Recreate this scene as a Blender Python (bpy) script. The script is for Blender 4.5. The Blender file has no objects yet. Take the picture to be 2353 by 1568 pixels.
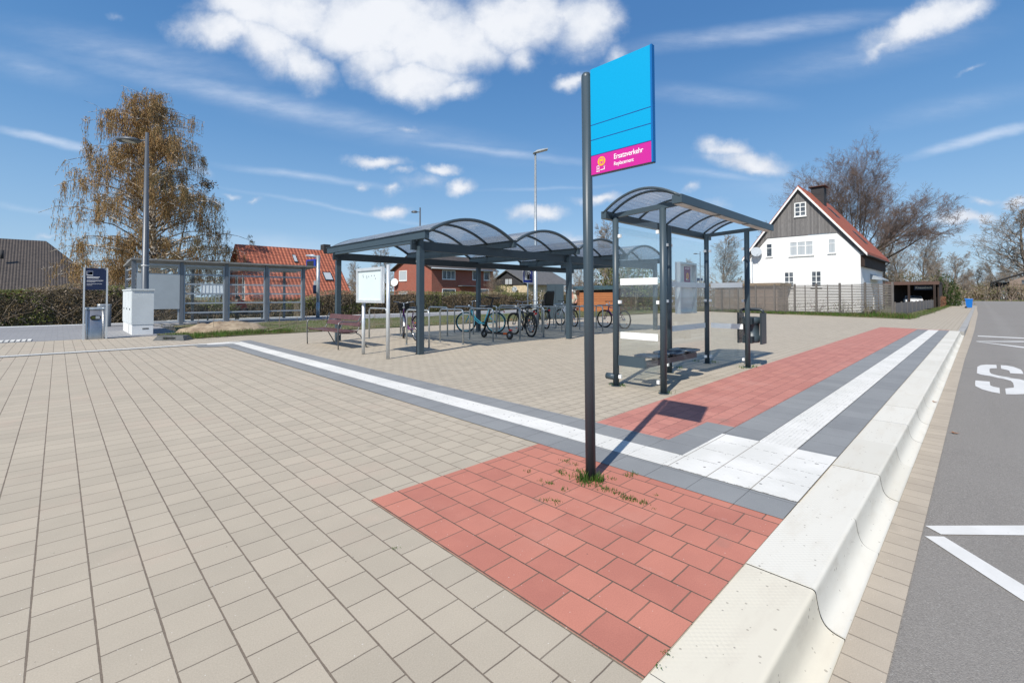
import bpy, bmesh, math, random
from mathutils import Vector, Matrix, noise
R = math.radians
sc = bpy.context.scene
COL = sc.collection
# ------------------------------------------------------------------ camera
CAMH = 1.39; HEAD = R(45.43); PITCH = R(1.0); FPX = 1058.0; CX = 1176.0; YH = 680.0
PY = YH - FPX*math.tan(PITCH)
cam = bpy.data.cameras.new('camera'); cam.sensor_width = 36; cam.lens = 36*FPX/2352
cam.shift_x = 0; cam.shift_y = -(784-PY)/2352; cam.clip_start = .05; cam.clip_end = 3000
co = bpy.data.objects.new('camera', cam); COL.objects.link(co); co.location = (0, 0, CAMH)
co.rotation_euler = (R(90)+PITCH, 0, HEAD-R(90)); sc.camera = co
_F = Vector((math.cos(HEAD)*math.cos(PITCH), math.sin(HEAD)*math.cos(PITCH), math.sin(PITCH)))
_R = Vector((math.sin(HEAD), -math.cos(HEAD), 0)); _U = _R.cross(_F); _C = Vector((0, 0, CAMH))
def ray(x, y): return _F + _R*((x-CX)/FPX) - _U*((y-PY)/FPX)
def G(x, y, z=0.0):
    r = ray(x, y); return _C + r*((z-CAMH)/r.z)
def PX(x, y, X): r = ray(x, y); return _C + r*(X/r.x)
def PYY(x, y, Y): r = ray(x, y); return _C + r*(Y/r.y)
def PD(x, y, d): r = ray(x, y); return _C + r*(d/(r.x*math.cos(HEAD)+r.y*math.sin(HEAD)))
# ------------------------------------------------------------------ render settings
sc.render.engine = 'CYCLES'
sc.view_settings.view_transform = 'Standard'; sc.view_settings.look = 'None'
sc.view_settings.exposure = 0.20; sc.view_settings.gamma = 1.0
sc.cycles.max_bounces = 8; sc.cycles.transparent_max_bounces = 24
# ------------------------------------------------------------------ sun
SUN_EL = R(45.5); SUN_AZ = R(196.3)          # direction towards the sun, from +X counter-clockwise
sd = Vector((math.cos(SUN_AZ)*math.cos(SUN_EL), math.sin(SUN_AZ)*math.cos(SUN_EL), math.sin(SUN_EL)))
sl = bpy.data.lights.new('sun', 'SUN'); sl.energy = 4.8; sl.angle = R(.53); sl.color = (1, .945, .86)
so = bpy.data.objects.new('sun', sl); COL.objects.link(so)
so.rotation_euler = sd.to_track_quat('Z', 'Y').to_euler(); so.location = (-30, -20, 60)
# ------------------------------------------------------------------ node helper
class NT:
    def __init__(s, nt): s.nt = nt; s.N = nt.nodes; s.L = nt.links
    def new(s, t, **k):
        n = s.N.new(t)
        for a, b in k.items(): setattr(n, a, b)
        return n
    def put(s, sock, v):
        if isinstance(v, bpy.types.NodeSocket): s.L.new(v, sock)
        elif v is not None:
            if isinstance(v, (tuple, list)) and len(v) == 3 and sock.type == 'RGBA': v = (*v, 1)
            sock.default_value = v
    def m(s, op, a, b=None, c=None, clamp=False):
        n = s.new('ShaderNodeMath', operation=op, use_clamp=clamp)
        s.put(n.inputs[0], a); s.put(n.inputs[1], b)
        if c is not None: s.put(n.inputs[2], c)
        return n.outputs[0]
    def mix(s, f, a, b, bt='MIX'):
        n = s.new('ShaderNodeMix', data_type='RGBA', blend_type=bt)
        s.put(n.inputs[0], f); s.put(n.inputs[6], a); s.put(n.inputs[7], b); return n.outputs[2]
    def noise(s, vec, scale, detail=4, rough=.55, out=0, dist=0):
        n = s.new('ShaderNodeTexNoise'); s.put(n.inputs['Vector'], vec); n.inputs['Scale'].default_value = scale
        n.inputs['Detail'].default_value = detail; n.inputs['Roughness'].default_value = rough
        n.inputs['Distortion'].default_value = dist
        return n.outputs[out]
    def ramp(s, v, a, b, lo=0., hi=1., smooth=True):
        n = s.new('ShaderNodeMapRange', interpolation_type='SMOOTHSTEP' if smooth else 'LINEAR')
        s.put(n.inputs[0], v); s.put(n.inputs[1], a); s.put(n.inputs[2], b); s.put(n.inputs[3], lo); s.put(n.inputs[4], hi)
        return n.outputs[0]
    def mapping(s, vec, loc=(0, 0, 0), rot=(0, 0, 0), scale=(1, 1, 1), t='POINT'):
        n = s.new('ShaderNodeMapping', vector_type=t); s.put(n.inputs[0], vec)
        n.inputs[1].default_value = loc; n.inputs[2].default_value = rot; n.inputs[3].default_value = scale
        return n.outputs[0]
    def sep(s, v):
        n = s.new('ShaderNodeSeparateXYZ'); s.put(n.inputs[0], v); return n.outputs
    def comb(s, x=0., y=0., z=0.):
        n = s.new('ShaderNodeCombineXYZ'); s.put(n.inputs[0], x); s.put(n.inputs[1], y); s.put(n.inputs[2], z); return n.outputs[0]
# ------------------------------------------------------------------ world: physical sky + cloud layer
w = bpy.data.worlds.new('World'); sc.world = w; w.use_nodes = True
n = NT(w.node_tree); w.node_tree.nodes.clear()
sky = n.new('ShaderNodeTexSky', sky_type='NISHITA', sun_disc=False, sun_elevation=SUN_EL, sun_rotation=R(90)-SUN_AZ, altitude=0, air_density=1.0, dust_density=.45, ozone_density=2.2)
tc = n.new('ShaderNodeTexCoord').outputs['Generated']
def dot(v, c):
    d = n.new('ShaderNodeVectorMath', operation='DOT_PRODUCT'); n.put(d.inputs[0], v); d.inputs[1].default_value = c; return d.outputs['Value']
fwd = dot(tc, (math.cos(HEAD), math.sin(HEAD), 0)); rgt = dot(tc, tuple(_R)); up = dot(tc, (0, 0, 1))
fw = n.m('MAXIMUM', fwd, .08)
uv = n.comb(n.m('DIVIDE', rgt, fw), n.m('DIVIDE', up, fw), 0)
wob = n.new('ShaderNodeVectorMath', operation='MULTIPLY_ADD')
n.put(wob.inputs[0], n.noise(uv, 5.5, 6, .6, out=1)); wob.inputs[1].default_value = (.13, .10, 0); wob.inputs[2].default_value = (-.065, -.05, 0)
wadd = n.new('ShaderNodeVectorMath', operation='ADD'); n.put(wadd.inputs[0], uv); n.put(wadd.inputs[1], wob.outputs[0])
def blobs(lst, vec):
    acc = None
    for (x, y, rx, ry, rot, st) in lst:
        v = n.mapping(vec, ((x-1176)/1058, (680-y)/1058, 0), (0, 0, R(rot)), (rx*1.10/1058, ry*1.10/1058, 1), 'TEXTURE')
        ln = n.new('ShaderNodeVectorMath', operation='LENGTH'); n.put(ln.inputs[0], v)
        val = n.m('MULTIPLY_ADD', ln.outputs['Value'], -st, st)
        acc = val if acc is None else n.m('MAXIMUM', acc, val)
    return acc
cum = [(500,60,130,70,-8,1),(600,90,150,80,-25,1),(650,20,230,90,0,1.2),(700,140,110,60,-35,.9),(860,40,260,110,0,1.4),(860,130,120,90,0,1),
 (960,180,160,62,0,1.25),(1040,200,90,40,0,.9),(1010,90,190,110,0,1.3),(1180,40,170,90,0,1.2),(1200,120,70,60,20,.7),(1350,40,120,95,30,1.1),
 (1310,180,62,26,15,.8),(1420,110,55,40,45,.5),(560,5,160,60,0,1),
 (2130,50,190,52,22,1.1),(2040,100,90,26,25,.7),(2210,20,120,40,22,.8),
 (865,376,78,22,0,.9),(1000,392,60,19,0,.8),(1058,432,48,27,10,.85),(960,425,80,32,0,.5),(915,398,32,16,0,.5),(895,487,56,18,0,.8),
 (1243,492,92,27,0,1),(1665,345,75,34,-10,.8),(1720,375,130,34,-8,.9),(1368,465,68,20,0,.8),(2225,499,105,20,0,.8),(2340,455,52,18,10,.8),
 (2262,456,52,13,0,.55),(2225,152,46,11,22,.5),(938,288,48,12,0,.4),(832,433,28,14,0,.55),(893,439,26,16,0,.55),(533,438,34,11,0,.45),(100,540,52,10,0,.4),
 (1600,428,50,14,10,.45),(265,22,40,18,0,.4),(445,385,60,18,-10,.4),(1320,548,90,18,0,.6),(1640,470,60,22,0,.3),(590,455,26,9,0,.4)]
thin = [(300,120,420,60,-12,.4),(900,300,500,50,-10,.35),(2000,120,420,60,12,.35),(1500,560,500,40,0,.3),(110,320,190,15,-12,.85),(700,405,260,13,-8,.55),(1130,345,330,16,-7,.55),(600,230,700,42,-13,.55),(1760,66,420,34,7,.6),(2270,310,230,19,15,.85),
 (1640,218,240,34,-6,.4),(1250,432,230,7,2,.35),(780,480,380,8,-11,.4),(60,480,200,12,-9,.3),(1650,400,160,14,-8,.45),(1850,430,300,40,0,.3),(60,150,260,50,-14,.35),(650,560,260,36,-6,.4),(2250,545,300,30,0,.35),(2200,240,280,40,12,.3)]
nz = n.noise(uv, 9, 9, .62)
front = n.ramp(fwd, .05, .25)
f1 = n.m('MULTIPLY_ADD', nz, .9, n.m('ADD', blobs(cum, wadd.outputs[0]), -.62))
d1 = n.m('MULTIPLY', n.ramp(f1, -.10, .62), front)
nz2 = n.noise(n.mapping(uv, (0, 0, 0), (0, 0, R(10)), (9, 34, 1)), 1.6, 6, .6)
wob2 = n.new('ShaderNodeVectorMath', operation='MULTIPLY_ADD')
n.put(wob2.inputs[0], wob.outputs[0]); wob2.inputs[1].default_value = (.22, .22, 0); n.put(wob2.inputs[2], uv)
f2 = n.m('MULTIPLY', blobs(thin, wob2.outputs[0]), n.m('MULTIPLY_ADD', nz2, 1.0, .35))
d2 = n.m('MULTIPLY', n.ramp(f2, 0.0, .74, 0, .46), front)
# loose fair-weather cloud behind the camera
up2 = n.m('MAXIMUM', up, .06)
pl = n.comb(n.m('DIVIDE', dot(tc, (1, 0, 0)), up2), n.m('DIVIDE', dot(tc, (0, 1, 0)), up2), 0)
back = n.m('MULTIPLY', n.ramp(n.noise(pl, 1.1, 7, .6), .52, .68, 0, .9), n.m('MULTIPLY', n.m('SUBTRACT', 1., front), n.ramp(up, .05, .25)))
shade = n.ramp(n.m('MULTIPLY_ADD', n.noise(n.mapping(uv, (0, .03, 0)), 11, 6, .6), .7, n.m('MULTIPLY', f1, .35)), .30, .68)
ccol = n.mix(shade, (.54, .60, .71), (.80, .82, .86))
skyn = n.mix(1.0, sky.outputs[0], (.115, .115, .115), 'MULTIPLY')
cr = n.new('ShaderNodeValToRGB'); cr.color_ramp.interpolation = 'B_SPLINE'; n.put(cr.inputs[0], up)
el = cr.color_ramp.elements; el[0].position = 0; el[0].color = (.36, .52, .70, 1); el[1].position = 1; el[1].color = (.035, .13, .38, 1)
for ps, c_ in ((.12, (.26, .46, .70)), (.30, (.095, .275, .57)), (.50, (.055, .19, .46))): e_ = el.new(ps); e_.color = (*c_, 1)
skyc = n.mix(.78, skyn, cr.outputs[0])
c1 = n.mix(n.m('MAXIMUM', d2, 0.), skyc, (.78, .83, .92))
c2 = n.mix(n.m('MINIMUM', n.m('MAXIMUM', d1, back), .96), c1, ccol)
bg = n.new('ShaderNodeBackground'); n.put(bg.inputs[0], c2); bg.inputs[1].default_value = 1.0
ow = n.new('ShaderNodeOutputWorld'); n.L.new(bg.outputs[0], ow.inputs[0])
# ------------------------------------------------------------------ materials
MATS = {}
def mat(name, color, rough=.7, metal=0., var=.12, vscale=3., bump=0., bscale=60., spec=.5, coat=0., emit=None, color2=None, trans=0.):
    if name in MATS: return MATS[name]
    m = bpy.data.materials.new(name); m.use_nodes = True; m.node_tree.nodes.clear(); t = NT(m.node_tree)
    o = t.new('ShaderNodeOutputMaterial'); b = t.new('ShaderNodeBsdfPrincipled'); t.L.new(b.outputs[0], o.inputs[0])
    tc = t.new('ShaderNodeTexCoord').outputs['Object']
    c2 = color2 or tuple(max(0, c*(1-var*1.6)) for c in color)
    c1 = color if color2 else tuple(min(1, c*(1+var)) for c in color)
    f = t.ramp(t.noise(tc, vscale, 5, .6), .3, .7)
    t.put(b.inputs['Base Color'], t.mix(f, c2, c1)); b.inputs['Roughness'].default_value = rough; b.inputs['Metallic'].default_value = metal
    b.inputs['Specular IOR Level'].default_value = spec; b.inputs['Coat Weight'].default_value = coat
    if bump:
        bn = t.new('ShaderNodeBump'); bn.inputs['Strength'].default_value = bump; bn.inputs['Distance'].default_value = .02
        t.put(bn.inputs['Height'], t.noise(tc, bscale, 4)); t.L.new(bn.outputs[0], b.inputs['Normal'])
    if trans:
        tl = t.new('ShaderNodeBsdfTranslucent'); t.L.new(b.inputs['Base Color'].links[0].from_socket, tl.inputs[0]); mx = t.new('ShaderNodeMixShader'); mx.inputs[0].default_value = trans
        t.L.new(b.outputs[0], mx.inputs[1]); t.L.new(tl.outputs[0], mx.inputs[2]); t.L.new(mx.outputs[0], o.inputs[0])
    if emit: t.put(b.inputs['Emission Color'], emit[0]); b.inputs['Emission Strength'].default_value = emit[1]
    MATS[name] = m; return m
def custom(name, fn):
    if name in MATS: return MATS[name]
    m = bpy.data.materials.new(name); m.use_nodes = True; m.node_tree.nodes.clear(); t = NT(m.node_tree)
    o = t.new('ShaderNodeOutputMaterial'); b = t.new('ShaderNodeBsdfPrincipled')
    uvn = t.new('ShaderNodeUVMap'); uvn.uv_map = 'UVMap'
    r = fn(t, b, uvn.outputs[0]); t.L.new((r or b.outputs[0]), o.inputs[0]); MATS[name] = m; return m
def bump_to(t, b, h, s=.5, d=.01):
    bn = t.new('ShaderNodeBump'); bn.inputs['Strength'].default_value = s; bn.inputs['Distance'].default_value = d
    t.put(bn.inputs['Height'], h); t.L.new(bn.outputs[0], b.inputs['Normal'])
def brick(t, vec, c1, c2, mo, w, h, ms, off=.5, freq=2, smooth=.1, bias=0.):
    k = t.new('ShaderNodeTexBrick'); t.put(k.inputs['Vector'], vec); k.offset = off; k.offset_frequency = freq; k.squash = 1
    t.put(k.inputs['Color1'], c1); t.put(k.inputs['Color2'], c2); t.put(k.inputs['Mortar'], mo)
    k.inputs['Scale'].default_value = 1; k.inputs['Mortar Size'].default_value = ms; k.inputs['Mortar Smooth'].default_value = smooth
    k.inputs['Bias'].default_value = bias; k.inputs['Brick Width'].default_value = w; k.inputs['Row Height'].default_value = h
    return k
def specks(t, vec, scale, thr, prob):
    v = t.new('ShaderNodeTexVoronoi'); t.put(v.inputs['Vector'], vec); v.inputs['Scale'].default_value = scale
    s = t.sep(v.outputs['Color'])
    return t.m('MULTIPLY', t.m('LESS_THAN', v.outputs['Distance'], t.m('MULTIPLY', s[1], thr)), t.m('LESS_THAN', s[0], prob))
def paver(name, c1, c2, mo, w, h, ms, swap=False, off=(0, 0), joint=None, dirt=.12, zig=0., speck=.25, brickoff=.5, rough=.85, tint=None):
    def fn(t, b, uv):
        s = t.sep(uv); x, y = s[0], s[1]
        wv = t.noise(uv, 14, 3)
        a, c = (y, x) if swap else (x, y)
        a = t.m('ADD', a, off[0]); c = t.m('ADD', c, off[1])
        if zig:
            tri = t.m('PINGPONG', a, w/4.); c = t.m('MULTIPLY_ADD', tri, zig, c)
        jit = t.m('MULTIPLY_ADD', wv, .006, -.003)
        vec = t.comb(t.m('ADD', a, jit), t.m('ADD', c, jit), 0)
        k = brick(t, vec, c1, c2, mo, w, h, ms, brickoff, smooth=.3)
        big = t.noise(uv, .35, 4); mid = t.noise(uv, 2.6, 5, .65); fine = t.noise(uv, 170, 3, .7)
        col = t.mix(t.ramp(big, .3, .7, 0, dirt), k.outputs[0], tuple(v*.72 for v in c1))
        if tint: col = t.mix(t.ramp(t.noise(uv, .9, 5, .7), .5, .75, 0, .5), col, tint)
        col = t.mix(t.ramp(mid, .35, .75, 0, dirt*1.3), col, tuple(min(1, v*1.2) for v in c1))
        col = t.mix(1., col, t.mix(t.ramp(fine, .3, .7), (.90, .90, .90), (1.07, 1.07, 1.07)), 'MULTIPLY')
        h0 = t.m('SUBTRACT', 1., k.outputs['Fac'])
        if joint:
            per, ofs, wd, jc = joint
            d = t.m('ABSOLUTE', t.m('SUBTRACT', t.m('PINGPONG', t.m('ADD', c, 0.), per/2.), 0.))
            wn = t.m('MULTIPLY_ADD', t.noise(uv, 8, 4, .7), wd*1.3, wd*.25)
            jm = t.m('LESS_THAN', t.m('ABSOLUTE', t.m('SUBTRACT', t.m('FRACT', t.m('ADD', t.m('DIVIDE', c, per), .5)), .5)), t.m('DIVIDE', wn, per))
            jcol = t.mix(t.noise(uv, 90, 2), tuple(v*.6 for v in jc), tuple(v*1.4 for v in jc))
            moss = t.ramp(t.noise(uv, 1.7, 5, .75), .66, .72)
            jcol = t.mix(moss, jcol, (.09, .11, .03))
            col = t.mix(jm, col, jcol); h0 = t.m('MULTIPLY', h0, t.m('SUBTRACT', 1., jm))
        stn = t.m('MULTIPLY', t.ramp(t.noise(uv, 3.1, 2, .5), .66, .76), t.ramp(t.noise(uv, .8, 2), .45, .6)); col = t.mix(t.m('MULTIPLY', stn, .28), col, (.16, .145, .12))
        eff = t.ramp(t.noise(uv, 5.5, 6, .8, dist=.6), .64, .76); col = t.mix(t.m('MULTIPLY', eff, .35), col, tuple(min(1, v*.5+.36) for v in c1))
        sp = specks(t, uv, 22, .09, speck*.35); col = t.mix(t.m('MULTIPLY', sp, .65), col, (.07, .06, .05))
        sp2 = specks(t, uv, 60, .16, .12); col = t.mix(t.m('MULTIPLY', sp2, .45), col, (.85, .84, .8))
        t.put(b.inputs['Base Color'], col); b.inputs['Roughness'].default_value = rough
        bump_to(t, b, t.m('MULTIPLY_ADD', fine, .12, h0), .55, .006)
    return custom(name, fn)
BE1, BE2 = (.438, .380, .294), (.388, .338, .262); JT = (.13, .10, .075)
M_left = paver('beige_paving', BE1, BE2, JT, .2, .2, .0034, swap=True, off=(-.1, -.13), joint=(.2, 0, .0042, (.17, .135, .10)), dirt=.16, tint=(.46,.355,.275))
M_plaza = paver('plaza_paving', BE1, BE2, (.16, .13, .10), .2, .168, .0055, swap=False, dirt=.22, zig=.10, tint=(.39,.34,.265))
M_red = paver('red_paving', (.51, .20, .14), (.405, .148, .108), (.12, .09, .065), .2, .2, .004, swap=True, off=(-.17, -.14), joint=(.2, 0, .0042, (.10, .07, .05)), dirt=.22, speck=.25, tint=(.50,.235,.175))
M_redf = paver('red_strip', (.49, .205, .16), (.40, .160, .128), (.21, .10, .08), .2, .168, .004, dirt=.2, zig=.10, tint=(.52,.27,.225), speck=.1)
M_grey = paver('grey_slabs', (.245, .252, .252), (.205, .212, .215), (.10, .10, .10), .33, .33, .0028, brickoff=0., off=(-.21, -.18), dirt=.25, speck=.08)
M_gutter = paver('gutter_blocks', (.43, .37, .29), (.38, .325, .255), (.17, .14, .105), .165, .5, .0045, brickoff=0, dirt=.3, speck=.4, tint=(.35,.30,.235))
M_plat = paver('platform_slabs', (.26, .26, .265), (.235, .237, .243), (.15, .15, .15), .3, .3, .004, dirt=.2, speck=.1)
def f_tactile(rib_axis, per=.33):
    def fn(t, b, uv):
        s = t.sep(uv); x, y = s[0], s[1]
        r = y if rib_axis == 'x' else x; q = x if rib_axis == 'x' else y
        ribs = t.m('PINGPONG', r, .0185)
        ribh = t.ramp(ribs, .004, .012)
        jn = t.m('LESS_THAN', t.m('FRACT', t.m('DIVIDE', t.m('ADD', q, .13), per)), .012)
        brk = t.ramp(t.noise(uv, 26, 3, .7), .5, .56)
        groove = t.m('MULTIPLY', t.m('LESS_THAN', ribs, .0028), t.ramp(t.noise(t.mapping(uv, (0,0,0), (0,0,0), ((9, 60, 1) if rib_axis == 'x' else (60, 9, 1))), 1., 4, .7), .52, .6))
        col = t.mix(t.ramp(t.noise(uv, 1.5, 5, .6), .35, .7), (.62, .61, .565), (.72, .705, .66))
        col = t.mix(t.m('MULTIPLY', groove, .55), col, (.30, .28, .25))
        col = t.mix(t.m('MULTIPLY', jn, brk), col, (.10, .09, .075))
        sp = specks(t, uv, 26, .30, .16); col = t.mix(t.m('MULTIPLY', sp, .8), col, (.10, .09, .08))
        t.put(b.inputs['Base Color'], col); b.inputs['Roughness'].default_value = .8
        bump_to(t, b, t.m('SUBTRACT', ribh, t.m('MULTIPLY', jn, 2.)), .45, .004)
    return fn
M_tacY = custom('tactile_white_a', f_tactile('y')); M_tacX = custom('tactile_white_b', f_tactile('x'))
def f_field(t, b, uv):
    s = t.sep(uv)
    col = t.mix(t.ramp(t.noise(uv, 1.8, 5, .6), .35, .7), (.62, .61, .565), (.72, .705, .66))
    jx = t.m('LESS_THAN', t.m('FRACT', t.m('DIVIDE', t.m('ADD', s[1], -.85), .315)), .026)
    jy = t.m('LESS_THAN', t.m('FRACT', t.m('DIVIDE', t.m('ADD', s[0], -3.55), .32)), .02)
    brk = t.ramp(t.noise(uv, 30, 3, .7), .47, .53)
    st = t.new('ShaderNodeTexVoronoi', feature='F1'); t.put(st.inputs['Vector'], t.mapping(uv, (0,0,0), (0,0,R(45)), (30, 30, 30))); st.inputs['Scale'].default_value = 1; st.inputs['Randomness'].default_value = 0
    col = t.mix(t.m('MULTIPLY', jx, .8), col, (.22, .19, .15)); col = t.mix(t.m('MULTIPLY', jy, brk), col, (.13, .11, .09))
    sp = specks(t, uv, 26, .32, .20); col = t.mix(t.m('MULTIPLY', sp, .8), col, (.10, .09, .08))
    t.put(b.inputs['Base Color'], col); b.inputs['Roughness'].default_value = .8
    bump_to(t, b, t.m('SUBTRACT', 1., t.m('MULTIPLY', st.outputs['Distance'], .9)), .35, .004)
M_field = custom('tactile_white_field', f_field)
def f_kerb(t, b, uv):
    g = t.sep(t.new('ShaderNodeNewGeometry').outputs['Position'])
    gp = t.new('ShaderNodeNewGeometry').outputs['Position']
    wn = t.new('ShaderNodeTexWhiteNoise', noise_dimensions='1D'); t.put(wn.inputs['W'], t.m('FLOOR', t.m('SUBTRACT', g[0], .57)))
    base = t.mix(wn.outputs['Value'], (.60, .575, .50), (.67, .645, .57))
    first = t.m('LESS_THAN', g[0], 2.57)
    base = t.mix(first, base, (.645, .60, .49))
    st = t.ramp(t.noise(t.mapping(gp, (0,0,0), (0,0,0), (1.4, 5, 5)), 1.6, 5, .65), .45, .75, 0, .4)
    col = t.mix(st, base, (.54, .49, .40))
    band = t.m('MULTIPLY', t.ramp(g[2], -.13, -.06), t.ramp(g[2], -.001, -.03))
    col = t.mix(t.m('MULTIPLY', band, t.ramp(t.noise(t.mapping(gp, (0,0,0), (0,0,0), (2.5, 1, 6)), 2.2, 5, .7), .45, .70, 0, .45)), col, (.46, .415, .34))
    sp = specks(t, t.mapping(gp), 34, .24, .36); col = t.mix(t.m('MULTIPLY', sp, .55), col, (.20, .17, .13))
    sp3 = specks(t, t.mapping(gp), 11, .07, .5); col = t.mix(t.m('MULTIPLY', sp3, .6), col, (.14, .12, .11))
    t.put(b.inputs['Base Color'], col); b.inputs['Roughness'].default_value = .75
    st = t.new('ShaderNodeTexVoronoi'); t.put(st.inputs['Vector'], t.mapping(gp, (0,0,0), (0,0,R(45)), (45, 45, 4))); st.inputs['Scale'].default_value = 1; st.inputs['Randomness'].default_value = 0
    topm = t.m('MULTIPLY', t.ramp(g[2], -.004, -.001), t.ramp(t.noise(gp, 1.1, 3), .4, .6))
    bump_to(t, b, t.m('MULTIPLY_ADD', t.m('MULTIPLY', st.outputs['Distance'], topm), -1., t.m('MULTIPLY', t.noise(gp, 120, 3), .15)), .5, .0035)
M_kerb = custom('kerb_concrete', f_kerb)
def f_asph(t, b, uv):
    v = t.new('ShaderNodeTexVoronoi'); t.put(v.inputs['Vector'], uv); v.inputs['Scale'].default_value = 190
    sc_ = t.sep(v.outputs['Color'])
    col = t.mix(t.ramp(sc_[0], .1, .95, smooth=False), (.172, .158, .140), (.272, .252, .226))
    col = t.mix(t.m('MULTIPLY', t.m('LESS_THAN', sc_[1], .02), .5), col, (.45, .44, .40))
    col = t.mix(t.ramp(t.noise(uv, .5, 5, .6), .35, .7, 0, .45), col, (.245, .228, .205))
    col = t.mix(t.ramp(t.noise(t.mapping(uv, (0,0,0), (0,0,0), (.35, 3, 1)), 1., 4), .55, .75, 0, .3), col, (.19, .178, .16))
    stn = t.ramp(t.noise(uv, 1.3, 3, .5), .66, .73); col = t.mix(t.m('MULTIPLY', stn, .22), col, (.07, .07, .07))
    s_ = t.sep(uv); lane = t.m('MULTIPLY', t.ramp(t.m('ABSOLUTE', t.m('SUBTRACT', s_[1], t.m('MULTIPLY_ADD', t.noise(uv, .25, 2), .3, -.95))), .35, .05), .18); col = t.mix(lane, col, (.30, .285, .26))
    t.put(b.inputs['Base Color'], col); b.inputs['Roughness'].default_value = .85
    bump_to(t, b, t.m('MULTIPLY_ADD', v.outputs['Distance'], -1., 1.), .6, .004)
M_asph = custom('asphalt', f_asph)
def f_paint(t, b, uv):
    col = t.mix(t.ramp(t.noise(uv, 2.5, 6, .7), .3, .75), (.62, .61, .575), (.72, .705, .67))
    wr = t.ramp(t.noise(uv, 60, 5, .8), .60, .70); col = t.mix(t.m('MULTIPLY', wr, .55), col, (.30, .285, .265)); sp = specks(t, uv, 45, .2, .1); col = t.mix(t.m('MULTIPLY', sp, .6), col, (.3, .29, .28))
    t.put(b.inputs['Base Color'], col); b.inputs['Roughness'].default_value = .6
M_paint = custom('road_paint', f_paint)
def f_earth(t, b, uv):
    f = t.ramp(t.noise(uv, .6, 6, .7), .38, .62)
    col = t.mix(f, (.075, .10, .03), (.16, .125, .075)); col = t.mix(t.ramp(t.noise(uv, 9, 4, .7), .4, .7), col, (.12, .13, .045))
    t.put(b.inputs['Base Color'], col); b.inputs['Roughness'].default_value = .95; bump_to(t, b, t.noise(uv, 12, 5), .8, .08)
M_earth = custom('grassy_earth', f_earth)
def f_tile(c1, c2, cd):
    def fn(t, b, uv):
        s = t.sep(uv)
        W, Hh = .33, .40
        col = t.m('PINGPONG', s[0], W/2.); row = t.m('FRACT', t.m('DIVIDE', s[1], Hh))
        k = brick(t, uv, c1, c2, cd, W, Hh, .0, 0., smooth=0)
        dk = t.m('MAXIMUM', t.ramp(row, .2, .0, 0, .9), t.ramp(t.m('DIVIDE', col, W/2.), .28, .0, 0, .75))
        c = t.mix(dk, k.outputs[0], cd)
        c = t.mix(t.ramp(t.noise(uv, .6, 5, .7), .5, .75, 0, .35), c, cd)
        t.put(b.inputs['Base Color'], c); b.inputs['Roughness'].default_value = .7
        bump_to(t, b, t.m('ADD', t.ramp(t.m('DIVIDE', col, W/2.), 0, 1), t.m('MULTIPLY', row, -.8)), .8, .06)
    return fn
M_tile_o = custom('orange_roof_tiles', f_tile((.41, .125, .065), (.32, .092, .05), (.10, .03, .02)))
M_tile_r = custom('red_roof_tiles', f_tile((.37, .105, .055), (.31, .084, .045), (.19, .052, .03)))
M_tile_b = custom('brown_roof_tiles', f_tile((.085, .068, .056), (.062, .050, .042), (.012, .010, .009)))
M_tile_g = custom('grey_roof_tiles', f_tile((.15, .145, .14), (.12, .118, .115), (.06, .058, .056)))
def f_brick(c1, c2, mo):
    def fn(t, b, uv):
        k = brick(t, uv, c1, c2, mo, .25, .083, .010, .5, smooth=.1)
        c = t.mix(t.ramp(t.noise(uv, .8, 4), .4, .7, 0, .25), k.outputs[0], c2)
        t.put(b.inputs['Base Color'], c); b.inputs['Roughness'].default_value = .85; bump_to(t, b, t.m('SUBTRACT', 1., k.outputs['Fac']), .5, .01)
    return fn
M_brick = custom('red_brick', f_brick((.36, .085, .05), (.27, .062, .04), (.27, .20, .16)))
M_brick2 = custom('salmon_brick', f_brick((.55, .17, .10), (.47, .14, .085), (.42, .2, .15)))
def f_plank(c1, c2, cd, w, axis=0, gap=.05):
    def fn(t, b, uv):
        s = t.sep(uv); x = s[axis]
        wn = t.new('ShaderNodeTexWhiteNoise', noise_dimensions='1D'); t.put(wn.inputs['W'], t.m('FLOOR', t.m('DIVIDE', x, w)))
        c = t.mix(wn.outputs['Value'], c1, c2)
        sc_ = (40, 2.5, 1) if axis == 0 else (2.5, 40, 1)
        c = t.mix(t.ramp(t.noise(t.mapping(uv, (0,0,0), (0,0,0), sc_), 1., 4, .7), .3, .75, 0, .65), c, cd)
        j = t.m('LESS_THAN', t.m('FRACT', t.m('DIVIDE', x, w)), gap)
        c = t.mix(t.m('MULTIPLY', j, .85), c, tuple(v*.25 for v in cd))
        t.put(b.inputs['Base Color'], c); b.inputs['Roughness'].default_value = .85; bump_to(t, b, t.m('SUBTRACT', 1., j), .6, .02)
    return fn
M_greyboard = custom('weathered_boarding', f_plank((.25, .24, .235), (.15, .145, .145), (.07, .066, .065), .14))
M_slat = custom('weathered_slats', f_plank((.19, .172, .158), (.13, .12, .112), (.06, .054, .048), .9, 0, 0.))
M_orangewood = custom('orange_larch', f_plank((.50, .195, .075), (.42, .15, .055), (.16, .055, .02), .16, 1, .16))
M_brownwood = custom('brown_boards', f_plank((.20, .105, .055), (.15, .08, .045), (.06, .03, .018), .15, 0, .08))
M_larch = custom('weathered_larch', f_plank((.33, .25, .20), (.25, .20, .17), (.13, .10, .085), .16, 1, .07))
M_darkwood = custom('dark_boards', f_plank((.045, .027, .020), (.032, .02, .016), (.012, .008, .006), .14, 0, .1))
M_slate = custom('dark_slate', f_plank((.05, .05, .055), (.038, .04, .044), (.015, .015, .016), .2, 1, .1))
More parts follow.
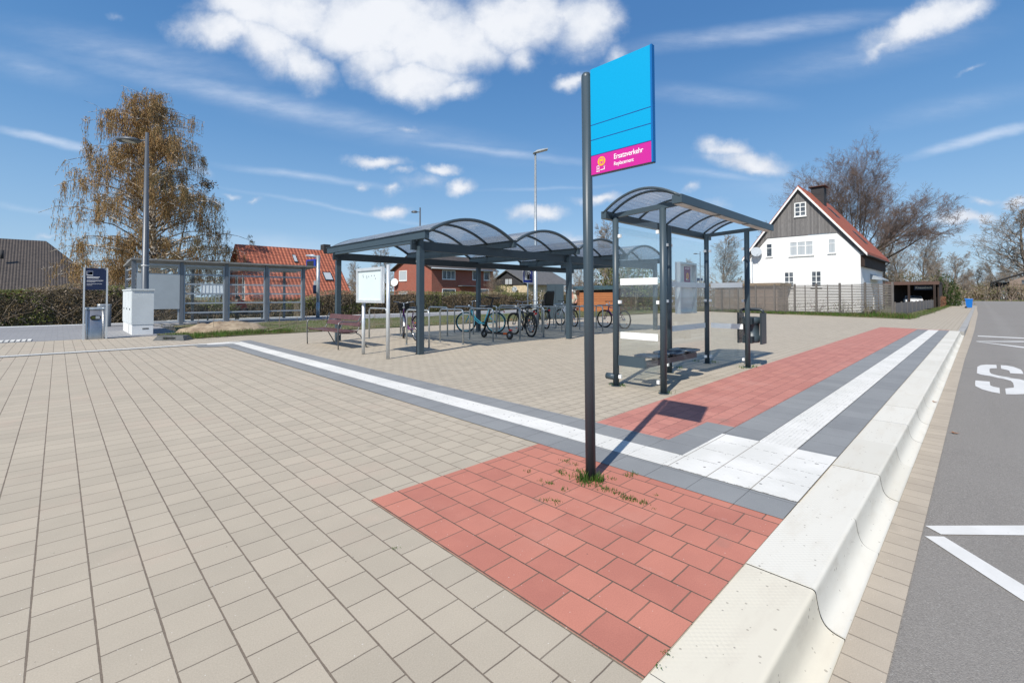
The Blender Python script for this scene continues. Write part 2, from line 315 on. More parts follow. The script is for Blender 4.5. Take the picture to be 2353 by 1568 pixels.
M_render = mat('white_render', (.80, .80, .79), .85, var=.02, vscale=.7, bump=.15)
M_anth = mat('anthracite_metal', (.043, .066, .083), .42, .0, var=.05, vscale=1.5, spec=.5)
M_anthd = mat('dark_anthracite', (.025, .036, .045), .38, var=.05)
M_galv = mat('galvanised_steel', (.42, .455, .47), .38, .55, var=.12, vscale=14)
M_alu = mat('brushed_aluminium', (.62, .65, .67), .33, .35, var=.04, vscale=8)
M_steel = mat('stainless_steel', (.42, .41, .40), .30, .85, var=.08, vscale=5)
M_greymet = mat('grey_painted_metal', (.155, .175, .20), .42, .1, var=.06)
M_lightmet = mat('pale_grey_metal', (.36, .40, .44), .42, .1, var=.05)
M_lampgrey = mat('lamp_grey', (.095, .108, .125), .40, .15, var=.05, vscale=2)
M_white = mat('white_paint', (.80, .81, .80), .45, var=.02)
M_cab = mat('cabinet_grey', (.62, .66, .67), .6, var=.04, vscale=2)
M_offw = mat('panel_white', (.60, .68, .69), .4, var=.01)
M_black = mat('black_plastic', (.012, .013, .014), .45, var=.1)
M_rubber = mat('rubber', (.016, .016, .016), .8, var=.2)
M_chrome = mat('chrome', (.6, .6, .6), .2, .9, var=.03)
M_blue = mat('cyan_sign', (0., .325, .60), .5, var=.0, spec=.2)
M_blued = mat('blue_edge', (.0, .12, .38), .4, var=.02)
M_navy = mat('navy', (.008, .018, .065), .35, var=.05)
M_navyline = mat('navy_line', (.01, .05, .25), .4, var=.0)
M_mag = mat('magenta', (.52, .022, .275), .5, var=.0, spec=.2)
M_pur = mat('poster_purple', (.28, .016, .13), .5, var=.03)
M_yel = mat('yellow_orange', (.90, .42, .01), .5, var=.0)
M_txt = mat('white_lettering', (.85, .85, .85), .5, var=.0)
M_bluetr = mat('traffic_blue', (.005, .03, .30), .4, var=.02)
M_seat = mat('seat_blue_grey', (.028, .045, .068), .35, var=.05)
M_benchw = mat('bench_wood', (.105, .050, .048), .5, var=.15, vscale=9, bump=.1)
M_turq = mat('turquoise_paint', (.10, .50, .62), .3, var=.03)
M_purp = mat('purple_paint', (.13, .03, .14), .3, var=.05)
M_orange = mat('orange_reflector', (.75, .12, .01), .3, var=.05)
M_redr = mat('red_reflector', (.45, .01, .01), .3, var=.05)
M_binblue = mat('bin_blue', (.0, .14, .50), .45, var=.04)
M_bark = mat('bark', (.135, .10, .07), .9, var=.3, vscale=4, bump=.5, bscale=20)
M_bark2 = mat('pale_bark', (.26, .21, .165), .9, var=.3, vscale=4)
M_twig = mat('twig', (.165, .115, .092), .9, var=.3, vscale=2)
M_twigp = mat('pale_twig', (.30, .245, .19), .9, var=.3, vscale=2)
M_ivy = mat('ivy', (.05, .09, .015), .7, var=.4, vscale=6, trans=.4)
M_hedge = mat('hedge_leaf', (.40, .29, .17), .85, color2=(.19, .155, .08), vscale=1.6, trans=.4)
M_hedgeg = mat('hedge_green', (.24, .27, .07), .8, color2=(.11, .14, .035), vscale=2, trans=.4)
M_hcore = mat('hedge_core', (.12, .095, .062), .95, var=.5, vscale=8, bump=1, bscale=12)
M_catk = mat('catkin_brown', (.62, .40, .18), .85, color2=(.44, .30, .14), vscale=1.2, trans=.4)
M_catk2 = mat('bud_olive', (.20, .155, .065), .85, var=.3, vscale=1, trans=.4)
M_birch = custom('birch_bark', lambda t, b, uv: (t.put(b.inputs['Base Color'], t.mix(t.ramp(t.noise(t.mapping(t.new('ShaderNodeTexCoord').outputs['Object'], (0,0,0), (0,0,0), (2, 2, 5)), 1.4, 5, .7), .46, .56), (.10, .07, .045), (.66, .61, .54))), b.inputs['Roughness'].__setattr__('default_value', .9))[0])
M_blossom = mat('blossom', (.62, .42, .38), .8, color2=(.40, .24, .18), vscale=9, trans=.4)
M_grass = mat('grass_blade', (.10, .20, .025), .8, color2=(.05, .11, .015), vscale=7, trans=.4)
M_dry = mat('dry_grass', (.22, .18, .08), .9, color2=(.12, .13, .035), vscale=5, trans=.4)
M_soil = mat('sandy_soil', (.40, .32, .22), .95, color2=(.20, .145, .095), vscale=3, bump=1, bscale=9)
M_conc = mat('concrete', (.34, .335, .32), .9, var=.12, bump=.3)
M_concd = mat('dark_concrete', (.13, .135, .135), .9, var=.2, bump=.5, bscale=30)
M_shedroof = mat('shed_roof_blue', (.035, .075, .09), .5, var=.2)
M_winfr = mat('window_white', (.78, .79, .78), .5, var=.02)
M_skin = mat('skin', (.48, .25, .18), .6, var=.05); M_jacket = mat('cream_jacket', (.46, .45, .36), .85, var=.1)
M_trous = mat('dark_trousers', (.06, .055, .05), .9, var=.1); M_hair = mat('white_hair', (.65, .62, .58), .9, var=.1)
M_redc = mat('red_cloth', (.42, .015, .03), .9, var=.1); M_capb = mat('black_cloth', (.012, .012, .015), .9, var=.1); M_greyc = mat('grey_cloth', (.25, .27, .31), .9, var=.1)
M_carw = mat('white_car_paint', (.72, .73, .74), .25, var=.02, coat=.5)
def f_glass(tintc, gl, df=0., dc=(.8, .85, .85)):
    def fn(t, b, uv):
        tr = t.new('ShaderNodeBsdfTransparent'); t.put(tr.inputs[0], tintc)
        g = t.new('ShaderNodeBsdfGlossy'); g.inputs['Roughness'].default_value = .01; t.put(g.inputs[0], (1, 1, 1))
        fr = t.new('ShaderNodeLayerWeight'); fr.inputs[0].default_value = .5
        frf = t.m('MULTIPLY_ADD', t.m('POWER', fr.outputs['Facing'], 4.), gl, .035)
        geo = t.new('ShaderNodeNewGeometry')
        mx = t.new('ShaderNodeMixShader'); t.put(mx.inputs[0], frf); t.L.new(tr.outputs[0], mx.inputs[1]); t.L.new(g.outputs[0], mx.inputs[2])
        out = mx.outputs[0]
        if df:
            d = t.new('ShaderNodeBsdfDiffuse'); t.put(d.inputs[0], dc); tl = t.new('ShaderNodeBsdfTranslucent'); t.put(tl.inputs[0], dc)
            m0 = t.new('ShaderNodeMixShader'); m0.inputs[0].default_value = .6; t.L.new(d.outputs[0], m0.inputs[1]); t.L.new(tl.outputs[0], m0.inputs[2])
            m2 = t.new('ShaderNodeMixShader'); t.put(m2.inputs[0], t.m('MULTIPLY_ADD', t.ramp(t.noise(t.new('ShaderNodeTexCoord').outputs['Object'], 1.2, 4, .6), .35, .7), df*.5, df*.75)); t.L.new(out, m2.inputs[1]); t.L.new(m0.outputs[0], m2.inputs[2]); out = m2.outputs[0]
        return out
    return fn
M_glass = custom('clear_glass', f_glass((.97, .985, .98), .20, .02))
M_poly = custom('smoked_polycarbonate', f_glass((.70, .75, .80), .45, .30, (.62, .65, .68)))
def f_win(t, b, uv):
    col = t.mix(t.ramp(t.noise(uv, 1.3, 3), .4, .65), (.05, .06, .075), (.16, .18, .20)); t.put(b.inputs['Base Color'], col); b.inputs['Roughness'].default_value = .08
M_win = custom('window_glass', f_win)
M_curt = custom('curtained_glass', lambda t, b, uv: (t.put(b.inputs['Base Color'], t.mix(t.ramp(t.m('FRACT', t.m('MULTIPLY', t.sep(uv)[0], 9.)), .2, .8), (.33, .37, .40), (.52, .55, .57))), b.inputs['Roughness'].__setattr__('default_value', .15))[0])
# ------------------------------------------------------------------ mesh builder
def V(*a): return Vector(a)
class MB:
    def __init__(s): s.v = []; s.f = []; s.mi = []; s.sm = []; s.mats = []; s.off = Vector((0, 0, 0))
    def mat(s, m):
        if m not in s.mats: s.mats.append(m)
        s.cur = s.mats.index(m); return s
    def face(s, pts, smooth=False):
        i = len(s.v); s.v += [Vector(p) for p in pts]; s.f.append(tuple(range(i, i+len(pts)))); s.mi.append(s.cur); s.sm.append(smooth)
    def box(s, a, b):
        x0, y0, z0 = [min(p, q) for p, q in zip(a, b)]; x1, y1, z1 = [max(p, q) for p, q in zip(a, b)]
        P = [V(x0,y0,z0),V(x1,y0,z0),V(x1,y1,z0),V(x0,y1,z0),V(x0,y0,z1),V(x1,y0,z1),V(x1,y1,z1),V(x0,y1,z1)]
        s.hexa(P)
    def hexa(s, P):
        for q in ((3,2,1,0),(4,5,6,7),(0,1,5,4),(1,2,6,5),(2,3,7,6),(3,0,4,7)): s.face([P[k] for k in q])
    def beam(s, a, b, w, h, up=(0, 0, 1)):
        a, b = Vector(a), Vector(b); d = (b-a).normalized(); u = Vector(up); r = d.cross(u)
        if r.length < 1e-4: r = d.cross(V(1, 0, 0))
        r.normalize(); u = r.cross(d).normalized(); r *= w/2; u *= h/2
        s.hexa([a-r-u, a+r-u, b+r-u, b-r-u, a-r+u, a+r+u, b+r+u, b-r+u])
    def prism(s, poly, d):   # poly: list of points, d: extrusion vector
        poly = [Vector(p) for p in poly]; d = Vector(d); top = [p+d for p in poly]; nrm = V(0, 0, 0)
        for i in range(len(poly)): nrm += poly[i].cross(poly[(i+1) % len(poly)])
        if nrm.dot(d) < 0: poly = poly[::-1]; top = top[::-1]
        s.face(poly[::-1]); s.face(top)
        for i in range(len(poly)):
            j = (i+1) % len(poly); s.face([poly[i], poly[j], top[j], top[i]])
    def tube(s, pts, r, n=8, cap=True, smooth=True, closed=False):
        pts = [Vector(p) for p in pts]; rs = r if isinstance(r, (list, tuple)) else [r]*len(pts); base = len(s.v); N = len(pts)
        d0 = (pts[1]-pts[0]).normalized(); ref = V(0, 0, 1) if abs(d0.z) < .9 else V(1, 0, 0); rgt = d0.cross(ref).normalized()
        for i, p in enumerate(pts):
            if closed: d = pts[(i+1) % N]-pts[i-1]
            else: d = (pts[min(i+1, N-1)]-pts[max(i-1, 0)])
            d = d.normalized() if d.length > 1e-9 else d0
            rgt = (rgt - d*rgt.dot(d)); rgt = rgt.normalized() if rgt.length > 1e-6 else d.orthogonal().normalized()
            u = d.cross(rgt)
            for k in range(n):
                a = 2*math.pi*k/n; s.v.append(p + rgt*(math.cos(a)*rs[i]) + u*(math.sin(a)*rs[i]))
        for i in range(N if closed else N-1):
            a0 = base+i*n; b0 = base+((i+1) % N)*n
            for k in range(n):
                k2 = (k+1) % n; s.f.append((a0+k, a0+k2, b0+k2, b0+k)); s.mi.append(s.cur); s.sm.append(smooth)
        if cap and not closed:
            s.f.append(tuple(base+k for k in range(n))[::-1]); s.mi.append(s.cur); s.sm.append(False)
            s.f.append(tuple(base+(N-1)*n+k for k in range(n))); s.mi.append(s.cur); s.sm.append(False)
    def cyl(s, a, b, r, n=16, r2=None): s.tube([a, b], [r, r if r2 is None else r2], n)
    def lathe(s, prof, c=(0, 0, 0), n=20, axis='z'):
        c = Vector(c); base = len(s.v)
        for (r, z) in prof:
            for k in range(n):
                a = 2*math.pi*k/n; p = V(r*math.cos(a), r*math.sin(a), z)
                if axis == 'x': p = V(p.z, p.x, p.y)
                if axis == 'y': p = V(p.x, p.z, p.y)
                s.v.append(c+p)
        for i in range(len(prof)-1):
            for k in range(n):
                k2 = (k+1) % n; q = (base+i*n+k, base+i*n+k2, base+(i+1)*n+k2, base+(i+1)*n+k)
                s.f.append(q if axis != 'y' else q[::-1]); s.mi.append(s.cur); s.sm.append(True)
    def disc(s, c, r, nrm, n=20, r2=None, a0=0., a1=2*math.pi):
        nrm = Vector(nrm).normalized(); u = nrm.orthogonal().normalized(); ref = V(0, 0, 1) - nrm*nrm.z
        if ref.length > .1: ref.normalize(); u = ref.cross(nrm).normalized()
        w_ = nrm.cross(u)*1.0; c = Vector(c); pts = [c+u*math.cos(a0+(a1-a0)*k/n)*r+w_*math.sin(a0+(a1-a0)*k/n)*(r2 or r) for k in range(n)]
        s.face(pts)
    def leaf(s, p, size, rng, asp=.6):
        d = V(rng.gauss(0, 1), rng.gauss(0, 1), rng.gauss(0, 1)).normalized(); e = d.orthogonal().normalized()
        e = (Matrix.Rotation(rng.random()*6.28, 3, d) @ e)*size; g = d.cross(e)*asp
        i = len(s.v); s.v += [p-e-g*.3, p+g, p+e-g*.2]; s.f.append((i, i+1, i+2)); s.mi.append(s.cur); s.sm.append(False)
    def streak(s, p, h, w, rng):
        a = rng.random()*6.283; d = V(math.cos(a)*w, math.sin(a)*w, 0); t_ = V(rng.gauss(0, .02), rng.gauss(0, .02), -h)
        i = len(s.v); s.v += [p-d, p+d, p+t_]; s.f.append((i, i+1, i+2)); s.mi.append(s.cur); s.sm.append(False)
    def mesh(s, name, uv=True):
        me = bpy.data.meshes.new(name); me.from_pydata([tuple(v - s.off) for v in s.v], [], s.f)
        for m in s.mats: me.materials.append(m)
        me.polygons.foreach_set('material_index', s.mi); me.polygons.foreach_set('use_smooth', s.sm)
        if uv and len(s.f) < 60000:
            ul = me.uv_layers.new(name='UVMap'); dat = [0.0]*(2*len(me.loops)); li = 0; vs = s.v
            for f in s.f:
                a, b_, c = vs[f[0]], vs[f[1]], vs[f[2]]; nr = (b_-a).cross(c-a)
                if len(f) > 3: nr = nr + (c-a).cross(vs[f[3]]-a)
                if nr.length > 1e-12: nr.normalize()
                if abs(nr.z) > .985: ux, vx = V(1, 0, 0), V(0, 1, 0)
                else: ux = V(0, 0, 1).cross(nr).normalized(); vx = nr.cross(ux)
                for q in f: dat[li] = vs[q].dot(ux); dat[li+1] = vs[q].dot(vx); li += 2
            ul.data.foreach_set('uv', dat)
        me.update()
        if any(s.sm) and len(s.v) < 30000:
            bmm = bmesh.new(); bmm.from_mesh(me); bmesh.ops.remove_doubles(bmm, verts=bmm.verts, dist=2e-5); bmm.to_mesh(me); bmm.free()
        return me
def setp(o, label=None, cat=None, group=None, kind=None):
    if label: o['label'] = label
    if cat: o['category'] = cat
    if group: o['group'] = group
    if kind: o['kind'] = kind
    return o
def thing(name, loc, label, cat, group=None, rz=0.):
    o = bpy.data.objects.new(name, None); COL.objects.link(o); o.location = loc; o.rotation_euler = (0, 0, rz); o.empty_display_size = .2
    return setp(o, label, cat, group)
def part(name, mb, parent, m=None, world=True, label=None):
    """one mesh object; world=True: mb holds world coordinates, moved under its thing"""
    root = parent
    while root.parent: root = root.parent
    if world: mb.off = Vector(root.location)
    me = mb.mesh(name) if isinstance(mb, MB) else mb
    o = bpy.data.objects.new(name, me); COL.objects.link(o); o.parent = parent
    if label: o['label'] = label
    return o
def single(name, mb, loc, label, cat, group=None, kind=None):
    mb.off = Vector(loc); o = bpy.data.objects.new(name, mb.mesh(name)); COL.objects.link(o); o.location = loc
    return setp(o, label, cat, group, kind)
def struct(name, mb, label=None):
    o = bpy.data.objects.new(name, mb.mesh(name)); COL.objects.link(o); o['kind'] = 'structure'
    if label: o['label'] = label
    return o
def mb(m): return MB().mat(m)
def dup(root, loc, rz=None, label=None, scale=None):
    r = root.copy(); COL.objects.link(r); r.location = loc
    if rz is not None: r.rotation_euler = (0, 0, rz)
    if scale is not None: r.scale = scale if not isinstance(scale, (int, float)) else (scale,)*3
    if label: r['label'] = label
    def rec(a, b):
        for c in list(a.children):
            k = c.copy(); COL.objects.link(k); k.parent = b; rec(c, k)
    rec(root, r); return r
def text_mesh(name, body, size, m, parent, mtx, depth=.001, space=1.0, bold=0.):
    cu = bpy.data.curves.new(name, 'FONT'); cu.body = body; cu.size = size; cu.extrude = depth; cu.space_character = space; cu.offset = bold
    o = bpy.data.objects.new('tmp', cu); COL.objects.link(o); bpy.context.view_layer.update()
    me = bpy.data.meshes.new_from_object(o); COL.objects.unlink(o); bpy.data.objects.remove(o)
    me.name = name; me.materials.clear(); me.materials.append(m)
    k = bpy.data.objects.new(name, me); COL.objects.link(k); k.parent = parent; k.matrix_local = mtx; return k
def sheet(name, poly, z, m, label=None, th=0.):
    b = mb(m)
    P = [V(x, y, z) for x, y in poly]; nr = V(0, 0, 0)
    for i in range(len(P)): nr += P[i].cross(P[(i+1) % len(P)])
    if nr.z < 0: P = P[::-1]
    b.face(P); return struct(name, b, label)
def rect(x0, y0, x1, y1): return [(x0, y0), (x1, y0), (x1, y1), (x0, y1)]
#@@GROUND
# ================================================================== GROUND
RZ = -.184
g = mb(M_earth); g.face([V(-700, -700, -.32), V(900, -700, -.32), V(900, 900, -.32), V(-700, 900, -.32)]); struct('ground', g)
def roadz(x): return RZ if x < 24 else RZ + .13*min(1, (x-24)/14)
# forecourt paving (thick slab so its edges read as real steps)
b = mb(M_left); b.box((-30, .872, -.3), (3.26, 20.3, 0)); struct('pavement', b)
b = mb(M_plaza); b.box((3.26, .872, -.3), (34.6, 18.2, -.004)); b.face([V(34.6, .872, -.004), V(100, .872, -.004), V(100, 2.8, -.004), V(50, 2.8, -.004), V(36.4, 2.95, -.004), V(38.3, 7.6, -.004), V(42.5, 18.2, -.004), V(34.6, 18.2, -.004)])
struct('plaza_paving', b)
sheet('red_paving', rect(1.532, .874, 3.26, 2.93), .004, M_red)
# guide strip across the forecourt
for nm, x0, x1, m, y0, y1 in (('grey_slabs_near', 3.22, 3.545, M_grey, .874, 14.6), ('tactile_paving', 3.545, 3.885, M_tacY, 1.83, 15.75), ('grey_slabs_far', 3.885, 4.215, M_grey, 2.12, 16.1)):
    sheet('grey_slabs' if 'grey' in nm else nm, [(x0, y0), (x1, y0), (x1+.10, y1), (x0+.10, y1)], .008, m)
sheet('tactile_field', [(3.545, .874), (4.77, .874), (4.77, 1.83), (3.545, 1.83)], .012, M_field)
sheet('tactile_paving', rect(4.77, 1.175, 25.45, 1.49), .012, M_tacX)
sheet('grey_slabs', rect(4.77, .874, 25.5, 1.175), .008, M_grey); sheet('grey_slabs', rect(4.77, 1.49, 25.5, 1.83), .008, M_grey)
sheet('grey_slabs', [(3.885, 1.83), (5.1, 1.83), (5.1, 2.12), (3.885, 2.12)], .010, M_grey)
sheet('red_paving', [(4.215, 2.12), (5.1, 2.12), (5.1, 1.83), (25.9, 1.83), (26.3, 3.13), (9.6, 3.08), (4.215, 2.98)], .004, M_redf)
sheet('red_paving', rect(25.5, .874, 25.9, 1.83), .004, M_redf)
# strip bending towards the platform and the narrow guide line to the left
sheet('tactile_paving', [(3.645, 15.75), (4.2, 16.1), (3.05, 15.78), (3.05, 15.42), (3.645, 15.3)], .012, M_tacX)
sheet('grey_slabs', [(3.08, 14.62), (3.66, 14.6), (3.66, 15.35), (3.05, 15.42), (2.72, 15.42), (2.72, 14.9)], .010, M_grey)
sheet('tactile_paving', [(3.05, 15.78), (-30, 15.98), (-30, 15.78), (3.05, 15.58)], .014, M_tacX)
sheet('grey_slabs', [(3.05, 15.9), (-30, 16.1), (-30, 15.64), (3.05, 15.46)], .010, M_grey)
# kerb stones with a concave face
def _bz(p, n_): return [((1-t)**3*p[0][0]+3*(1-t)**2*t*p[1][0]+3*(1-t)*t*t*p[2][0]+t**3*p[3][0], (1-t)**3*p[0][1]+3*(1-t)**2*t*p[1][1]+3*(1-t)*t*t*p[2][1]+t**3*p[3][1]) for t in [k/n_ for k in range(n_+1)]]
prof = [(.872, 0)]+_bz([(.584, 0), (.571, 0), (.565, -.004), (.562, -.016)], 5)+_bz([(.5605, -.028), (.545, -.135), (.535, -.163), (.452, -.170)], 14)+[(.452, -.3), (.872, -.3)]
b = mb(M_kerb)
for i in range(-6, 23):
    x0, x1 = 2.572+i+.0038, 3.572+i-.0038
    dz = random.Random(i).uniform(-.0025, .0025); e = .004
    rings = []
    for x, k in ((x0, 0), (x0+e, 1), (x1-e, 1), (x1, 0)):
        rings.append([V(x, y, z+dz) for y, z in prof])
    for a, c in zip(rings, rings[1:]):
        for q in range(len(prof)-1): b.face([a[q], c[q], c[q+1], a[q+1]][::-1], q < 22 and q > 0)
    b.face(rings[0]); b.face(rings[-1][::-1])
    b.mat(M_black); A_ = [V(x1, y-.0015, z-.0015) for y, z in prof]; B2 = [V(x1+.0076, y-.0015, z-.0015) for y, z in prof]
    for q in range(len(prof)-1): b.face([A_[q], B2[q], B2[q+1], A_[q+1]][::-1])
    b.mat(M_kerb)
b.mat(M_black); b.box((-3.4, .46, -.3), (25.5, .60, -.185)); b.box((-3.4, .60, -.3), (25.5, .868, -.03))
struct('kerb', b)
sheet('pavement', [(25.55, .876), (25.55, .62), (95, .62), (95, .876)], .006, M_plaza)
b = mb(M_conc)     # low kerb after the bus stop
pts = [(25.6, .875, .445), (30, .875, .41), (40, .875, .41), (60, .875, .41), (95, .875, .41)]
for (xa, ya, yb), (xb, yc, yd) in zip(pts, pts[1:]):
    b.hexa([V(xa, yb, -.3), V(xb, yd, -.3), V(xb, yc, -.3), V(xa, ya, -.3), V(xa, yb, -.01), V(xb, yd, -.01), V(xb, yc, .004), V(xa, ya, .004)])
struct('kerb', b)
gx = [-30, -5, 0, 4, 8, 12, 16, 20, 24, 26, 28, 30, 34, 38, 45, 55, 65, 80, 95]
def gin(x): return .448 if x < 25 else .42
def gout(x): return .288 if x < 15 else (.288-.11*min(1, (x-15)/15) - (.06*min(1, max(0, (x-30)/20))) + (.14*min(1, max(0, (x-55)/20))))
b = mb(M_gutter)
for a, c in zip(gx, gx[1:]): b.face([V(a, gout(a), roadz(a)+.006), V(c, gout(c), roadz(c)+.006), V(c, gin(c), roadz(c)+.008), V(a, gin(a), roadz(a)+.008)])
struct('gutter', b)
b = mb(M_asph)
for a, c in zip(gx, gx[1:]):
    b.face([V(a, -7, roadz(a)), V(c, -7, roadz(c)), V(c, gin(c)+.1, roadz(c)), V(a, gin(a)+.1, roadz(a))])
z = roadz(95)
b.face([V(95, -7, z), V(194, -60, z), V(194, 60, z), V(95, .52, z)]); b.face([V(95, -7, z), V(120, -70, z), V(194, -70, z), V(194, -60, z)])
struct('road', b)
sheet('pavement', rect(-30, -11, 95, -7), -.05, M_plaza)
# road markings
def mark(poly, zoff=.005): return [V(x, y, roadz(x)+zoff) for x, y in poly]
b = mb(M_paint)
def mk(px, z=RZ):
    P = [G(x, y, z) for x, y in px]; P = [V(p.x, p.y, roadz(p.x)+.005) for p in P]; nr = V(0, 0, 0)
    for i in range(len(P)): nr += P[i].cross(P[(i+1) % len(P)])
    b.face(P if nr.z > 0 else P[::-1])
def ext(x0, y0, x1, y1, k): return (x0+(x1-x0)*k, y0+(y1-y0)*k)
mk([(2125, 1208), (2352, 1207.5), (2352, 1230), (2162, 1228)])
mk([(2352, 1207.5), (2600, 1207), (2600, 1232), (2352, 1230)])
mk([(2124, 1232), (2168, 1233), (2600, 1497), (2600, 1545)])
def z7p(a, c): return ((2040+a/3.734)*.94839, (560+c/3.734)*.94839)
def z8p(a, c): return ((2240+a/6.533)*.94839, (860+c/6.533)*.94839)
S1 = [(830,185),(880,160),(970,150),(1130,155),(1140,208),(1040,212),(1022,222),(1024,268),(1050,295),(1160,325),(1375,360),(1220,357),(1040,333),(900,312),(822,288)]
S1 = S1[:7] + S1[7:]
mk([z8p(*p) for p in S1])
mk([z8p(*p) for p in [(1200,160),(1290,165),(1400,185),(1520,230),(1545,262),(1560,300),(1350,287),(1335,250),(1310,238),(1205,215)]])
mk([z8p(*p) for p in [(1035,342),(1220,352),(1390,368),(1500,382),(1640,420),(1700,470),(1700,560),(1640,605),(1570,618),(1440,623),(1282,620),(1270,530),(1330,522),(1405,515),(1408,490),(1395,440),(1360,408),(1240,375)]])
mk([z8p(*p) for p in [(800,402),(1025,420),(1034,480),(1080,500),(1180,518),(1188,608),(1060,585),(900,540),(800,490),(793,450)]])
# second letter of the painted word, mostly outside the frame
mk([z8p(*p) for p in [(1850,190),(2050,200),(2150,620),(1920,615)]])
def r7p(a, c): return ((2100+a/6.192)*.94839, (640+c/6.192)*.94839)
for q in ([(1660,1063),(2353,1095),(2353,1106),(1660,1074)], [(1640,1138),(2353,1138),(2353,1152),(1640,1145)], [(1650,1144),(2353,1222),(2353,1240),(1690,1153)]):
    mk([r7p(*p) for p in q], -.15)
struct('road_marking', b)
# platform behind the forecourt
b = mb(M_plat); b.box((-60, 20.3, -.3), (3.3, 30.9, .004)); b.box((3.3, 26.2, -.3), (80, 32.6, .004)); struct('platform', b)
b = mb(M_white); b.box((-60, 30.35, .004), (4.4, 30.85, .016)); b.box((4.4, 31.9, .004), (80, 32.4, .016)); struct('platform_edge_line', b)
b = mb(M_tacX)
for i in range(60): b.box((-.58-(i+1)*.12+.04, 20.45, .004), (-.58-i*.12, 21.2, .03))
struct('tactile_paving', b)
# lawn strip between plaza and platform
def lump(x, y): return .05*noise.noise(V(x*.6, y*.6, 0))
b = mb(M_earth); nx, ny = 90, 16
def lz(i, j):
    x = 2.55+(60-2.55)*i/nx; y0 = 18.2 if x > 5 else (18.2 if x > 3.4 else 18.0); y = y0+(26.2-y0)*j/ny
    if x < 3.3: y = 18.0+(21.0-18.0)*j/ny
    return V(x, y, .03+.05*noise.noise(V(x*.7, y*.7, 3)))
for i in range(nx):
    for j in range(ny): b.face([lz(i, j), lz(i+1, j), lz(i+1, j+1), lz(i, j+1)], True)
struct('lawn', b)
rng = random.Random(5)
def tuft(bb, x, y, z, nbl, h, spread, rg):
    for _ in range(nbl):
        px, py = x+rg.gauss(0, spread), y+rg.gauss(0, spread); a = rg.random()*6.28; l = h*rg.uniform(.5, 1.1); le = rg.uniform(.1, .7)*l
        wv = V(math.cos(a+1.57), math.sin(a+1.57), 0)*max(.0025, h*.035); tip = V(px+math.cos(a)*le, py+math.sin(a)*le, z+l)
        md = V(px+math.cos(a)*le*.35, py+math.sin(a)*le*.35, z+l*.6)
        i = len(bb.v); p0 = V(px, py, z); bb.v += [p0-wv, p0+wv, md+wv*.7, md-wv*.7, tip]
        bb.f += [(i, i+1, i+2, i+3), (i+3, i+2, i+4)]; bb.mi += [bb.cur]*2; bb.sm += [False]*2
b = mb(M_grass)
for _ in range(1500):
    x = rng.uniform(3.0, 45); y = rng.uniform(18.3, 26); p = noise.noise(V(x*.5, y*.5, 0))
    b.mat(M_grass if p > -.12 else M_dry); tuft(b, x, y, .03, 10, rng.uniform(.07, .15), .16, rng)
for _ in range(300):
    x = rng.uniform(2.6, 6.4); y = rng.uniform(17.75 if x < 4.2 else 18.3, 19.4); b.mat(M_grass if rng.random() < .6 else M_dry); tuft(b, x, y, .03, 14, rng.uniform(.08, .2), .12, rng)
setp(single('grass', b, (20, 22, 0), 'patchy green and dry grass on the strip in front of the railway platform', 'grass', kind='stuff'))
# verge along the wooden fence
b = mb(M_earth)
vp = [(42.9, 18.2), (38.7, 7.6), (36.4, 3.0), (50, 2.75), (95, 2.85), (95, 3.6), (46, 3.55), (37.5+2.2, 4.3), (46.5, 19.5), (45, 24)]
P = [V(x, y, .03) for x, y in vp]; nr = sum((P[i].cross(P[(i+1) % len(P)]) for i in range(len(P))), V(0, 0, 0)); b.face(P if nr.z > 0 else P[::-1]); struct('verge', b)
b = mb(M_grass)
for _ in range(1500):
    t_ = rng.random(); y = 3.0+t_*15.5; xx = 36.6+(y-3.0)*.40+rng.random()*2.2; b.mat(M_grass if rng.random() < .7 else M_dry)
    tuft(b, xx, y, .03, 9, rng.uniform(.1, .3)*(1.4 if y < 5 else 1), .2, rng)
for _ in range(350):
    x = rng.uniform(37, 92); b.mat(M_grass if rng.random() < .6 else M_dry); tuft(b, x, rng.uniform(2.8, 3.4), .03, 9, rng.uniform(.08, .2), .2, rng)
single('grass', b, (42, 10, 0), 'rough green grass growing along the foot of the wooden fence', 'grass', kind='stuff')
# grass in the joints around the sign pole and posts
b = mb(M_grass); rg = random.Random(2)
for (x, y, nbl, h, s_) in [(2.835, 2.11, 110, .075, .030), (2.90, 2.025, 80, .07, .025), (2.80, 2.06, 40, .05, .03)]: tuft(b, x, y, .005, nbl, h, s_, rg)
def z9p(a, c): return ((900+a/2.5575)*.94839, (1040+c/2.5575)*.94839)
for (a, c, nbl) in [(1205,200,28),(1268,222,18),(1165,265,40),(1190,280,30),(970,262,22),(1050,318,18),(1110,335,30),(1195,372,22),(1140,455,26),(1080,440,16),(1445,375,50),(1505,395,40),(1590,290,34),(1620,280,24),(1585,430,45),(1620,440,45),(1685,458,40),(1560,420,30),(1760,410,20),(1400,350,24),(1490,310,20),(145,742,18),(1755,495,12),(1290,265,34),(1240,290,22),(1830,1395,22),(1780,1470,14)]:
    p = G(*z9p(a, c)); big_ = a > 900 and a < 1720 and c < 480; tuft(b, p.x, p.y, .005, int(nbl*.8) if big_ else nbl, .021 if big_ else .006, .020 if big_ else .010, rg)
for (px, py) in [(1428, 886), (1412, 884), (1640, 832), (1530, 902), (1600, 830), (1730, 843), (1560, 845), (1705, 845)]:
    p = G(px, py); tuft(b, p.x, p.y, .0, 40, .05, .045, rg)
single('grass', b, (2.9, 2.1, 0), 'tufts of bright green grass in the paving joints round the sign pole', 'grass', kind='stuff')
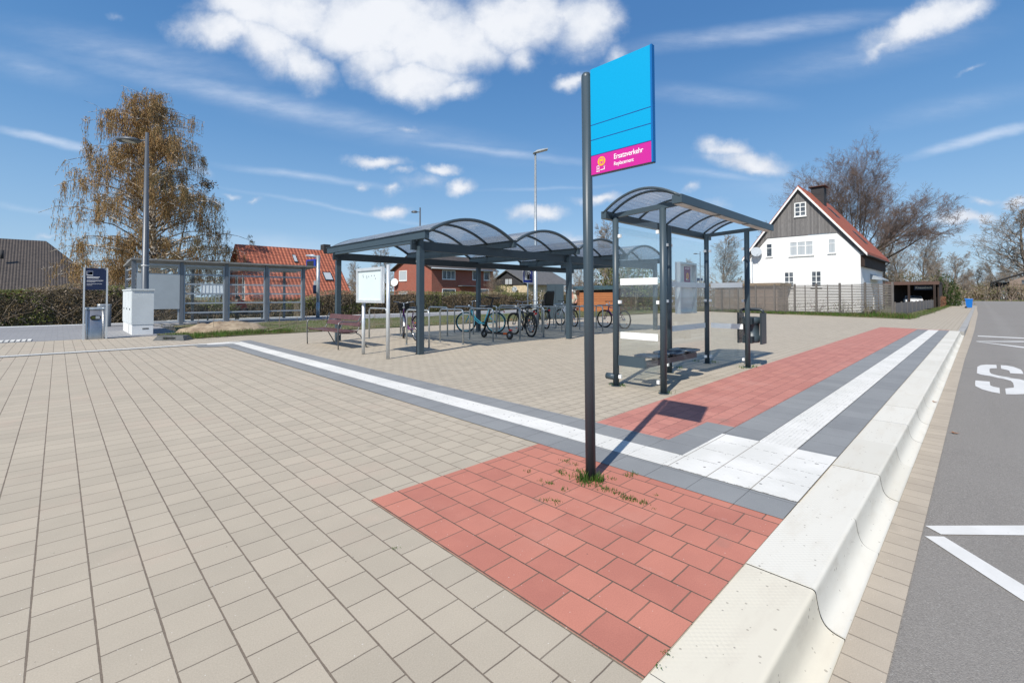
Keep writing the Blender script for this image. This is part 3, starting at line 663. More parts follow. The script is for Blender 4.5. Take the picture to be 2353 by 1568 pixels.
#@@SIGN
# ================================================================== BUS STOP SIGN
SP = G(1357, 1101); SP = V(SP.x, SP.y, 0); lean = V(-_R.x, -_R.y, 0)*.0085
t0 = thing('bus_stop_sign', SP, 'tall anthracite pole carrying a bright blue and magenta stop panel, standing on red paving', 'sign')
b = mb(M_anth); rp = .0385; top = 3.10
def lp(z): return SP + V(0, 0, z) + lean*z
b.tube([lp(0), lp(top-.03)], rp, 24); 
b.lathe([(rp, 0), (rp*.93, .018), (rp*.7, .032), (.0, .038)], lp(top-.03), 24)
part('pole', b, t0)
z0, z1 = 2.305, 3.105; ya = -.047; yb = -.545
b = mb(M_blue); bm = .145   # blue face, magenta foot
def pf(y, z, dx=0.): p = lp(z); return V(p.x+dx, p.y+y, z)
def slab(bb, y0_, y1_, za, zb, xa, xb): bb.hexa([pf(y0_, za, xa), pf(y0_, za, xb), pf(y1_, za, xb), pf(y1_, za, xa), pf(y0_, zb, xa), pf(y0_, zb, xb), pf(y1_, zb, xb), pf(y1_, zb, xa)])
slab(b, ya, yb, z0+bm, z1, -.0135, .0135); b.mat(M_mag); slab(b, ya, yb, z0, z0+bm, -.0132, .0132)
pan = part('sign_panel', b, t0)
b = mb(M_blued); slab(b, yb, yb-.014, z0-.004, z1+.004, -.0175, .0175); b.mat(M_anthd); slab(b, ya, yb-.014, z0-.008, z0, -.012, .012); b.mat(M_blue); slab(b, ya, yb, z1, z1+.004, -.0135, .0135)
part('panel_edge', b, t0)
b = mb(M_navyline)
for zz in (z0+bm, z0+bm+.118, z0+bm+.232): slab(b, ya, yb, zz-.0025, zz+.0025, -.0145, -.0135)
part('divider_line', b, pan)
Mt = Matrix(((0, 0, -1, 0), (-.82, 0, 0, 0), (0, 1, 0, 0), (0, 0, 0, 1)))   # text x -> -Y, y -> Z, normal -> -X
def tm(p): m_ = Mt.copy(); m_.translation = p - SP; return m_
text_mesh('lettering', 'Ersatzverkehr', .053, M_txt, pan, tm(pf(-.246, z0+.080, -.0145)), .0005, .97, .0003)
text_mesh('lettering', 'Replacement', .039, M_txt, pan, tm(pf(-.246, z0+.032, -.0145)), .0005, .97, .0002)
b = mb(M_yel); c0 = pf(-.140, z0+.088, -.0145); b.disc(c0, .034, (-1, 0, 0), 28)
b.mat(M_mag)
def ii(y0_, y1_, za, zb, dx): slab(b, y0_, y1_, z0+za, z0+zb, dx, dx+.0003)
ii(-.121, -.160, .068, .110, -.0150); b.mat(M_yel); ii(-.125, -.156, .086, .104, -.0153); b.mat(M_yel); ii(-.125, -.135, .072, .080, -.0153); ii(-.146, -.156, .072, .080, -.0153)
b.mat(M_txt); ii(-.098, -.102, .018, .060, -.0150); ii(-.116, -.120, .018, .060, -.0150); ii(-.098, -.120, .056, .060, -.0150); ii(-.098, -.120, .034, .038, -.0150); ii(-.094, -.124, .014, .018, -.0150)
ii(-.130, -.165, .022, .027, -.0150); ii(-.162, -.167, .022, .040, -.0150); b.face([pf(-.156, z0+.040, -.015), pf(-.1735, z0+.040, -.015), pf(-.1647, z0+.054, -.015)]); b.face([pf(-.156, z0+.040, -.015), pf(-.1647, z0+.054, -.015), pf(-.1735, z0+.040, -.015)])
part('pictogram', b, pan)
#@@SHELTER
# ================================================================== BUS SHELTER
XA, XB, XM = 6.19, 9.60, 7.95; YF, YR = 3.19, 3.98; TOP = 2.66
sh = thing('bus_shelter', (7.9, 3.6, 0), 'glass bus shelter with anthracite posts and a curved roof beside the red paving', 'bus shelter')
for (x, y) in ((XA, YF), (XA, YR), (XB, YF), (XB, YR), (XM, YR)):
    b = mb(M_anth); b.cyl((x, y, 0), (x, y, TOP), .047, 20); b.cyl((x, y, 0), (x, y, .006), .075, 20); part('post', b, sh)
x0, x1 = 5.99, 9.95; yf, yr = 2.84, 4.08; ap = 2.93
b = mb(M_anth)
zb0, zt0 = 2.66, 2.775
b.box((x0, yf-.03, zb0), (x1, yf+.11, zt0)); part('front_gutter', b, sh)
b = mb(M_anth); b.box((x0, yr-.06, 2.585), (x1, yr+.03, 2.70)); part('rear_gutter', b, sh)
b = mb(mat('light_strip', (.55, .54, .50), .5)); b.box((x0+.05, yf-.015, zb0-.010), (x0+1.25, yf+.10, zb0-.001)); b.box((x0+1.4, yf-.015, zb0-.010), (x0+2.5, yf+.10, zb0-.001)); b.box((x0+2.65, yf-.015, zb0-.010), (x1-.05, yf+.10, zb0-.001)); part('gutter_underside', b, sh)
def arch(t_, lift=0., o=0.):  # t 0 rear .. 1 front, a shallow arc
    y = yr-.0 + (yf-yr)*t_; zz = 2.66+(2.74-2.66)*t_ + (ap-2.70)*4*t_*(1-t_)*1.0 + lift; return y, zz
for x in (XA, 7.0, XM, 8.85, XB):
    b = mb(M_anth)
    b.beam((x, yr, 2.64), (x, yf, 2.70), .05, .07) if x in (XA, XB) else None
    pts = [(x, *arch(k/14)) for k in range(15)]; b.tube(pts, .019, 6); part('roof_rib', b, sh)
for x in (x0+.012, x1-.012):
    b = mb(M_anth); b.tube([(x, *arch(k/14, .012)) for k in range(15)], .02, 6); part('roof_rib', b, sh)
b = mb(M_poly)
for k in range(16):
    y0_, z0_ = arch(k/16, .026); y1_, z1_ = arch((k+1)/16, .026)
    b.hexa([V(x0, y0_, z0_), V(x1, y0_, z0_), V(x1, y1_, z1_), V(x0, y1_, z1_), V(x0, y0_, z0_+.006), V(x1, y0_, z0_+.006), V(x1, y1_, z1_+.006), V(x0, y1_, z1_+.006)][::1])
part('roof_glazing', b, sh)
def pane(nm, a, c, z0_, z1_, bands=True):
    a, c = V(a[0], a[1], 0), V(c[0], c[1], 0); d = (c-a).normalized(); nrm = V(-d.y, d.x, 0)*.004
    b = mb(M_glass); b.hexa([a-nrm+V(0,0,z0_), c-nrm+V(0,0,z0_), c+nrm+V(0,0,z0_), a+nrm+V(0,0,z0_), a-nrm+V(0,0,z1_), c-nrm+V(0,0,z1_), c+nrm+V(0,0,z1_), a+nrm+V(0,0,z1_)])
    gp = part('glass_pane', b, sh)
    n2 = nrm*1.25
    for zz in ((.74, 1.56) if bands else ()):
        b = mb(M_white if bands == 1 else M_offw)
        for s_ in (-1, 1): q = [a+n2*s_+V(0,0,zz), c+n2*s_+V(0,0,zz), c+n2*s_+V(0,0,zz+.10), a+n2*s_+V(0,0,zz+.10)]; b.face(q if s_ < 0 else q[::-1])
        part('safety_stripe', b, gp)
    for zz in (.15, 1.3, 2.32):
        for e, dd in ((a, -d), (c, d)):
            b = mb(M_white); p = e - dd*.012 + V(0, 0, zz); b.beam(p, p+dd*.042, .045, .05); part('glass_clamp', b, sh)
pane('l', (XA, YR-.085), (XA, YF+.085), .10, 2.48, 1); pane('r', (XB, YR-.085), (XB, YF+.085), .10, 2.48, 1)
pane('b1', (XA+.085, YR), (XM-.085, YR), .10, 2.48, 0); pane('b2', (XM+.085, YR), (XB-.085, YR), .10, 2.48, 2)
bm_ = mb(M_anth); bm_.beam((XA+.0, YR-.02, .40), (XA, YR-.5, .40), .02, .16, (0, 0, 1)); bm_.box((XA, YR-.52, .33), (XA+1.72, YR-.44, .42)); bm_.beam((XM, YR, .42), (XM, YR-.48, .39), .06, .05)
seatt = part('bench_frame', bm_, sh)
for k in range(3):
    cx_ = XA+.32+k*.58; b = mb(M_seat); N = 20
    rows = []
    for i in range(7):
        rr = i/6; ring = []
        for j in range(N):
            a = 2*math.pi*j/N; px = .245*rr*(abs(math.cos(a))**.6)*math.copysign(1, math.cos(a)); py = .215*rr*(abs(math.sin(a))**.6)*math.copysign(1, math.sin(a))
            zz = .450+.035*rr**2.2+.012*math.sin(3*px*8)*(1 if rr < .9 else .3); ring.append(V(cx_+px, YR-.42+py, zz))
        rows.append(ring)
    for r0, r1 in zip(rows, rows[1:]):
        for j in range(N): b.face([r0[j], r1[j], r1[(j+1) % N], r0[(j+1) % N]], True)
    for j in range(N):
        o_ = rows[-1]; d_ = V(0, 0, -.022); b.face([o_[j], o_[j]+d_, o_[(j+1) % N]+d_, o_[(j+1) % N]], True)
    b.face([p+V(0, 0, -.022) for p in rows[-1]][::-1]); b.box((cx_-.03, YR-.50, .40), (cx_+.03, YR-.45, .44))
    part('seat', b, sh)
b = mb(M_anth); b.cyl((XA-.01, YR+.0, .14), (XA-.01, YR+.16, .14), .05, 14); part('post_bracket', b, sh)
# display case hung behind the rear pane
cz0, cz1 = 1.05, 2.05
cxa, cxb = PYY(*((1600+375/7.8375)*.94839, (600+340/7.8375)*.94839), 4.02).x, PYY(*((1600+690/7.8375)*.94839, (600+340/7.8375)*.94839), 4.02).x
b = mb(M_white); b.box((cxa, 4.025, cz0), (cxa+.035, 4.13, cz1)); b.mat(M_alu); b.box((cxb-.035, 4.025, cz0), (cxb, 4.13, cz1)); b.box((cxa+.035, 4.025, cz1-.035), (cxb-.035, 4.13, cz1)); b.box((cxa+.035, 4.025, cz0), (cxb-.035, 4.13, cz0+.035))
dc = part('display_case', b, sh); b = mb(mat('backing_grey', (.70, .73, .74), .6, var=.03)); b.box((cxa+.035, 4.10, cz0+.035), (cxb-.035, 4.125, cz1-.035)); part('backing_board', b, dc)
pa, pb = cxa+(cxb-cxa)*.44, cxa+(cxb-cxa)*.80; pz0, pz1 = 1.60, 1.975
b = mb(M_pur); b.box((pa, 4.094, pz0), (pb, 4.099, pz1)); b.mat(M_yel)
pc = V((pa+pb)/2, 4.0925, (pz0+pz1)/2+.005); b.disc(pc, .058, (0, -1, 0), 22, .062); b.mat(M_mag); b.box((pc.x-.03, 4.0915, pc.z-.02), (pc.x+.03, 4.0922, pc.z+.03)); b.mat(M_yel); b.box((pc.x-.024, 4.090, pc.z), (pc.x+.024, 4.0912, pc.z+.022))
b.mat(M_txt); b.box((pc.x-.05, 4.0912, pc.z-.09), (pc.x-.02, 4.0935, pc.z-.05)); b.box((pc.x+.0, 4.0912, pc.z-.09), (pc.x+.05, 4.0935, pc.z-.08))
for k in range(2): b.box((pa+.02, 4.0912, pz1-.03-k*.02), (pb-.03-.02*k, 4.0935, pz1-.022-k*.02))
part('poster', b, dc)
# litter bin on the front right post
bx, by = XB+.30, YF+.02
lb = thing('litter_bin', (bx, by, .42), 'black plastic litter bin hung on the right-hand post of the bus shelter', 'litter bin')
b = mb(M_anthd)
for s_ in (-1, 1):
    y_ = by+s_*.21; b.hexa([V(bx-.14, y_-.018, .45), V(bx+.14, y_-.018, .45), V(bx+.14, y_+.018, .45), V(bx-.14, y_+.018, .45), V(bx-.14, y_-.018, 1.06), V(bx+.14, y_-.018, 1.06), V(bx+.14, y_+.018, 1.06), V(bx-.14, y_+.018, 1.06)])
b.tube([(bx, by-.21, 1.05), (bx, by-.20, 1.10), (bx, by-.15, 1.125), (bx, by+.15, 1.125), (bx, by+.20, 1.10), (bx, by+.21, 1.05)], .03, 8)
part('side_frame', b, lb)
b = mb(M_anth); b.lathe([(0, .47), (.13, .47), (.145, .49), (.15, .60), (.135, .61), (.14, .84), (.17, .86), (.17, .97), (.15, .975), (.15, .90), (.0, .86)], (bx, by, 0), 24); part('bin_body', b, lb)
for z_ in (.47, .84): b = mb(M_anthd); b.box((XB+.03, by-.09, z_), (bx-.13, by+.09, z_+.13)); part('bracket', b, lb)
#@@BIKESHELTER
# ================================================================== BICYCLE SHELTER
bs = thing('bicycle_shelter', (11.9, 11.7, 0), 'long open bicycle shelter with four barrel-vaulted smoked roofs on dark grey posts', 'bicycle shelter')
CXs = (6.21, 11.93, 17.65); CYs = (9.45, 14.02)
for x in CXs:
    for y in CYs:
        b = mb(M_anth); b.box((x-.07, y-.07, 0), (x+.07, y+.07, 2.50)); b.box((x-.085, y-.085, 0), (x+.085, y+.085, .01)); b.box((x-.055, y-.055, 2.50), (x+.055, y+.055, 2.78)); part('post', b, bs)
for y in CYs:
    b = mb(M_anthd); b.box((6.0, y+.056 if y < 12 else y-.116, 2.50), (17.95, y+.116 if y < 12 else y-.056, 2.73)); part('cross_beam', b, bs)
GX = [6.08+2.885*k for k in range(5)]
for i, x in enumerate(GX):
    b = mb(M_anth); b.box((x-.06, 8.98, 2.735), (x+.06, 14.42, 2.90)); b.box((x-.045, 9.5, 2.66), (x+.045, 13.96, 2.734)); b.mat(M_anthd); b.box((x-.085, 8.95, 2.902), (x+.085, 14.45, 2.925)); part('gutter_beam', b, bs)
def varc(i, k, n_, lift=0.):
    t_ = k/n_; x = GX[i]+.05+(2.885-.10)*t_; a = 2*t_-1; zz = 2.90+.42*(1-abs(a)**2.0)+lift; return x, zz
for i in range(4):
    for j in range(6):
        y = 9.02+j*(5.36/5); b = mb(M_anth); b.tube([(varc(i, k, 18)[0], y, varc(i, k, 18)[1]) for k in range(19)], (.045 if j in (0, 5) else .036), 6); part('roof_rib', b, bs)
    b = mb(M_poly); n_ = 20
    for k in range(n_):
        (xa, za), (xb, zb) = varc(i, k, n_, .03), varc(i, k+1, n_, .03)
        b.hexa([V(xa, 8.99, za), V(xb, 8.99, zb), V(xb, 14.42, zb), V(xa, 14.42, za), V(xa, 8.99, za+.006), V(xb, 8.99, zb+.006), V(xb, 14.42, zb+.006), V(xa, 14.42, za+.006)])
    part('roof_glazing', b, bs)
b = mb(M_white); b.box((8.95, 13.895, 2.57), (9.06, 13.902, 2.66)); part('sticker', b, bs)
# ---- hoop stands
def hoop_mesh(L):
    b = mb(M_galv); h = 1.0; r = .11; pts = [V(0, 0, 0), V(0, 0, h-r)]
    for k in range(1, 7): a = R(90*k/6); pts.append(V(0, r-r*math.cos(a), h-r+r*math.sin(a)))
    for k in range(0, 7): a = R(90*k/6); pts.append(V(0, L-r+r*math.sin(a), h-r+r*math.cos(a)))
    pts.append(V(0, L, 0)); b.tube(pts, .025, 10)
    for y in (0, L): b.cyl((0, y, 0), (0, y, .006), .045, 12)
    return b.mesh('bike_stand')
hm = hoop_mesh(1.12); ordn = ['first', 'second', 'third', 'fourth', 'fifth', 'sixth', 'seventh', 'eighth', 'ninth', 'tenth']
for row, (y, xs) in enumerate(((10.42, [7.13+1.163*k for k in range(9)]), (12.92, [7.27+1.163*k for k in range(9)]))):
    for k, x in enumerate(xs):
        o = bpy.data.objects.new('bike_stand', hm); COL.objects.link(o); o.location = (x, y, 0)
        setp(o, 'galvanised hoop stand, %s from the bench in the %s row under the shelter' % (ordn[k], 'front' if row == 0 else 'rear'), 'bike stand', 'galvanised hoop stands under the bicycle shelter')
# ---- bicycles
def wheel(parent, cx_, cz_, yaw, rimc, spin, tyrec, piv=None, r=.335, guard=None):
    Mx = Matrix.Rotation(yaw, 4, 'Z'); piv = Vector(piv or (cx_, 0, 0))
    def tr(p): return piv + (Mx.to_3x3() @ (Vector(p)-piv))
    def circ(rad, n_=40, a0=0, a1=360, y=0): return [tr(V(cx_+rad*math.cos(R(a0+(a1-a0)*k/n_)), y, cz_+rad*math.sin(R(a0+(a1-a0)*k/n_)))) for k in range(n_)]
    b = mb(tyrec); b.tube(circ(r), .025, 8, closed=True); wl = part('wheel', b, parent, world=False)
    b = mb(rimc); b.tube(circ(r-.028), .011, 6, closed=True); part('rim', b, wl, world=False)
    b = mb(M_chrome)
    for k in range(18):
        a = R(k*20+spin); b.tube([tr(V(cx_, .02*(-1)**k, cz_)), tr(V(cx_+(r-.03)*math.cos(a), 0, cz_+(r-.03)*math.sin(a)))], .0017, 3, cap=False)
    b.tube([tr(V(cx_, -.05, cz_)), tr(V(cx_, .05, cz_))], .022, 8)
    b.mat(M_orange); 
    for a in (spin+40, spin+220):
        q = V(cx_+.2*math.cos(R(a)), 0, cz_+.2*math.sin(R(a))); b.tube([tr(q-V(.02, 0, 0)), tr(q+V(.02, 0, 0))], .017, 4)
    part('spokes', b, wl, world=False)
    if guard:
        b = mb(guard); pts = [tr(V(cx_+(r+.035)*math.cos(R(a)), 0, cz_+(r+.035)*math.sin(R(a)))) for a in range(-5, 176, 12)]
        for p, q in zip(pts, pts[1:]):
            sd_ = (Mx.to_3x3() @ V(0, .026, 0)); b.face([p-sd_, q-sd_, q+sd_, p+sd_], True); b.face([p-sd_, p+sd_, q+sd_, q-sd_], True)
        part('mudguard', b, parent, world=False)
def bicycle(loc, rz, label, frc, rimc, tyrec, steer=0., step=False, basket=False, rack=True, childseat=False, guard=None, flat=False, seatw=False, bars='city', tilt=0.):
    t_ = thing('bicycle', loc, label, 'bicycle', 'bicycles parked under the shelter', rz); t_.rotation_euler = (tilt, 0, rz); t_.scale = (1.13,)*3
    W = 1.07; r = .335; bb_ = V(.43, 0, .28); rear = V(0, 0, r); fr = V(W, 0, r); st = V(.25, 0, .78); hd = V(.86, 0, .86); hb = V(.915, 0, .66)
    b = mb(frc)
    if step: b.tube([V(.885, 0, .76), V(.72, 0, .47), V(.55, 0, .34), bb_], .019, 8); b.tube([V(.895, 0, .70), V(.74, 0, .41), V(.6, 0, .30), bb_], .017, 8)
    else: b.tube([V(.29, 0, .70), V(.87, 0, .80)], .017, 8); b.tube([bb_, V(.90, 0, .70)], .02, 8)
    b.tube([bb_, st], .017, 8); b.tube([hd, hb], .022, 8)
    for s_ in (-1, 1): b.tube([V(.29, .02*s_, .70) if not step else V(.32, .02*s_, .60), V(0, .055*s_, r)], .010, 6); b.tube([bb_+V(0, .02*s_, 0), V(0, .055*s_, r)], .011, 6)
    part('frame', b, t_, world=False)
    wheel(t_, 0, r, 0, rimc, 11, tyrec, guard=guard); wheel(t_, W, r, steer, rimc, 3, tyrec, piv=(.87, 0, 0), guard=guard)
    Ms = Matrix.Rotation(steer, 3, 'Z'); pv = V(.87, 0, 0)
    def ts(p): return pv + Ms @ (Vector(p)-pv)
    b = mb(frc if not seatw else M_chrome)
    for s_ in (-1, 1): b.tube([ts(V(.91, .03*s_, .68)), ts(V(.99, .052*s_, .50)), ts(V(W, .052*s_, r))], .012, 6)
    part('fork', b, t_, world=False)
    b = mb(M_chrome); hz = 1.02; b.tube([ts(V(.86, 0, .84)), ts(V(.84, 0, hz))], .013, 8)
    if bars == 'city': pts = [V(.62, -.29, hz+.03), V(.74, -.27, hz+.05), V(.86, -.14, hz+.03), V(.87, 0, hz), V(.86, .14, hz+.03), V(.74, .27, hz+.05), V(.62, .29, hz+.03)]
    else: pts = [V(.80, -.32, hz), V(.84, -.1, hz), V(.85, 0, hz), V(.84, .1, hz), V(.80, .32, hz)]; b.mat(M_black)
    b.tube([ts(p) for p in pts], .011, 8); b.mat(M_black)
    for q, s_ in ((0, 1), (-1, -1)): b.tube([ts(pts[q]), ts(pts[q]*.5+pts[1 if q == 0 else -2]*.5)], .017, 8)
    b.mat(M_white); b.tube([ts(V(.93, 0, .90)), ts(V(.99, 0, .90))], [.03, .035], 8)
    part('handlebar', b, t_, world=False)
    b = mb(M_chrome); b.tube([st, V(.23, 0, .88)], .013, 8); b.mat(M_black)
    sv = []
    for i, (xx, ww, zz) in enumerate(((.08, .075, .90), (.12, .09, .915), (.22, .07, .905), (.32, .028, .905), (.38, .012, .895))):
        sv.append([V(xx, -ww, zz-.03), V(xx, -ww*.6, zz), V(xx, ww*.6, zz), V(xx, ww, zz-.03), V(xx, 0, zz-.06)])
    for a, c in zip(sv, sv[1:]):
        for q in range(5): b.face([a[q], c[q], c[(q+1) % 5], a[(q+1) % 5]][::-1], True)
    b.face(sv[0]); b.face(sv[-1][::-1]); part('saddle', b, t_, world=False)
    b = mb(M_black); b.lathe([(.0, -.004), (.09, -.004), (.09, .004), (0, .004)], bb_+V(0, -.045, 0), 18, 'y'); b.mat(M_chrome)
    for s_ in (-1, 1):
        e = bb_+V(.12*s_, .07*s_, -.12*s_); b.tube([bb_+V(0, .06*s_, 0), e], .009, 6); b.mat(M_black); b.box(e-V(.045, -.01 if s_ > 0 else .09, .012), e+V(.045, .09 if s_ > 0 else -.01, .012)); b.mat(M_chrome)
    b.mat(M_black); b.tube([bb_+V(0, -.045, .085), V(0, -.045, r+.035)], .005, 4); b.tube([bb_+V(0, -.045, -.085), V(0, -.045, r-.035)], .005, 4)
    part('crankset', b, t_, world=False)
    if rack:
        b = mb(M_black)
        for s_ in (-1, 1): b.tube([V(.2, .06*s_, .74), V(-.28, .06*s_, .74)], .007, 5); b.tube([V(-.18, .06*s_, .74), V(0, .06*s_, r)], .006, 5)
        for k in range(4): b.tube([V(.1-.12*k, -.06, .74), V(.1-.12*k, .06, .74)], .006, 5)
        b.mat(M_redr); b.box((-.31, -.035, .68), (-.285, .035, .73)); part('luggage_rack', b, t_, world=False)
    if basket:
        b = mb(M_black); A = [ts(V(.92+.34*u_, -.17+.34*v_, 1.04)) for u_, v_ in ((0, 0), (1, 0), (1, 1), (0, 1))]; Bq = [ts(V(.97+.24*u_, -.12+.24*v_, .80)) for u_, v_ in ((0, 0), (1, 0), (1, 1), (0, 1))]
        b.tube(A, .008, 5, closed=True)
        for k in range(4):
            for q in range(9):
                f_ = q/9; b.tube([A[k].lerp(A[(k+1) % 4], f_), Bq[k].lerp(Bq[(k+1) % 4], f_)], .009, 4, cap=False)
            for q in range(7):
                f_ = q/7; b.tube([A[k].lerp(Bq[k], f_), A[(k+1) % 4].lerp(Bq[(k+1) % 4], f_)], .009, 4, cap=False)
        b.face(Bq); part('basket', b, t_, world=False)
    if childseat:
        b = mb(M_black); prof_ = [(-.22, .84), (.06, .80), (.08, .86), (-.10, .90), (-.20, .98), (-.36, 1.38), (-.42, 1.42), (-.44, 1.36), (-.32, .92)]
        b.prism([V(x_, -.15, z_) for x_, z_ in prof_], (0, .30, 0)); 
        for s_ in (-1, 1): b.prism([V(x_, .15*s_, z_) for x_, z_ in ((-.36, 1.36), (-.2, 1.28), (-.16, 1.05), (.02, .98), (.05, .84), (-.28, .86))], (0, .02*s_, 0)); b.tube([V(.0, .12*s_, .84), V(.05, .13*s_, .45)], .03, 6); b.box((.0, .09*s_, .40), (.14, .17*s_, .44))
        b.mat(M_redc); b.box((-.31, -.12, 1.02), (-.22, .12, 1.30)); part('child_seat', b, t_, world=False)
    return t_
def bike_between(f_, r_, **k):
    f_, r_ = V(*f_, 0), V(*r_, 0); d = (f_-r_).normalized(); mid = (f_+r_)/2; rearp = mid-d*.605; return bicycle(rearp, math.atan2(d.y, d.x), **k)
bike_between((8.14, 13.56), (7.99, 12.3), label='purple ladies bicycle with white fork and black front basket behind the notice board', frc=M_purp, rimc=M_chrome, tyrec=M_rubber, steer=R(-22), step=True, basket=True, guard=M_white, seatw=True)
bike_between((11.35, 14.2), (12.05, 13.0), label='turquoise step-through bicycle with turquoise wheels and mudguards', frc=M_turq, rimc=M_turq, tyrec=M_rubber, steer=R(12), step=True, guard=M_turq)
bike_between((12.05, 12.35), (11.45, 10.45), label='black trekking bicycle beside the electric scooter', frc=M_black, rimc=M_black, tyrec=M_rubber, steer=R(8), bars='flat', guard=M_black)
bike_between((13.55, 13.3), (12.9, 12.0), label='dark bicycle with rear pannier rack half hidden behind the black trekking bicycle', frc=M_anthd, rimc=M_chrome, tyrec=M_rubber, steer=R(-10))
bike_between((15.45, 14.2), (14.85, 12.95), label='black bicycle carrying a black and red child seat', frc=M_black, rimc=M_black, tyrec=M_rubber, childseat=True, guard=M_black)
bike_between((17.25, 14.2), (16.75, 12.95), label='white-framed bicycle just behind the middle shelter post', frc=M_white, rimc=M_black, tyrec=M_rubber, bars='flat', steer=R(10))
bike_between((17.58, 11.9), (17.22, 10.6), label='dark mountain bicycle with orange reflectors at the right end of the stands', frc=M_purp, rimc=M_black, tyrec=M_rubber, bars='flat', rack=False, steer=R(15))
# ---- electric scooter
es = thing('electric_scooter', (10.22, 11.55, 0), 'black electric scooter with orange reflectors leaning on a stand', 'scooter', None, R(-86)); es.rotation_euler = (R(-4), 0, R(-86)); es.scale = (1.13,)*3
b = mb(M_black); b.box((-.02, -.075, .13), (.72, .075, .175)); b.mat(mat('grip_deck', (.09, .07, .06), .9)); b.box((.02, -.065, .176), (.68, .065, .182)); b.mat(M_orange); b.box((.70, -.03, .14), (.80, -.078, .19)); part('deck', b, es, world=False)
for x_ in (-.14, .88):
    b = mb(M_rubber); b.tube([V(x_+.085*math.cos(R(a)), 0, .12+.085*math.sin(R(a))) for a in range(0, 360, 18)], .034, 8, closed=True); b.mat(M_greymet); b.lathe([(0, -.03), (.055, -.03), (.055, .03), (0, .03)], (x_, 0, .12), 16, 'y'); part('wheel', b, es, world=False)
b = mb(M_black); b.tube([V(-.14, 0, .24), V(-.02, 0, .58), V(.03, 0, .74), V(.16, 0, 1.16)], [.034, .030, .024, .022], 10); b.tube([V(-.14, .05, .12), V(-.14, .05, .24)], .014, 6); b.tube([V(-.14, -.05, .12), V(-.14, -.05, .24)], .014, 6); b.beam(V(-.12, 0, .22), V(0, 0, .16), .1, .05); part('stem', b, es, world=False)
b = mb(M_black); b.tube([V(.14, -.30, 1.19), V(.16, 0, 1.17), V(.14, .30, 1.19)], .022, 8); b.mat(M_redr); b.box((.86, -.03, .25), (.95, .03, .29)); part('handlebar', b, es, world=False)
#@@FURN
# ================================================================== BENCH
be = thing('park_bench', (5.6, 12.75, 0), 'brown slatted park bench with curved grey metal arms left of the notice board', 'bench')
yb0, yb1 = 11.68, 13.82
for j in range(5):
    b = mb(M_benchw); x_ = 5.22+j*.098; zc = .455-.018*math.sin(math.pi*j/4); b.hexa([V(x_, yb0, zc-.018), V(x_+.085, yb0, zc-.018), V(x_+.085, yb1, zc-.018), V(x_, yb1, zc-.018), V(x_, yb0, zc+.012), V(x_+.085, yb0, zc+.012), V(x_+.085, yb1, zc+.012), V(x_, yb1, zc+.012)]); part('seat_slat', b, be)
for (xa, za, xb, zb) in ((5.76, .575, 5.815, .70), (5.825, .73, 5.88, .865)):
    b = mb(M_benchw); th = V(.024, 0, -.008); P = [V(xa, yb0, za), V(xa, yb1, za), V(xb, yb1, zb), V(xb, yb0, zb)]; b.hexa([P[0], P[0]+th, P[1]+th, P[1], P[3], P[3]+th, P[2]+th, P[2]]); part('back_slat', b, be)
mg = mat('bench_metal', (.17, .175, .18), .4, .6)
for y in (yb0+.03, (yb0+yb1)/2, yb1-.03):
    b = mb(mg)
    if y != (yb0+yb1)/2:
        b.tube([V(5.20, y, 0), V(5.19, y, .35), V(5.19, y, .60), V(5.21, y, .68), V(5.27, y, .715), V(5.55, y, .70), V(5.68, y, .69), V(5.75, y, .73), V(5.85, y, .90)], .016, 8)
        b.tube([V(5.20, y, .36), V(5.26, y, .415), V(5.60, y, .40), V(5.70, y, .43), V(5.78, y, .56), V(5.87, y, .86)], .013, 8)
        b.tube([V(5.68, y, .41), V(5.80, y, .34), V(6.0, y, 0)], .015, 8)
    else: b.tube([V(5.22, y, .425), V(5.62, y, .41), V(5.72, y, .46), V(5.90, y, .87)], .013, 8)
    part('support', b, be)
# ================================================================== NOTICE BOARD
nb = thing('notice_board', (5.19, 9.8, 0), 'empty white notice board in an aluminium frame on two posts in front of the bench', 'notice board')
b = mb(M_alu); b.cyl((5.235, 9.245, 0), (5.235, 9.245, 2.09), .04, 18); part('post', b, nb)
b = mb(M_alu); b.cyl((5.235, 10.40, 0), (5.235, 10.40, 1.30), .04, 18); part('post', b, nb)
ya_, yb_ = 9.33, 10.58; za, zb = 1.235, 2.05
b = mb(M_alu); fwid = .065
b.box((5.13, ya_, za), (5.195, ya_+fwid, zb)); b.box((5.13, yb_-fwid, za), (5.195, yb_, zb)); b.box((5.13, ya_+fwid, zb-fwid), (5.195, yb_-fwid, zb)); b.box((5.13, ya_+fwid, za), (5.195, yb_-fwid, za+fwid)); b.box((5.125, (ya_+yb_)/2-.01, za+.02), (5.13, (ya_+yb_)/2+.01, za+.04))
part('frame', b, nb)
b = mb(M_offw); b.box((5.165, ya_+fwid, za+fwid), (5.19, yb_-fwid, zb-fwid)); bp = part('back_panel', b, nb)
b = mb(mat('magnet', (.16, .2, .22), .5))
for (fy, fz) in ((.20, .85), (.21, .79), (.36, .81), (.37, .75), (.45, .80), (.57, .82), (.69, .82), (.74, .72)):
    b.lathe([(0, -.004), (.0135, -.004), (.0135, 0.)], (5.164, yb_-fwid-(yb_-ya_-2*fwid)*fy, za+fwid+(zb-za-2*fwid)*fz), 12, 'x')
part('magnets', b, bp)
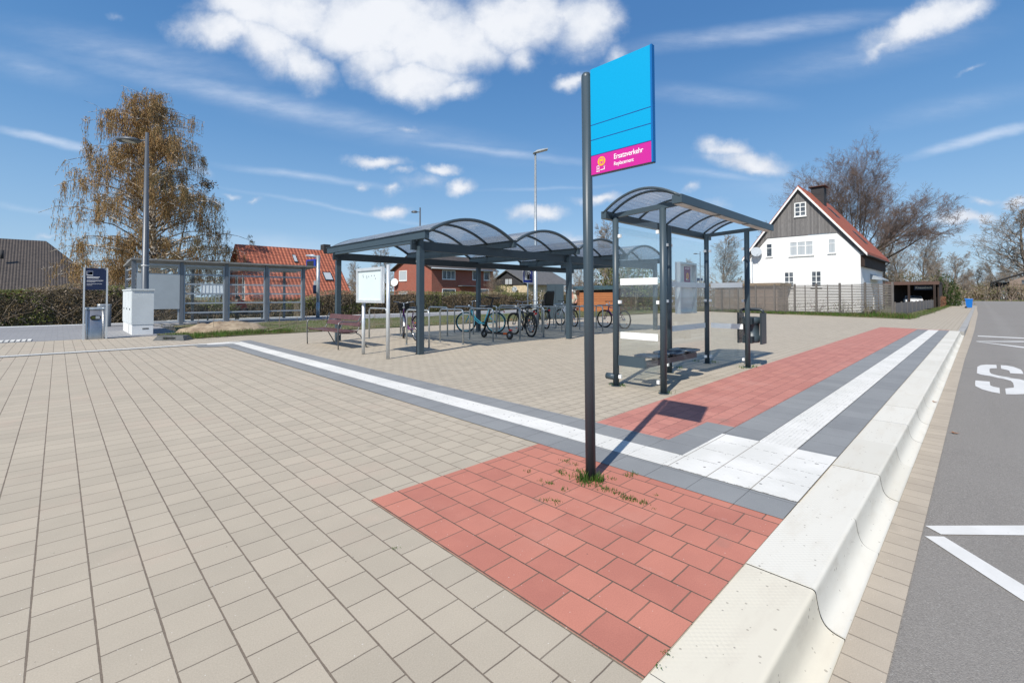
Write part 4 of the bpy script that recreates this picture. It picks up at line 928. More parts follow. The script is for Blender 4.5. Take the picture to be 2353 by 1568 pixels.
# ================================================================== LEFT GROUP
il = thing('information_sign', (.85, 20.05, 0), 'navy blue station information panel between two slim metal posts at the platform', 'sign')
for x_ in (.585, 1.135): b = mb(M_alu); b.box((x_-.022, 20.0, 0), (x_+.022, 20.06, 2.31)); part('post', b, il)
b = mb(M_navy); b.box((.607, 20.01, 1.59), (1.113, 20.05, 2.29)); pn = part('sign_panel', b, il)
b = mb(M_txt); F0 = .0042
def bar(x_, z_, wdt, h): b.box((x_, 20.01-F0, z_), (x_+wdt, 20.0099, z_+h))
bar(.64, 2.05, .15, .14); b.mat(M_navy); b.box((.648, 20.003, 2.075), (.782, 20.0055, 2.182)); b.mat(M_redr); b.face([V(.66, 20.002, 2.08), V(.775, 20.002, 2.08), V(.775, 20.002, 2.17), V(.72, 20.002, 2.15)]); b.face([V(.66, 20.002, 2.08), V(.72, 20.002, 2.15), V(.775, 20.002, 2.17), V(.775, 20.002, 2.08)]); b.mat(M_txt)
bar(.645, 1.995, .31, .016); bar(.645, 1.96, .28, .016); bar(.645, 1.895, .40, .008); bar(.645, 1.87, .38, .008); bar(.645, 1.845, .2, .008); bar(.645, 1.78, .36, .008); bar(.645, 1.735, .13, .008); bar(1.07, 2.255, .03, .01)
part('printed_lines', b, pn)
def bin_(loc, label, m, hole=True):
    t_ = thing('litter_bin', loc, label, 'litter bin', 'stainless litter bins on the platform'); b = mb(m); x_, y_ = loc[0], loc[1]
    w_, d_ = .24, .17; pts = []
    N = 28
    for k in range(N):
        a = 2*math.pi*k/N; pts.append(V(x_+w_*math.copysign(abs(math.cos(a))**.45, math.cos(a)), y_+d_*math.copysign(abs(math.sin(a))**.8, math.sin(a)), 0))
    for k in range(N):
        p, q = pts[k], pts[(k+1) % N]; b.face([p, q, q+V(0, 0, 1.0), p+V(0, 0, 1.0)], True)
    b.face([p+V(0, 0, 1.0) for p in pts]); part('bin_body', b, t_)
    b = mb(M_galv); b.face([V(p.x+(p.x-x_)*.03, p.y+(p.y-y_)*.03, 1.03) for p in pts])
    for k in range(N):
        p, q = [V(r_.x+(r_.x-x_)*.03, r_.y+(r_.y-y_)*.03, 0) for r_ in (pts[k], pts[(k+1) % N])]; b.face([p+V(0, 0, .955), q+V(0, 0, .955), q+V(0, 0, 1.03), p+V(0, 0, 1.03)], True)
    part('lid', b, t_)
    if hole:
        b = mb(M_black); sp = []
        for k in range(28): a = 2*math.pi*k/28; sp.append(V(x_+.125*math.copysign(abs(math.cos(a))**.7, math.cos(a)), y_-d_-.004, .70+.065*math.copysign(abs(math.sin(a))**.7, math.sin(a))))
        b.tube(sp, .012, 6, closed=True); b.face(sp[::-1]); b.face(sp); b.mat(M_lightmet); b.box((x_+.0, y_-d_-.012, .66), (x_+.10, y_-d_-.006, .75)); b.mat(M_hedgeg); b.box((x_-.10, y_-d_-.012, .66), (x_-.002, y_-d_-.006, .735)); part('opening', b, t_)
    return t_
bin_((.87, 20.2, 0), 'stainless steel litter bin with oval opening standing behind the blue information panel', M_steel)
bin_((1.5, 27.9, 0), 'darker grey litter bin further back on the platform, left of the white cabinet', M_greymet, False)
cb = thing('switch_cabinet', (2.1, 22.4, 0), 'pale grey electrical cabinet on a plinth behind the near street lamp', 'cabinet')
xa, xb, ya, yb2 = 1.88, 2.5, 21.23, 24.4
b = mb(M_cab); b.box((xa, ya, .36), (xb, yb2, 1.60)); part('body', b, cb)
b = mb(M_cab); b.box((xa-.03, ya-.03, 1.60), (xb+.03, yb2+.03, 1.65)); part('roof', b, cb)
b = mb(M_white); b.box((xa+.01, ya+.01, 0), (xb-.01, yb2-.01, .352)); b.mat(M_concd); b.box((xa+.30, ya+.004, .19), (xa+.48, ya+.012, .24)); b.box((xa+.003, ya+1.0, .01), (xa+.012, ya+1.02, .35)); part('plinth', b, cb)
for (q0, q1) in ((ya+.04, ya+1.02), (ya+1.05, ya+2.05), (ya+2.08, yb2-.04)):
    b = mb(M_cab); b.box((xa-.012, q0, .40), (xa, q1, 1.57)); dr = part('door', b, cb); b = mb(M_anthd); b.box((xa-.03, q0+.45, .88), (xa-.012, q0+.48, .95)); part('handle', b, dr)
b = mb(mat('concrete_block', (.10, .105, .105), .95, var=.2, bump=.5, bscale=30))
c_ = V(2.62, 17.95, 0); d_ = V(.35, -.36, 0)*1.0; e_ = V(.16, .16, 0)
b.hexa([c_-d_-e_, c_+d_-e_, c_+d_+e_, c_-d_+e_, c_-d_*.8-e_*.6+V(0,0,.15), c_+d_*.8-e_*.6+V(0,0,.15), c_+d_*.8+e_*.6+V(0,0,.15), c_-d_*.8+e_*.6+V(0,0,.15)]); b.mat(M_black)
f1_ = c_-e_*.86+V(0, 0, .08); b.beam(f1_-d_*.35, f1_+d_*.35, .03, .04)
single('ballast_block', b, c_, 'low dark grey ballast block lying at the corner of the lawn', 'block')
# ---- street lamps
def lamp(loc, H, label, head='left', r0=.075, r1=.045, m=M_lampgrey, arm=.55, hs=.42, yaw=0.):
    t_ = thing('street_lamp', loc, label, 'street lamp', None); b = mb(m); x_, y_ = loc[0], loc[1]
    b.tube([V(x_, y_, 0), V(x_, y_, .85), V(x_, y_, .88), V(x_, y_, H)], [r0*1.12, r0*1.12, r0, r1], 18); part('pole', b, t_)
    b = mb(M_black); b.box((x_-.03, y_-r0*1.14, .45), (x_+.03, y_-r0*1.10, .62)); b.mat(M_white); b.lathe([(r0*.99, 0), (r0*.99, .03)], (x_, y_, H*.335), 16); part('collar', b, t_)
    dirv = Vector((math.cos(yaw), math.sin(yaw), 0)); sd_ = Vector((-dirv.y, dirv.x, 0))
    if head == 'left':
        p = V(x_, y_, H-.30); b = mb(m); b.tube([p, p+dirv*(arm*.55)+V(0, 0, .02)], [.03, .022], 8); hd_ = part('lamp_arm', b, t_)
        b = mb(M_lampgrey); c = p+dirv*(arm*.5+hs)+V(0, 0, .02); N = 24; top_, mid_, bot_ = [], [], []
        for k in range(N):
            a = 2*math.pi*k/N; q = dirv*math.cos(a)*hs+sd_*math.sin(a)*hs*.62; mid_.append(c+q); top_.append(c+q*.6+V(0, 0, .075)); bot_.append(c+q*.86+V(0, 0, -.05))
        b.mat(M_lampgrey)
        for k in range(N):
            k2 = (k+1) % N; b.face([mid_[k], mid_[k2], top_[k2], top_[k]], True); b.face([bot_[k], bot_[k2], mid_[k2], mid_[k]], True)
        b.face(top_); b.face(bot_[::-1]); lh = part('lamp_head', b, t_)
        b = mb(mat('lamp_lens', (.50, .50, .47), .3)); b.disc(c+V(0, 0, -.054), hs*.55, (0, 0, -1), 16, hs*.36); part('lens', b, lh)
    elif head == 'flat':
        p = V(x_, y_, H); b = mb(m); b.prism([p+dirv*-.12+sd_*-.15+V(0,0,-.04), p+dirv*.62+sd_*-.17+V(0,0,.16), p+dirv*.62+sd_*-.17+V(0,0,.20), p+dirv*.1+sd_*-.15+V(0,0,.12)], sd_*.32); lh = part('lamp_head', b, t_)
        b = mb(mat('lamp_lens', (.5, .5, .47), .3)); a_ = p+dirv*.05+V(0, 0, -.002); e2 = p+dirv*.56+V(0, 0, .136); b.face([a_-sd_*.1, a_+sd_*.1, e2+sd_*.1, e2-sd_*.1]); part('lens', b, lh)
    return t_
LV = HEAD+math.pi/2   # image-left direction on the ground
lp0 = G(331.5, 766); lamp((lp0.x, lp0.y, 0), 7.50, 'tall grey street lamp with oval head beside the pale cabinet', yaw=LV, r0=.125, r1=.052, arm=.45, hs=.46)
q = PD(965, 477, 30); lamp((q.x, q.y, 0), q.z, 'grey street lamp rising just behind the left end of the bicycle shelter roof', yaw=LV, r0=.07, r1=.045, arm=.3, hs=.22)
q = G((1080+945/4.355)*.94839, (520+1150/4.355)*.94839); lamp((q.x, q.y, 0), 8.62, 'very tall galvanised lamp post with flat tilted head behind the bicycle shelter', head='flat', r0=.10, r1=.05, m=M_galv, yaw=-.75)
q = PD(1608, 578, 60); lamp((q.x, q.y, 0), q.z, 'distant grey street lamp seen through the rear glass of the bus shelter', yaw=LV, r0=.07, r1=.05, arm=.6, hs=.3)
q0 = PD(1598, 638.5, 60); q1 = PD(1614, 645, 60); b = mb(M_navy); b.hexa([V(q0.x, q0.y, q1.z), V(q1.x, q1.y, q1.z), V(q1.x+.05, q1.y+.05, q1.z), V(q0.x+.05, q0.y+.05, q1.z), V(q0.x, q0.y, q0.z), V(q1.x, q1.y, q0.z), V(q1.x+.05, q1.y+.05, q0.z), V(q0.x+.05, q0.y+.05, q0.z)])
ns = thing('platform_sign', (q0.x, q0.y, q1.z), 'small distant navy sign at the foot of the far lamp, above the fence', 'sign'); part('sign_panel', b, ns); b = mb(M_galv); b.cyl(V(q1.x, q1.y, 0), V(q1.x, q1.y, q1.z), .04, 8); part('post', b, ns)
# ---- filling station / charging sign
ts_ = G((1080+865/4.355)*.94839, (520+1180/4.355)*.94839)
tsn = thing('traffic_sign', (ts_.x, ts_.y, 0), 'blue square sign with black pump symbol on a galvanised post behind the bicycle racks', 'sign', None, HEAD-R(90)+R(12))
b = mb(M_galv); b.cyl((0, .03, 0), (0, .03, 2.7), .03, 12); part('post', b, tsn, world=False)
sw, sh_ = .235, .345; cz = 2.345
b = mb(M_white); b.box((-sw, -.006, cz-sh_), (sw, .006, cz+sh_)); b.mat(M_bluetr); b.box((-sw+.014, -.009, cz-sh_+.014), (sw-.014, -.0062, cz+sh_-.014)); b.mat(M_white); b.box((-.155, -.012, cz-.22), (.155, -.0092, cz+.25)); sp_ = part('sign_panel', b, tsn, world=False)
b = mb(M_black); yy = -.0145
def ib(x0_, z0_, x1_, z1_): b.box((x0_, yy, cz+z0_), (x1_, -.0122, cz+z1_))
ib(-.035, -.19, .075, .13); b.mat(M_white); b.box((-.015, -.0165, cz+.03), (.055, -.0147, cz+.10)); b.mat(M_black); b.tube([V(-.04, -.015, cz-.03), V(-.10, -.015, cz-.02), V(-.125, -.015, cz+.05), V(-.10, -.015, cz+.12), V(-.12, -.015, cz+.17)], .008, 6); b.mat(M_bluetr); b.box((.085, -.0145, cz-.19), (.15, -.0122, cz+.20)); b.mat(M_white); b.box((.098, -.0165, cz+.06), (.135, -.0147, cz+.16))
part('pictogram', b, sp_, world=False)
# ---- dark cabinet behind racks
q0, q1 = G((1080+1072/4.355)*.94839, (520+1100/4.355)*.94839), G((1080+1243/4.355)*.94839, (520+1100/4.355)*.94839)
kc = thing('charging_cabinet', ((q0.x+q1.x)/2, (q0.y+q1.y)/2, 0), 'tall dark green-grey steel cabinet behind the bicycle shelter', 'cabinet'); d_ = V(q1.x-q0.x, q1.y-q0.y, 0); nrm_ = V(-d_.y, d_.x, 0)*.8
q0 = V(q0.x, q0.y, 0); q1 = V(q1.x, q1.y, 0); zt = 2.12
b = mb(M_anth); b.hexa([q0, q1, q1+nrm_, q0+nrm_, q0+V(0,0,zt), q1+V(0,0,zt), q1+nrm_+V(0,0,zt), q0+nrm_+V(0,0,zt)]); part('body', b, kc)
for f0, f1_ in ((.04, .48), (.52, .96)):
    b = mb(M_anth); o_ = nrm_.normalized()*-.02; b.hexa([q0+d_*f0+o_+V(0,0,.1), q0+d_*f1_+o_+V(0,0,.1), q0+d_*f1_+V(0,0,.1), q0+d_*f0+V(0,0,.1), q0+d_*f0+o_+V(0,0,zt-.08), q0+d_*f1_+o_+V(0,0,zt-.08), q0+d_*f1_+V(0,0,zt-.08), q0+d_*f0+V(0,0,zt-.08)]); part('door', b, kc)
# ---- platform display pole
q = G((400+1705/4.612)*.94839, (560+965/4.612)*.94839); dpz = 4.02
dp = thing('departure_display', (q.x, q.y, 0), 'blue-edged departure display and small lamp on a galvanised pole on the platform', 'display')
b = mb(M_galv); b.cyl((q.x, q.y, 0), (q.x, q.y, dpz), .11, 16); b.cyl((q.x, q.y, 0), (q.x, q.y, 1.0), .115, 16); part('pole', b, dp)
Lv = V(math.cos(LV), math.sin(LV), 0); Fv = V(math.cos(HEAD), math.sin(HEAD), 0); c_ = V(q.x, q.y, dpz-.55)
b = mb(M_bluetr); b.hexa([c_+Lv*.12-Fv*.12+V(0,0,-.2), c_+Lv*.12+Fv*.12+V(0,0,-.2), c_+Lv*.72+Fv*.12+V(0,0,-.26), c_+Lv*.72-Fv*.12+V(0,0,-.26), c_+Lv*.12-Fv*.12+V(0,0,.32), c_+Lv*.12+Fv*.12+V(0,0,.32), c_+Lv*.72+Fv*.12+V(0,0,.24), c_+Lv*.72-Fv*.12+V(0,0,.24)]); b.mat(M_black); b.face([c_+Lv*.68-Fv*.125+V(0,0,-.2), c_+Lv*.24-Fv*.125+V(0,0,-.15), c_+Lv*.24-Fv*.125+V(0,0,.2), c_+Lv*.68-Fv*.125+V(0,0,.16)]); part('display_panel', b, dp)
b = mb(M_lightmet); p_ = c_+V(0, 0, .42); b.tube([p_+Lv*.05, p_+Lv*.35+V(0,0,.1), p_+Lv*.8+V(0,0,.12)], [.06, .10, .05], 8); part('lamp_head', b, dp)
b = mb(M_lightmet); b.cyl((q.x, q.y, 2.35), (q.x, q.y, 2.40), .12, 14); p_ = V(q.x, q.y, 2.0)+Lv*.2; b.mat(M_navy); b.box(p_-V(.09, .09, .45), p_+V(.09, .09, .1)); b.mat(M_alu); b.box(p_+V(-.06, -.06, .1), p_+V(.06, .06, .38)); part('ticket_validator', b, dp)
# ---- glazed platform shelter
ps = thing('platform_shelter', (6.5, 28, 0), 'long grey platform waiting shelter with glazed wall and thin flat roof', 'shelter')
pxs = [PYY(306, 700, 27.05).x, 4.24, 6.13, 8.02, 9.96]; py_ = 27.05; ztp = 3.02
for x_ in pxs: b = mb(M_greymet); b.box((x_-.07, py_-.07, 0), (x_+.07, py_+.07, ztp)); part('post', b, ps)
for x_ in (pxs[0], 5.2, 9.9): b = mb(M_greymet); b.box((x_-.06, py_+2.9, 0), (x_+.06, py_+3.02, ztp-.17)); part('post', b, ps)
b = mb(mat('shelter_roof', (.27, .265, .25), .6, .2)); b.hexa([V(pxs[0]-.12, py_-.25, ztp+.02), V(10.6, py_-.25, ztp+.02), V(10.6, py_+3.2, ztp-.16), V(pxs[0]-.12, py_+3.2, ztp-.16), V(pxs[0]-.12, py_-.25, ztp+.10), V(10.6, py_-.25, ztp+.10), V(10.6, py_+3.2, ztp-.08), V(pxs[0]-.12, py_+3.2, ztp-.08)]); part('roof', b, ps)
for i, (xa, xb) in enumerate(zip(pxs, pxs[1:])):
    b = mb(M_lightmet); xa += .085; xb -= .085; zl, zh = .12, ztp-.12
    b.box((xa, py_-.03, zl), (xa+.06, py_+.03, zh)); b.box((xb-.06, py_-.03, zl), (xb, py_+.03, zh)); b.box((xa+.06, py_-.03, zh-.06), (xb-.06, py_+.03, zh)); b.box((xa+.06, py_-.03, zl), (xb-.06, py_+.03, zl+.06)); part('window_frame', b, ps)
    b = mb(M_glass); b.box((xa+.06, py_-.004, zl+.06), (xb-.06, py_+.004, zh-.06)); gpn = part('glass_pane', b, ps)
    if i > 0:
        b = mb(M_lightmet)
        for k in range(1, 6): zz = zl+(zh-zl)*k/6; b.box((xa+.06, py_-.02, zz-.035), (xb-.06, py_-.006, zz+.035))
        part('glazing_bar', b, gpn)
b = mb(mat('map_panel', (.40, .44, .46), .5, var=.03)); b.box((pxs[0]+.1, py_-.075, .78), (pxs[1]-.08, py_-.035, 2.45)); part('map_panel', b, ps)
b = mb(M_lightmet)
for k in range(6): b.box((pxs[0]-.02, py_+.1, .4+k*.45), (pxs[0]+.02, py_+2.88, .45+k*.45))
part('side_rail', b, ps)
b = mb(M_greymet); b.box((5.4, py_+2.2, .42), (8.9, py_+2.6, .48)); b.cyl((5.8, py_+2.4, 0), (5.8, py_+2.4, .42), .04, 8); b.cyl((8.5, py_+2.4, 0), (8.5, py_+2.4, .42), .04, 8); part('bench', b, ps)
# ---- people
def person(loc, rz, label, joints, edges, radii, cloth, hairf):
    t_ = thing('person', loc, label, 'person', None, rz)
    def skin_obj(nm, idx, inflate, m, par):
        keep = sorted(set(idx)); mp = {k: i for i, k in enumerate(keep)}
        me = bpy.data.meshes.new(nm); me.from_pydata([joints[k] for k in keep], [(mp[a], mp[c]) for a, c in edges if a in mp and c in mp], [])
        o = bpy.data.objects.new(nm, me); COL.objects.link(o)
        sk = o.modifiers.new('s', 'SKIN'); me.skin_vertices.new() if not me.skin_vertices else None
        for k in keep:
            rr = radii[k]; rr = (rr, rr) if not isinstance(rr, tuple) else rr; me.skin_vertices[0].data[mp[k]].radius = (rr[0]+inflate, rr[1]+inflate)
        me.skin_vertices[0].data[mp[keep[0]]].use_root = True
        o.modifiers.new('u', 'SUBSURF').levels = 1; bpy.context.view_layer.update()
        dg = bpy.context.evaluated_depsgraph_get(); m2 = bpy.data.meshes.new_from_object(o.evaluated_get(dg)); COL.objects.unlink(o); bpy.data.objects.remove(o)
        m2.name = nm; m2.materials.clear(); m2.materials.append(m)
        for p in m2.polygons: p.use_smooth = True; p.material_index = 0
        k = bpy.data.objects.new(nm, m2); COL.objects.link(k); k.parent = par; return k
    body = skin_obj('body', range(len(joints)), 0., M_skin, t_)
    for nm, idx, inf, m in cloth: skin_obj(nm, idx, inf, m, t_)
    b = MB(); hairf(b); part('hair' if 'cap' not in label else 'cap', b, t_, world=False)
    return t_
# 0 pelvis 1 waist 2 chest 3 neck 4 head 5 headtop 6 Lsh 7 Lelb 8 Lhand 9 Rsh 10 Relb 11 Rhand 12 Lhip 13 Lknee 14 Lankle 15 Ltoe 16 Rhip.. 19
ED = [(0,1),(1,2),(2,3),(3,4),(4,5),(2,6),(6,7),(7,8),(2,9),(9,10),(10,11),(0,12),(12,13),(13,14),(14,15),(0,16),(16,17),(17,18),(18,19)]
RD = [.15,.14,(.16,.13),.055,.10,.075,.07,.048,.035,.07,.048,.035,.095,.06,.04,.035,.095,.06,.04,.035]
JW = [(0,0,.92),(0.02,0,1.10),(.05,0,1.33),(.08,0,1.50),(.13,0,1.60),(.14,0,1.70),(.04,.19,1.42),(-.02,.25,1.16),(.12,.24,.96),(.04,-.19,1.42),(-.05,-.25,1.17),(.08,-.24,.95),(0,.09,.88),(.14,.1,.50),(-.02,.1,.08),(.12,.1,.03),(0,-.09,.88),(-.02,-.1,.48),(-.2,-.1,.12),(-.09,-.1,.03)]
pw = PD(1316, 700, 27)
def hair_w(b): b.mat(M_hair); b.lathe([(0, .105), (.06, .09), (.1, .04), (.102, 0), (.085, -.03)], (.115, 0, 1.66), 14)
person((pw.x, pw.y, 0), HEAD+R(140), 'white-haired person in a cream jacket and dark trousers walking behind the bicycle shelter', JW, ED, RD,
       [('jacket', [0,1,2,6,7,9,10], .02, M_jacket), ('trousers', [0,12,13,14,16,17,18], .018, M_trous)], hair_w)
JS = [(0,0,.55),(.06,0,.80),(.18,0,1.05),(.27,0,1.17),(.37,0,1.25),(.42,0,1.34),(.19,.19,1.09),(.30,.23,.85),(.48,.12,.72),(.19,-.19,1.09),(.30,-.23,.85),(.48,-.12,.72),(.05,.1,.53),(.45,.1,.52),(.42,.1,.1),(.55,.1,.05),(.05,-.1,.53),(.45,-.1,.52),(.42,-.1,.1),(.55,-.1,.05)]
def cap_s(b): b.mat(M_capb); b.lathe([(0, .13), (.08, .115), (.115, .06), (.12, .0)], (.40, 0, 1.29), 14); b.box((.47, -.07, 1.28), (.61, .07, 1.295))
sp2 = PYY((400+890/4.612)*.94839, (560+740/4.612)*.94839, py_+2.3)
person((sp2.x, sp2.y, 0), R(195), 'seated person in a black cap and red jacket leaning forward in the platform shelter', JS, ED, RD,
       [('jacket', [0,1,2,6,7,9,10], .035, M_redc), ('vest', [0,1], .05, M_greyc), ('trousers', [0,12,13,14,16,17,18], .02, M_capb)], cap_s)
#@@HOUSES
# ================================================================== HOUSES
def win(parent, P, nrm, mull=(1, 1), glass=M_win, fr=M_winfr, fw_=.07, dep=.05, hgt_split=None):
    """window on a wall: P = lower-left, lower-right, upper-right, upper-left corners in world space"""
    a, b_, c, d = P; n_ = Vector(nrm); u = (b_-a); v = (d-a); U = u.normalized(); Vv = v.normalized()
    f = mb(fr)
    def bx(o, du, dv, t0, t1): f.hexa([o+n_*t0, o+du+n_*t0, o+du+dv+n_*t0, o+dv+n_*t0, o+n_*t1, o+du+n_*t1, o+du+dv+n_*t1, o+dv+n_*t1])
    bx(a, U*fw_, v, .0, dep); bx(b_-U*fw_, U*fw_, v, .0, dep); bx(a+U*fw_, u-2*U*fw_, Vv*fw_, .0, dep); bx(d-Vv*fw_+U*fw_, u-2*U*fw_, Vv*fw_, .0, dep)
    for k in range(1, mull[0]): bx(a+u*(k/mull[0])-U*fw_*.5+Vv*fw_, U*fw_, v-2*Vv*fw_, .0, dep*.9)
    for k in range(1, mull[1]): bx(a+v*((k/mull[1]) if hgt_split is None else hgt_split)-Vv*fw_*.35+U*fw_, u-2*U*fw_, Vv*fw_*.7, .0, dep*.85)
    bx(a-U*.05-Vv*.06, u+U*.1, Vv*.05, .0, dep+.05)
    w_ = part('window', f, parent); g_ = mb(glass); q = [a+n_*.02, b_+n_*.02, c+n_*.02, d+n_*.02]
    nr = (q[1]-q[0]).cross(q[2]-q[0]); g_.face(q if nr.dot(n_) > 0 else q[::-1]); part('pane', g_, w_); return w_
def Z6(a, c, X=50.): return PX((1680+a/4.356)*.94839, (420+c/4.356)*.94839, X)
def wX(parent, pts, X, **k):   # window on a plane X=const facing -X, from two zoom corners
    (a0, c0), (a1, c1) = pts; p, q = Z6(a0, c0, X), Z6(a1, c1, X); yl, yr = p.y, q.y; zt, zb = p.z, q.z
    return win(parent, [V(X-.002, yl, zb), V(X-.002, yr, zb), V(X-.002, yr, zt), V(X-.002, yl, zt)], (-1, 0, 0), **k)
wh = thing('white_house', (56, 11.9, 0), 'white rendered house with a grey boarded gable and steep red tiled roof behind the fence', 'house')
XH = 50.0; L = 13.0; yl, yr_, ym = 16.3, 7.28, 11.92; zk, zr = 5.0, 11.55
b = mb(M_render); b.prism([V(XH, yl, 0), V(XH, yr_, 0), V(XH, yr_, 4.45), V(XH, yr_, 5.2), V(XH, 8.98, 7.1), V(XH, 14.67, 7.1), V(XH, yl, 5.2)], (L, 0, 0)); part('wall', b, wh)
b = mb(M_greyboard); sl_ = (zr-5.0)/(ym-yr_)
b.prism([V(XH-.05, 14.75, 7.1), V(XH-.05, 8.9, 7.1), V(XH-.05, 7.35, 5.25), V(XH-.05, 7.1, 5.05), V(XH-.05, ym, zr-.05), V(XH-.05, 16.7, 5.0), V(XH-.05, 16.4, 5.0), V(XH-.05, 16.3, 5.25)], (.045, 0, 0)) if False else None
b.prism([V(XH-.06, 15.37, 7.12), V(XH-.06, 8.38, 7.12), V(XH-.06, ym, zr+.08)], (.055, 0, 0)); b.prism([V(XH-.06, 8.95, 7.12), V(XH-.06, 7.28, 5.2), V(XH-.06, 7.28, 4.95), V(XH-.06, 6.75, 5.0), V(XH-.06, 8.38, 7.12)], (.055, 0, 0)); b.prism([V(XH-.06, 14.7, 7.12), V(XH-.06, 15.37, 7.12), V(XH-.06, 16.93, 5.0), V(XH-.06, 16.3, 4.95), V(XH-.06, 16.3, 5.2)], (.055, 0, 0))
part('gable_boarding', b, wh)
for s_, ye in ((1, 16.95), (-1, 6.75)):
    zz = 5.0; b = mb(M_tile_r); P = [V(XH-.35, ye, zz), V(XH+L+.3, ye, zz), V(XH+L+.3, ym, zr+.1), V(XH-.35, ym, zr+.1)]; th = V(0, 0, .22)
    b.hexa([p for p in P]+[p+th for p in P] if s_ < 0 else [P[1], P[0], P[3], P[2]]+[p+th for p in (P[1], P[0], P[3], P[2])]); rf = part('roof', b, wh)
    b = mb(M_white); P = [V(XH-.40, ye, zz-.12), V(XH-.352, ye, zz-.12), V(XH-.352, ym, zr-.06), V(XH-.40, ym, zr-.06)]; b.hexa(P+[p+V(0, 0, .24) for p in P]); part('bargeboard', b, rf)
b = mb(M_slate); b.box((54.6, 10.85, 10.0), (55.8, 11.95, 12.35)); ch = part('chimney', b, wh); b = mb(mat('copper_cap', (.10, .05, .04), .6)); b.box((54.4, 10.65, 12.45), (56.0, 12.15, 12.53)); b.box((54.7, 10.95, 12.35), (55.7, 11.85, 12.45)); part('chimney_cap', b, ch)
wX(wh, ((1062, 315), (1188, 448)), XH-.06, mull=(2, 3), fw_=.09)
wX(wh, ((1008, 722), (1268, 862)), XH, mull=(3, 2), glass=M_curt, hgt_split=.66, fw_=.10); wX(wh, ((765, 742), (832, 880)), XH, mull=(1, 2), hgt_split=.66); wX(wh, ((1418, 692), (1500, 840)), XH, mull=(1, 2), glass=M_curt, hgt_split=.68)
wX(wh, ((955, 1040), (1060, 1200)), XH, mull=(2, 3)); wX(wh, ((1240, 1030), (1350, 1200)), XH, mull=(2, 3))
for (p0, p1) in (((955, 1040), (1060, 1200)), ((1240, 1030), (1350, 1200))):
    p, q = Z6(*p0), Z6(*p1); b = mb(M_winfr); m_ = (p.y+q.y)/2; hw = abs(p.y-q.y)/2; n_ = 8
    b.prism([V(XH-.05, m_+hw, p.z)]+[V(XH-.05, m_+hw*math.cos(math.pi*k/n_), p.z+.14*math.sin(math.pi*k/n_)) for k in range(1, n_)]+[V(XH-.05, m_-hw, p.z)], (.048, 0, 0)); part('window_arch', b, wh)
b = mb(M_lightmet); b.tube([V(XH-.12, yl-.25, 4.9), V(XH-.12, yl-.25, 0)], .05, 6); part('downpipe', b, wh)
# side wall details at Y = 7.28
b = mb(M_darkwood); b.box((XH+.02, 7.0, 4.0), (XH+L-.2, 7.27, 5.0)); part('side_boarding', b, wh)
b = mb(M_slate); b.tube([V(XH-.3, 6.72, 4.92), V(XH+L+.2, 6.72, 4.92)], .08, 8); b.tube([V(XH+L, 6.72, 4.9), V(XH+L-.1, 7.1, 4.5), V(XH+L-.1, 7.15, 3.9), V(XH+L-.1, 7.15, 0)], .05, 8); part('gutter', b, wh)
b = mb(M_lightmet); b.hexa([V(55, 6.4, 2.9), V(59.5, 6.4, 2.9), V(59.5, 7.27, 3.0), V(55, 7.27, 3.0), V(55, 6.4, 3.0), V(59.5, 6.4, 3.0), V(59.5, 7.27, 3.5), V(55, 7.27, 3.5)]); part('porch_canopy', b, wh)
b = mb(M_winfr); b.box((56.5, 7.2, .1), (57.6, 7.27, 2.5)); dd = part('door', b, wh); b = mb(M_black); b.box((57.4, 7.16, 1.1), (57.46, 7.2, 1.5)); part('handle', b, dd)
def skylight(par, X0, X1, f0, f1_, side=-1, ye=6.75, yc=ym, z0_=5.0, z1_=zr+.1):
    b = mb(M_anthd); P = []
    for (x_, f_) in ((X0, f0), (X1, f0), (X1, f1_), (X0, f1_)): P.append(V(x_, ye+(yc-ye)*f_, z0_+(z1_-z0_)*f_+.16))
    b.hexa(P+[p+V(0, -.03, .09) for p in P]); fr_ = part('skylight', b, par); b = mb(M_win); c_ = sum(P, V(0,0,0))/4; b.face([c_+(p-c_)*.82+V(0, -.035, .10) for p in P]); part('pane', b, fr_)
skylight(rf, 55.6, 57.0, .62, .78); skylight(rf, 56.2, 57.6, .20, .40)
b = mb(M_lightmet); dpos = V(49.45, 15.55, 5.8); b.disc(dpos, .48, (-1, -.5, .25), 24); b.disc(dpos+V(.02, 0, 0), .48, (1, .5, -.25), 24); b.tube([dpos, V(49.9, 15.3, 5.4)], .03, 6); b.tube([dpos+V(.0, 0, -.4), dpos+V(-.4, -.3, -.25)], .02, 6); part('satellite_dish', b, wh)
# lean-to left of the white house
ln = thing('garden_outbuilding', (48, 15, 0), 'low timber outbuilding with flat roof between the wooden fence and the white house', 'shed')
b = mb(M_larch); b.box((46.6, 12.9, 0), (49.8, 18.5, 2.35)); part('wall', b, ln); b = mb(mat('flat_roof', (.22, .17, .12), .8)); b.box((46.3, 12.6, 2.35), (49.85, 20.2, 2.6)); part('roof', b, ln)
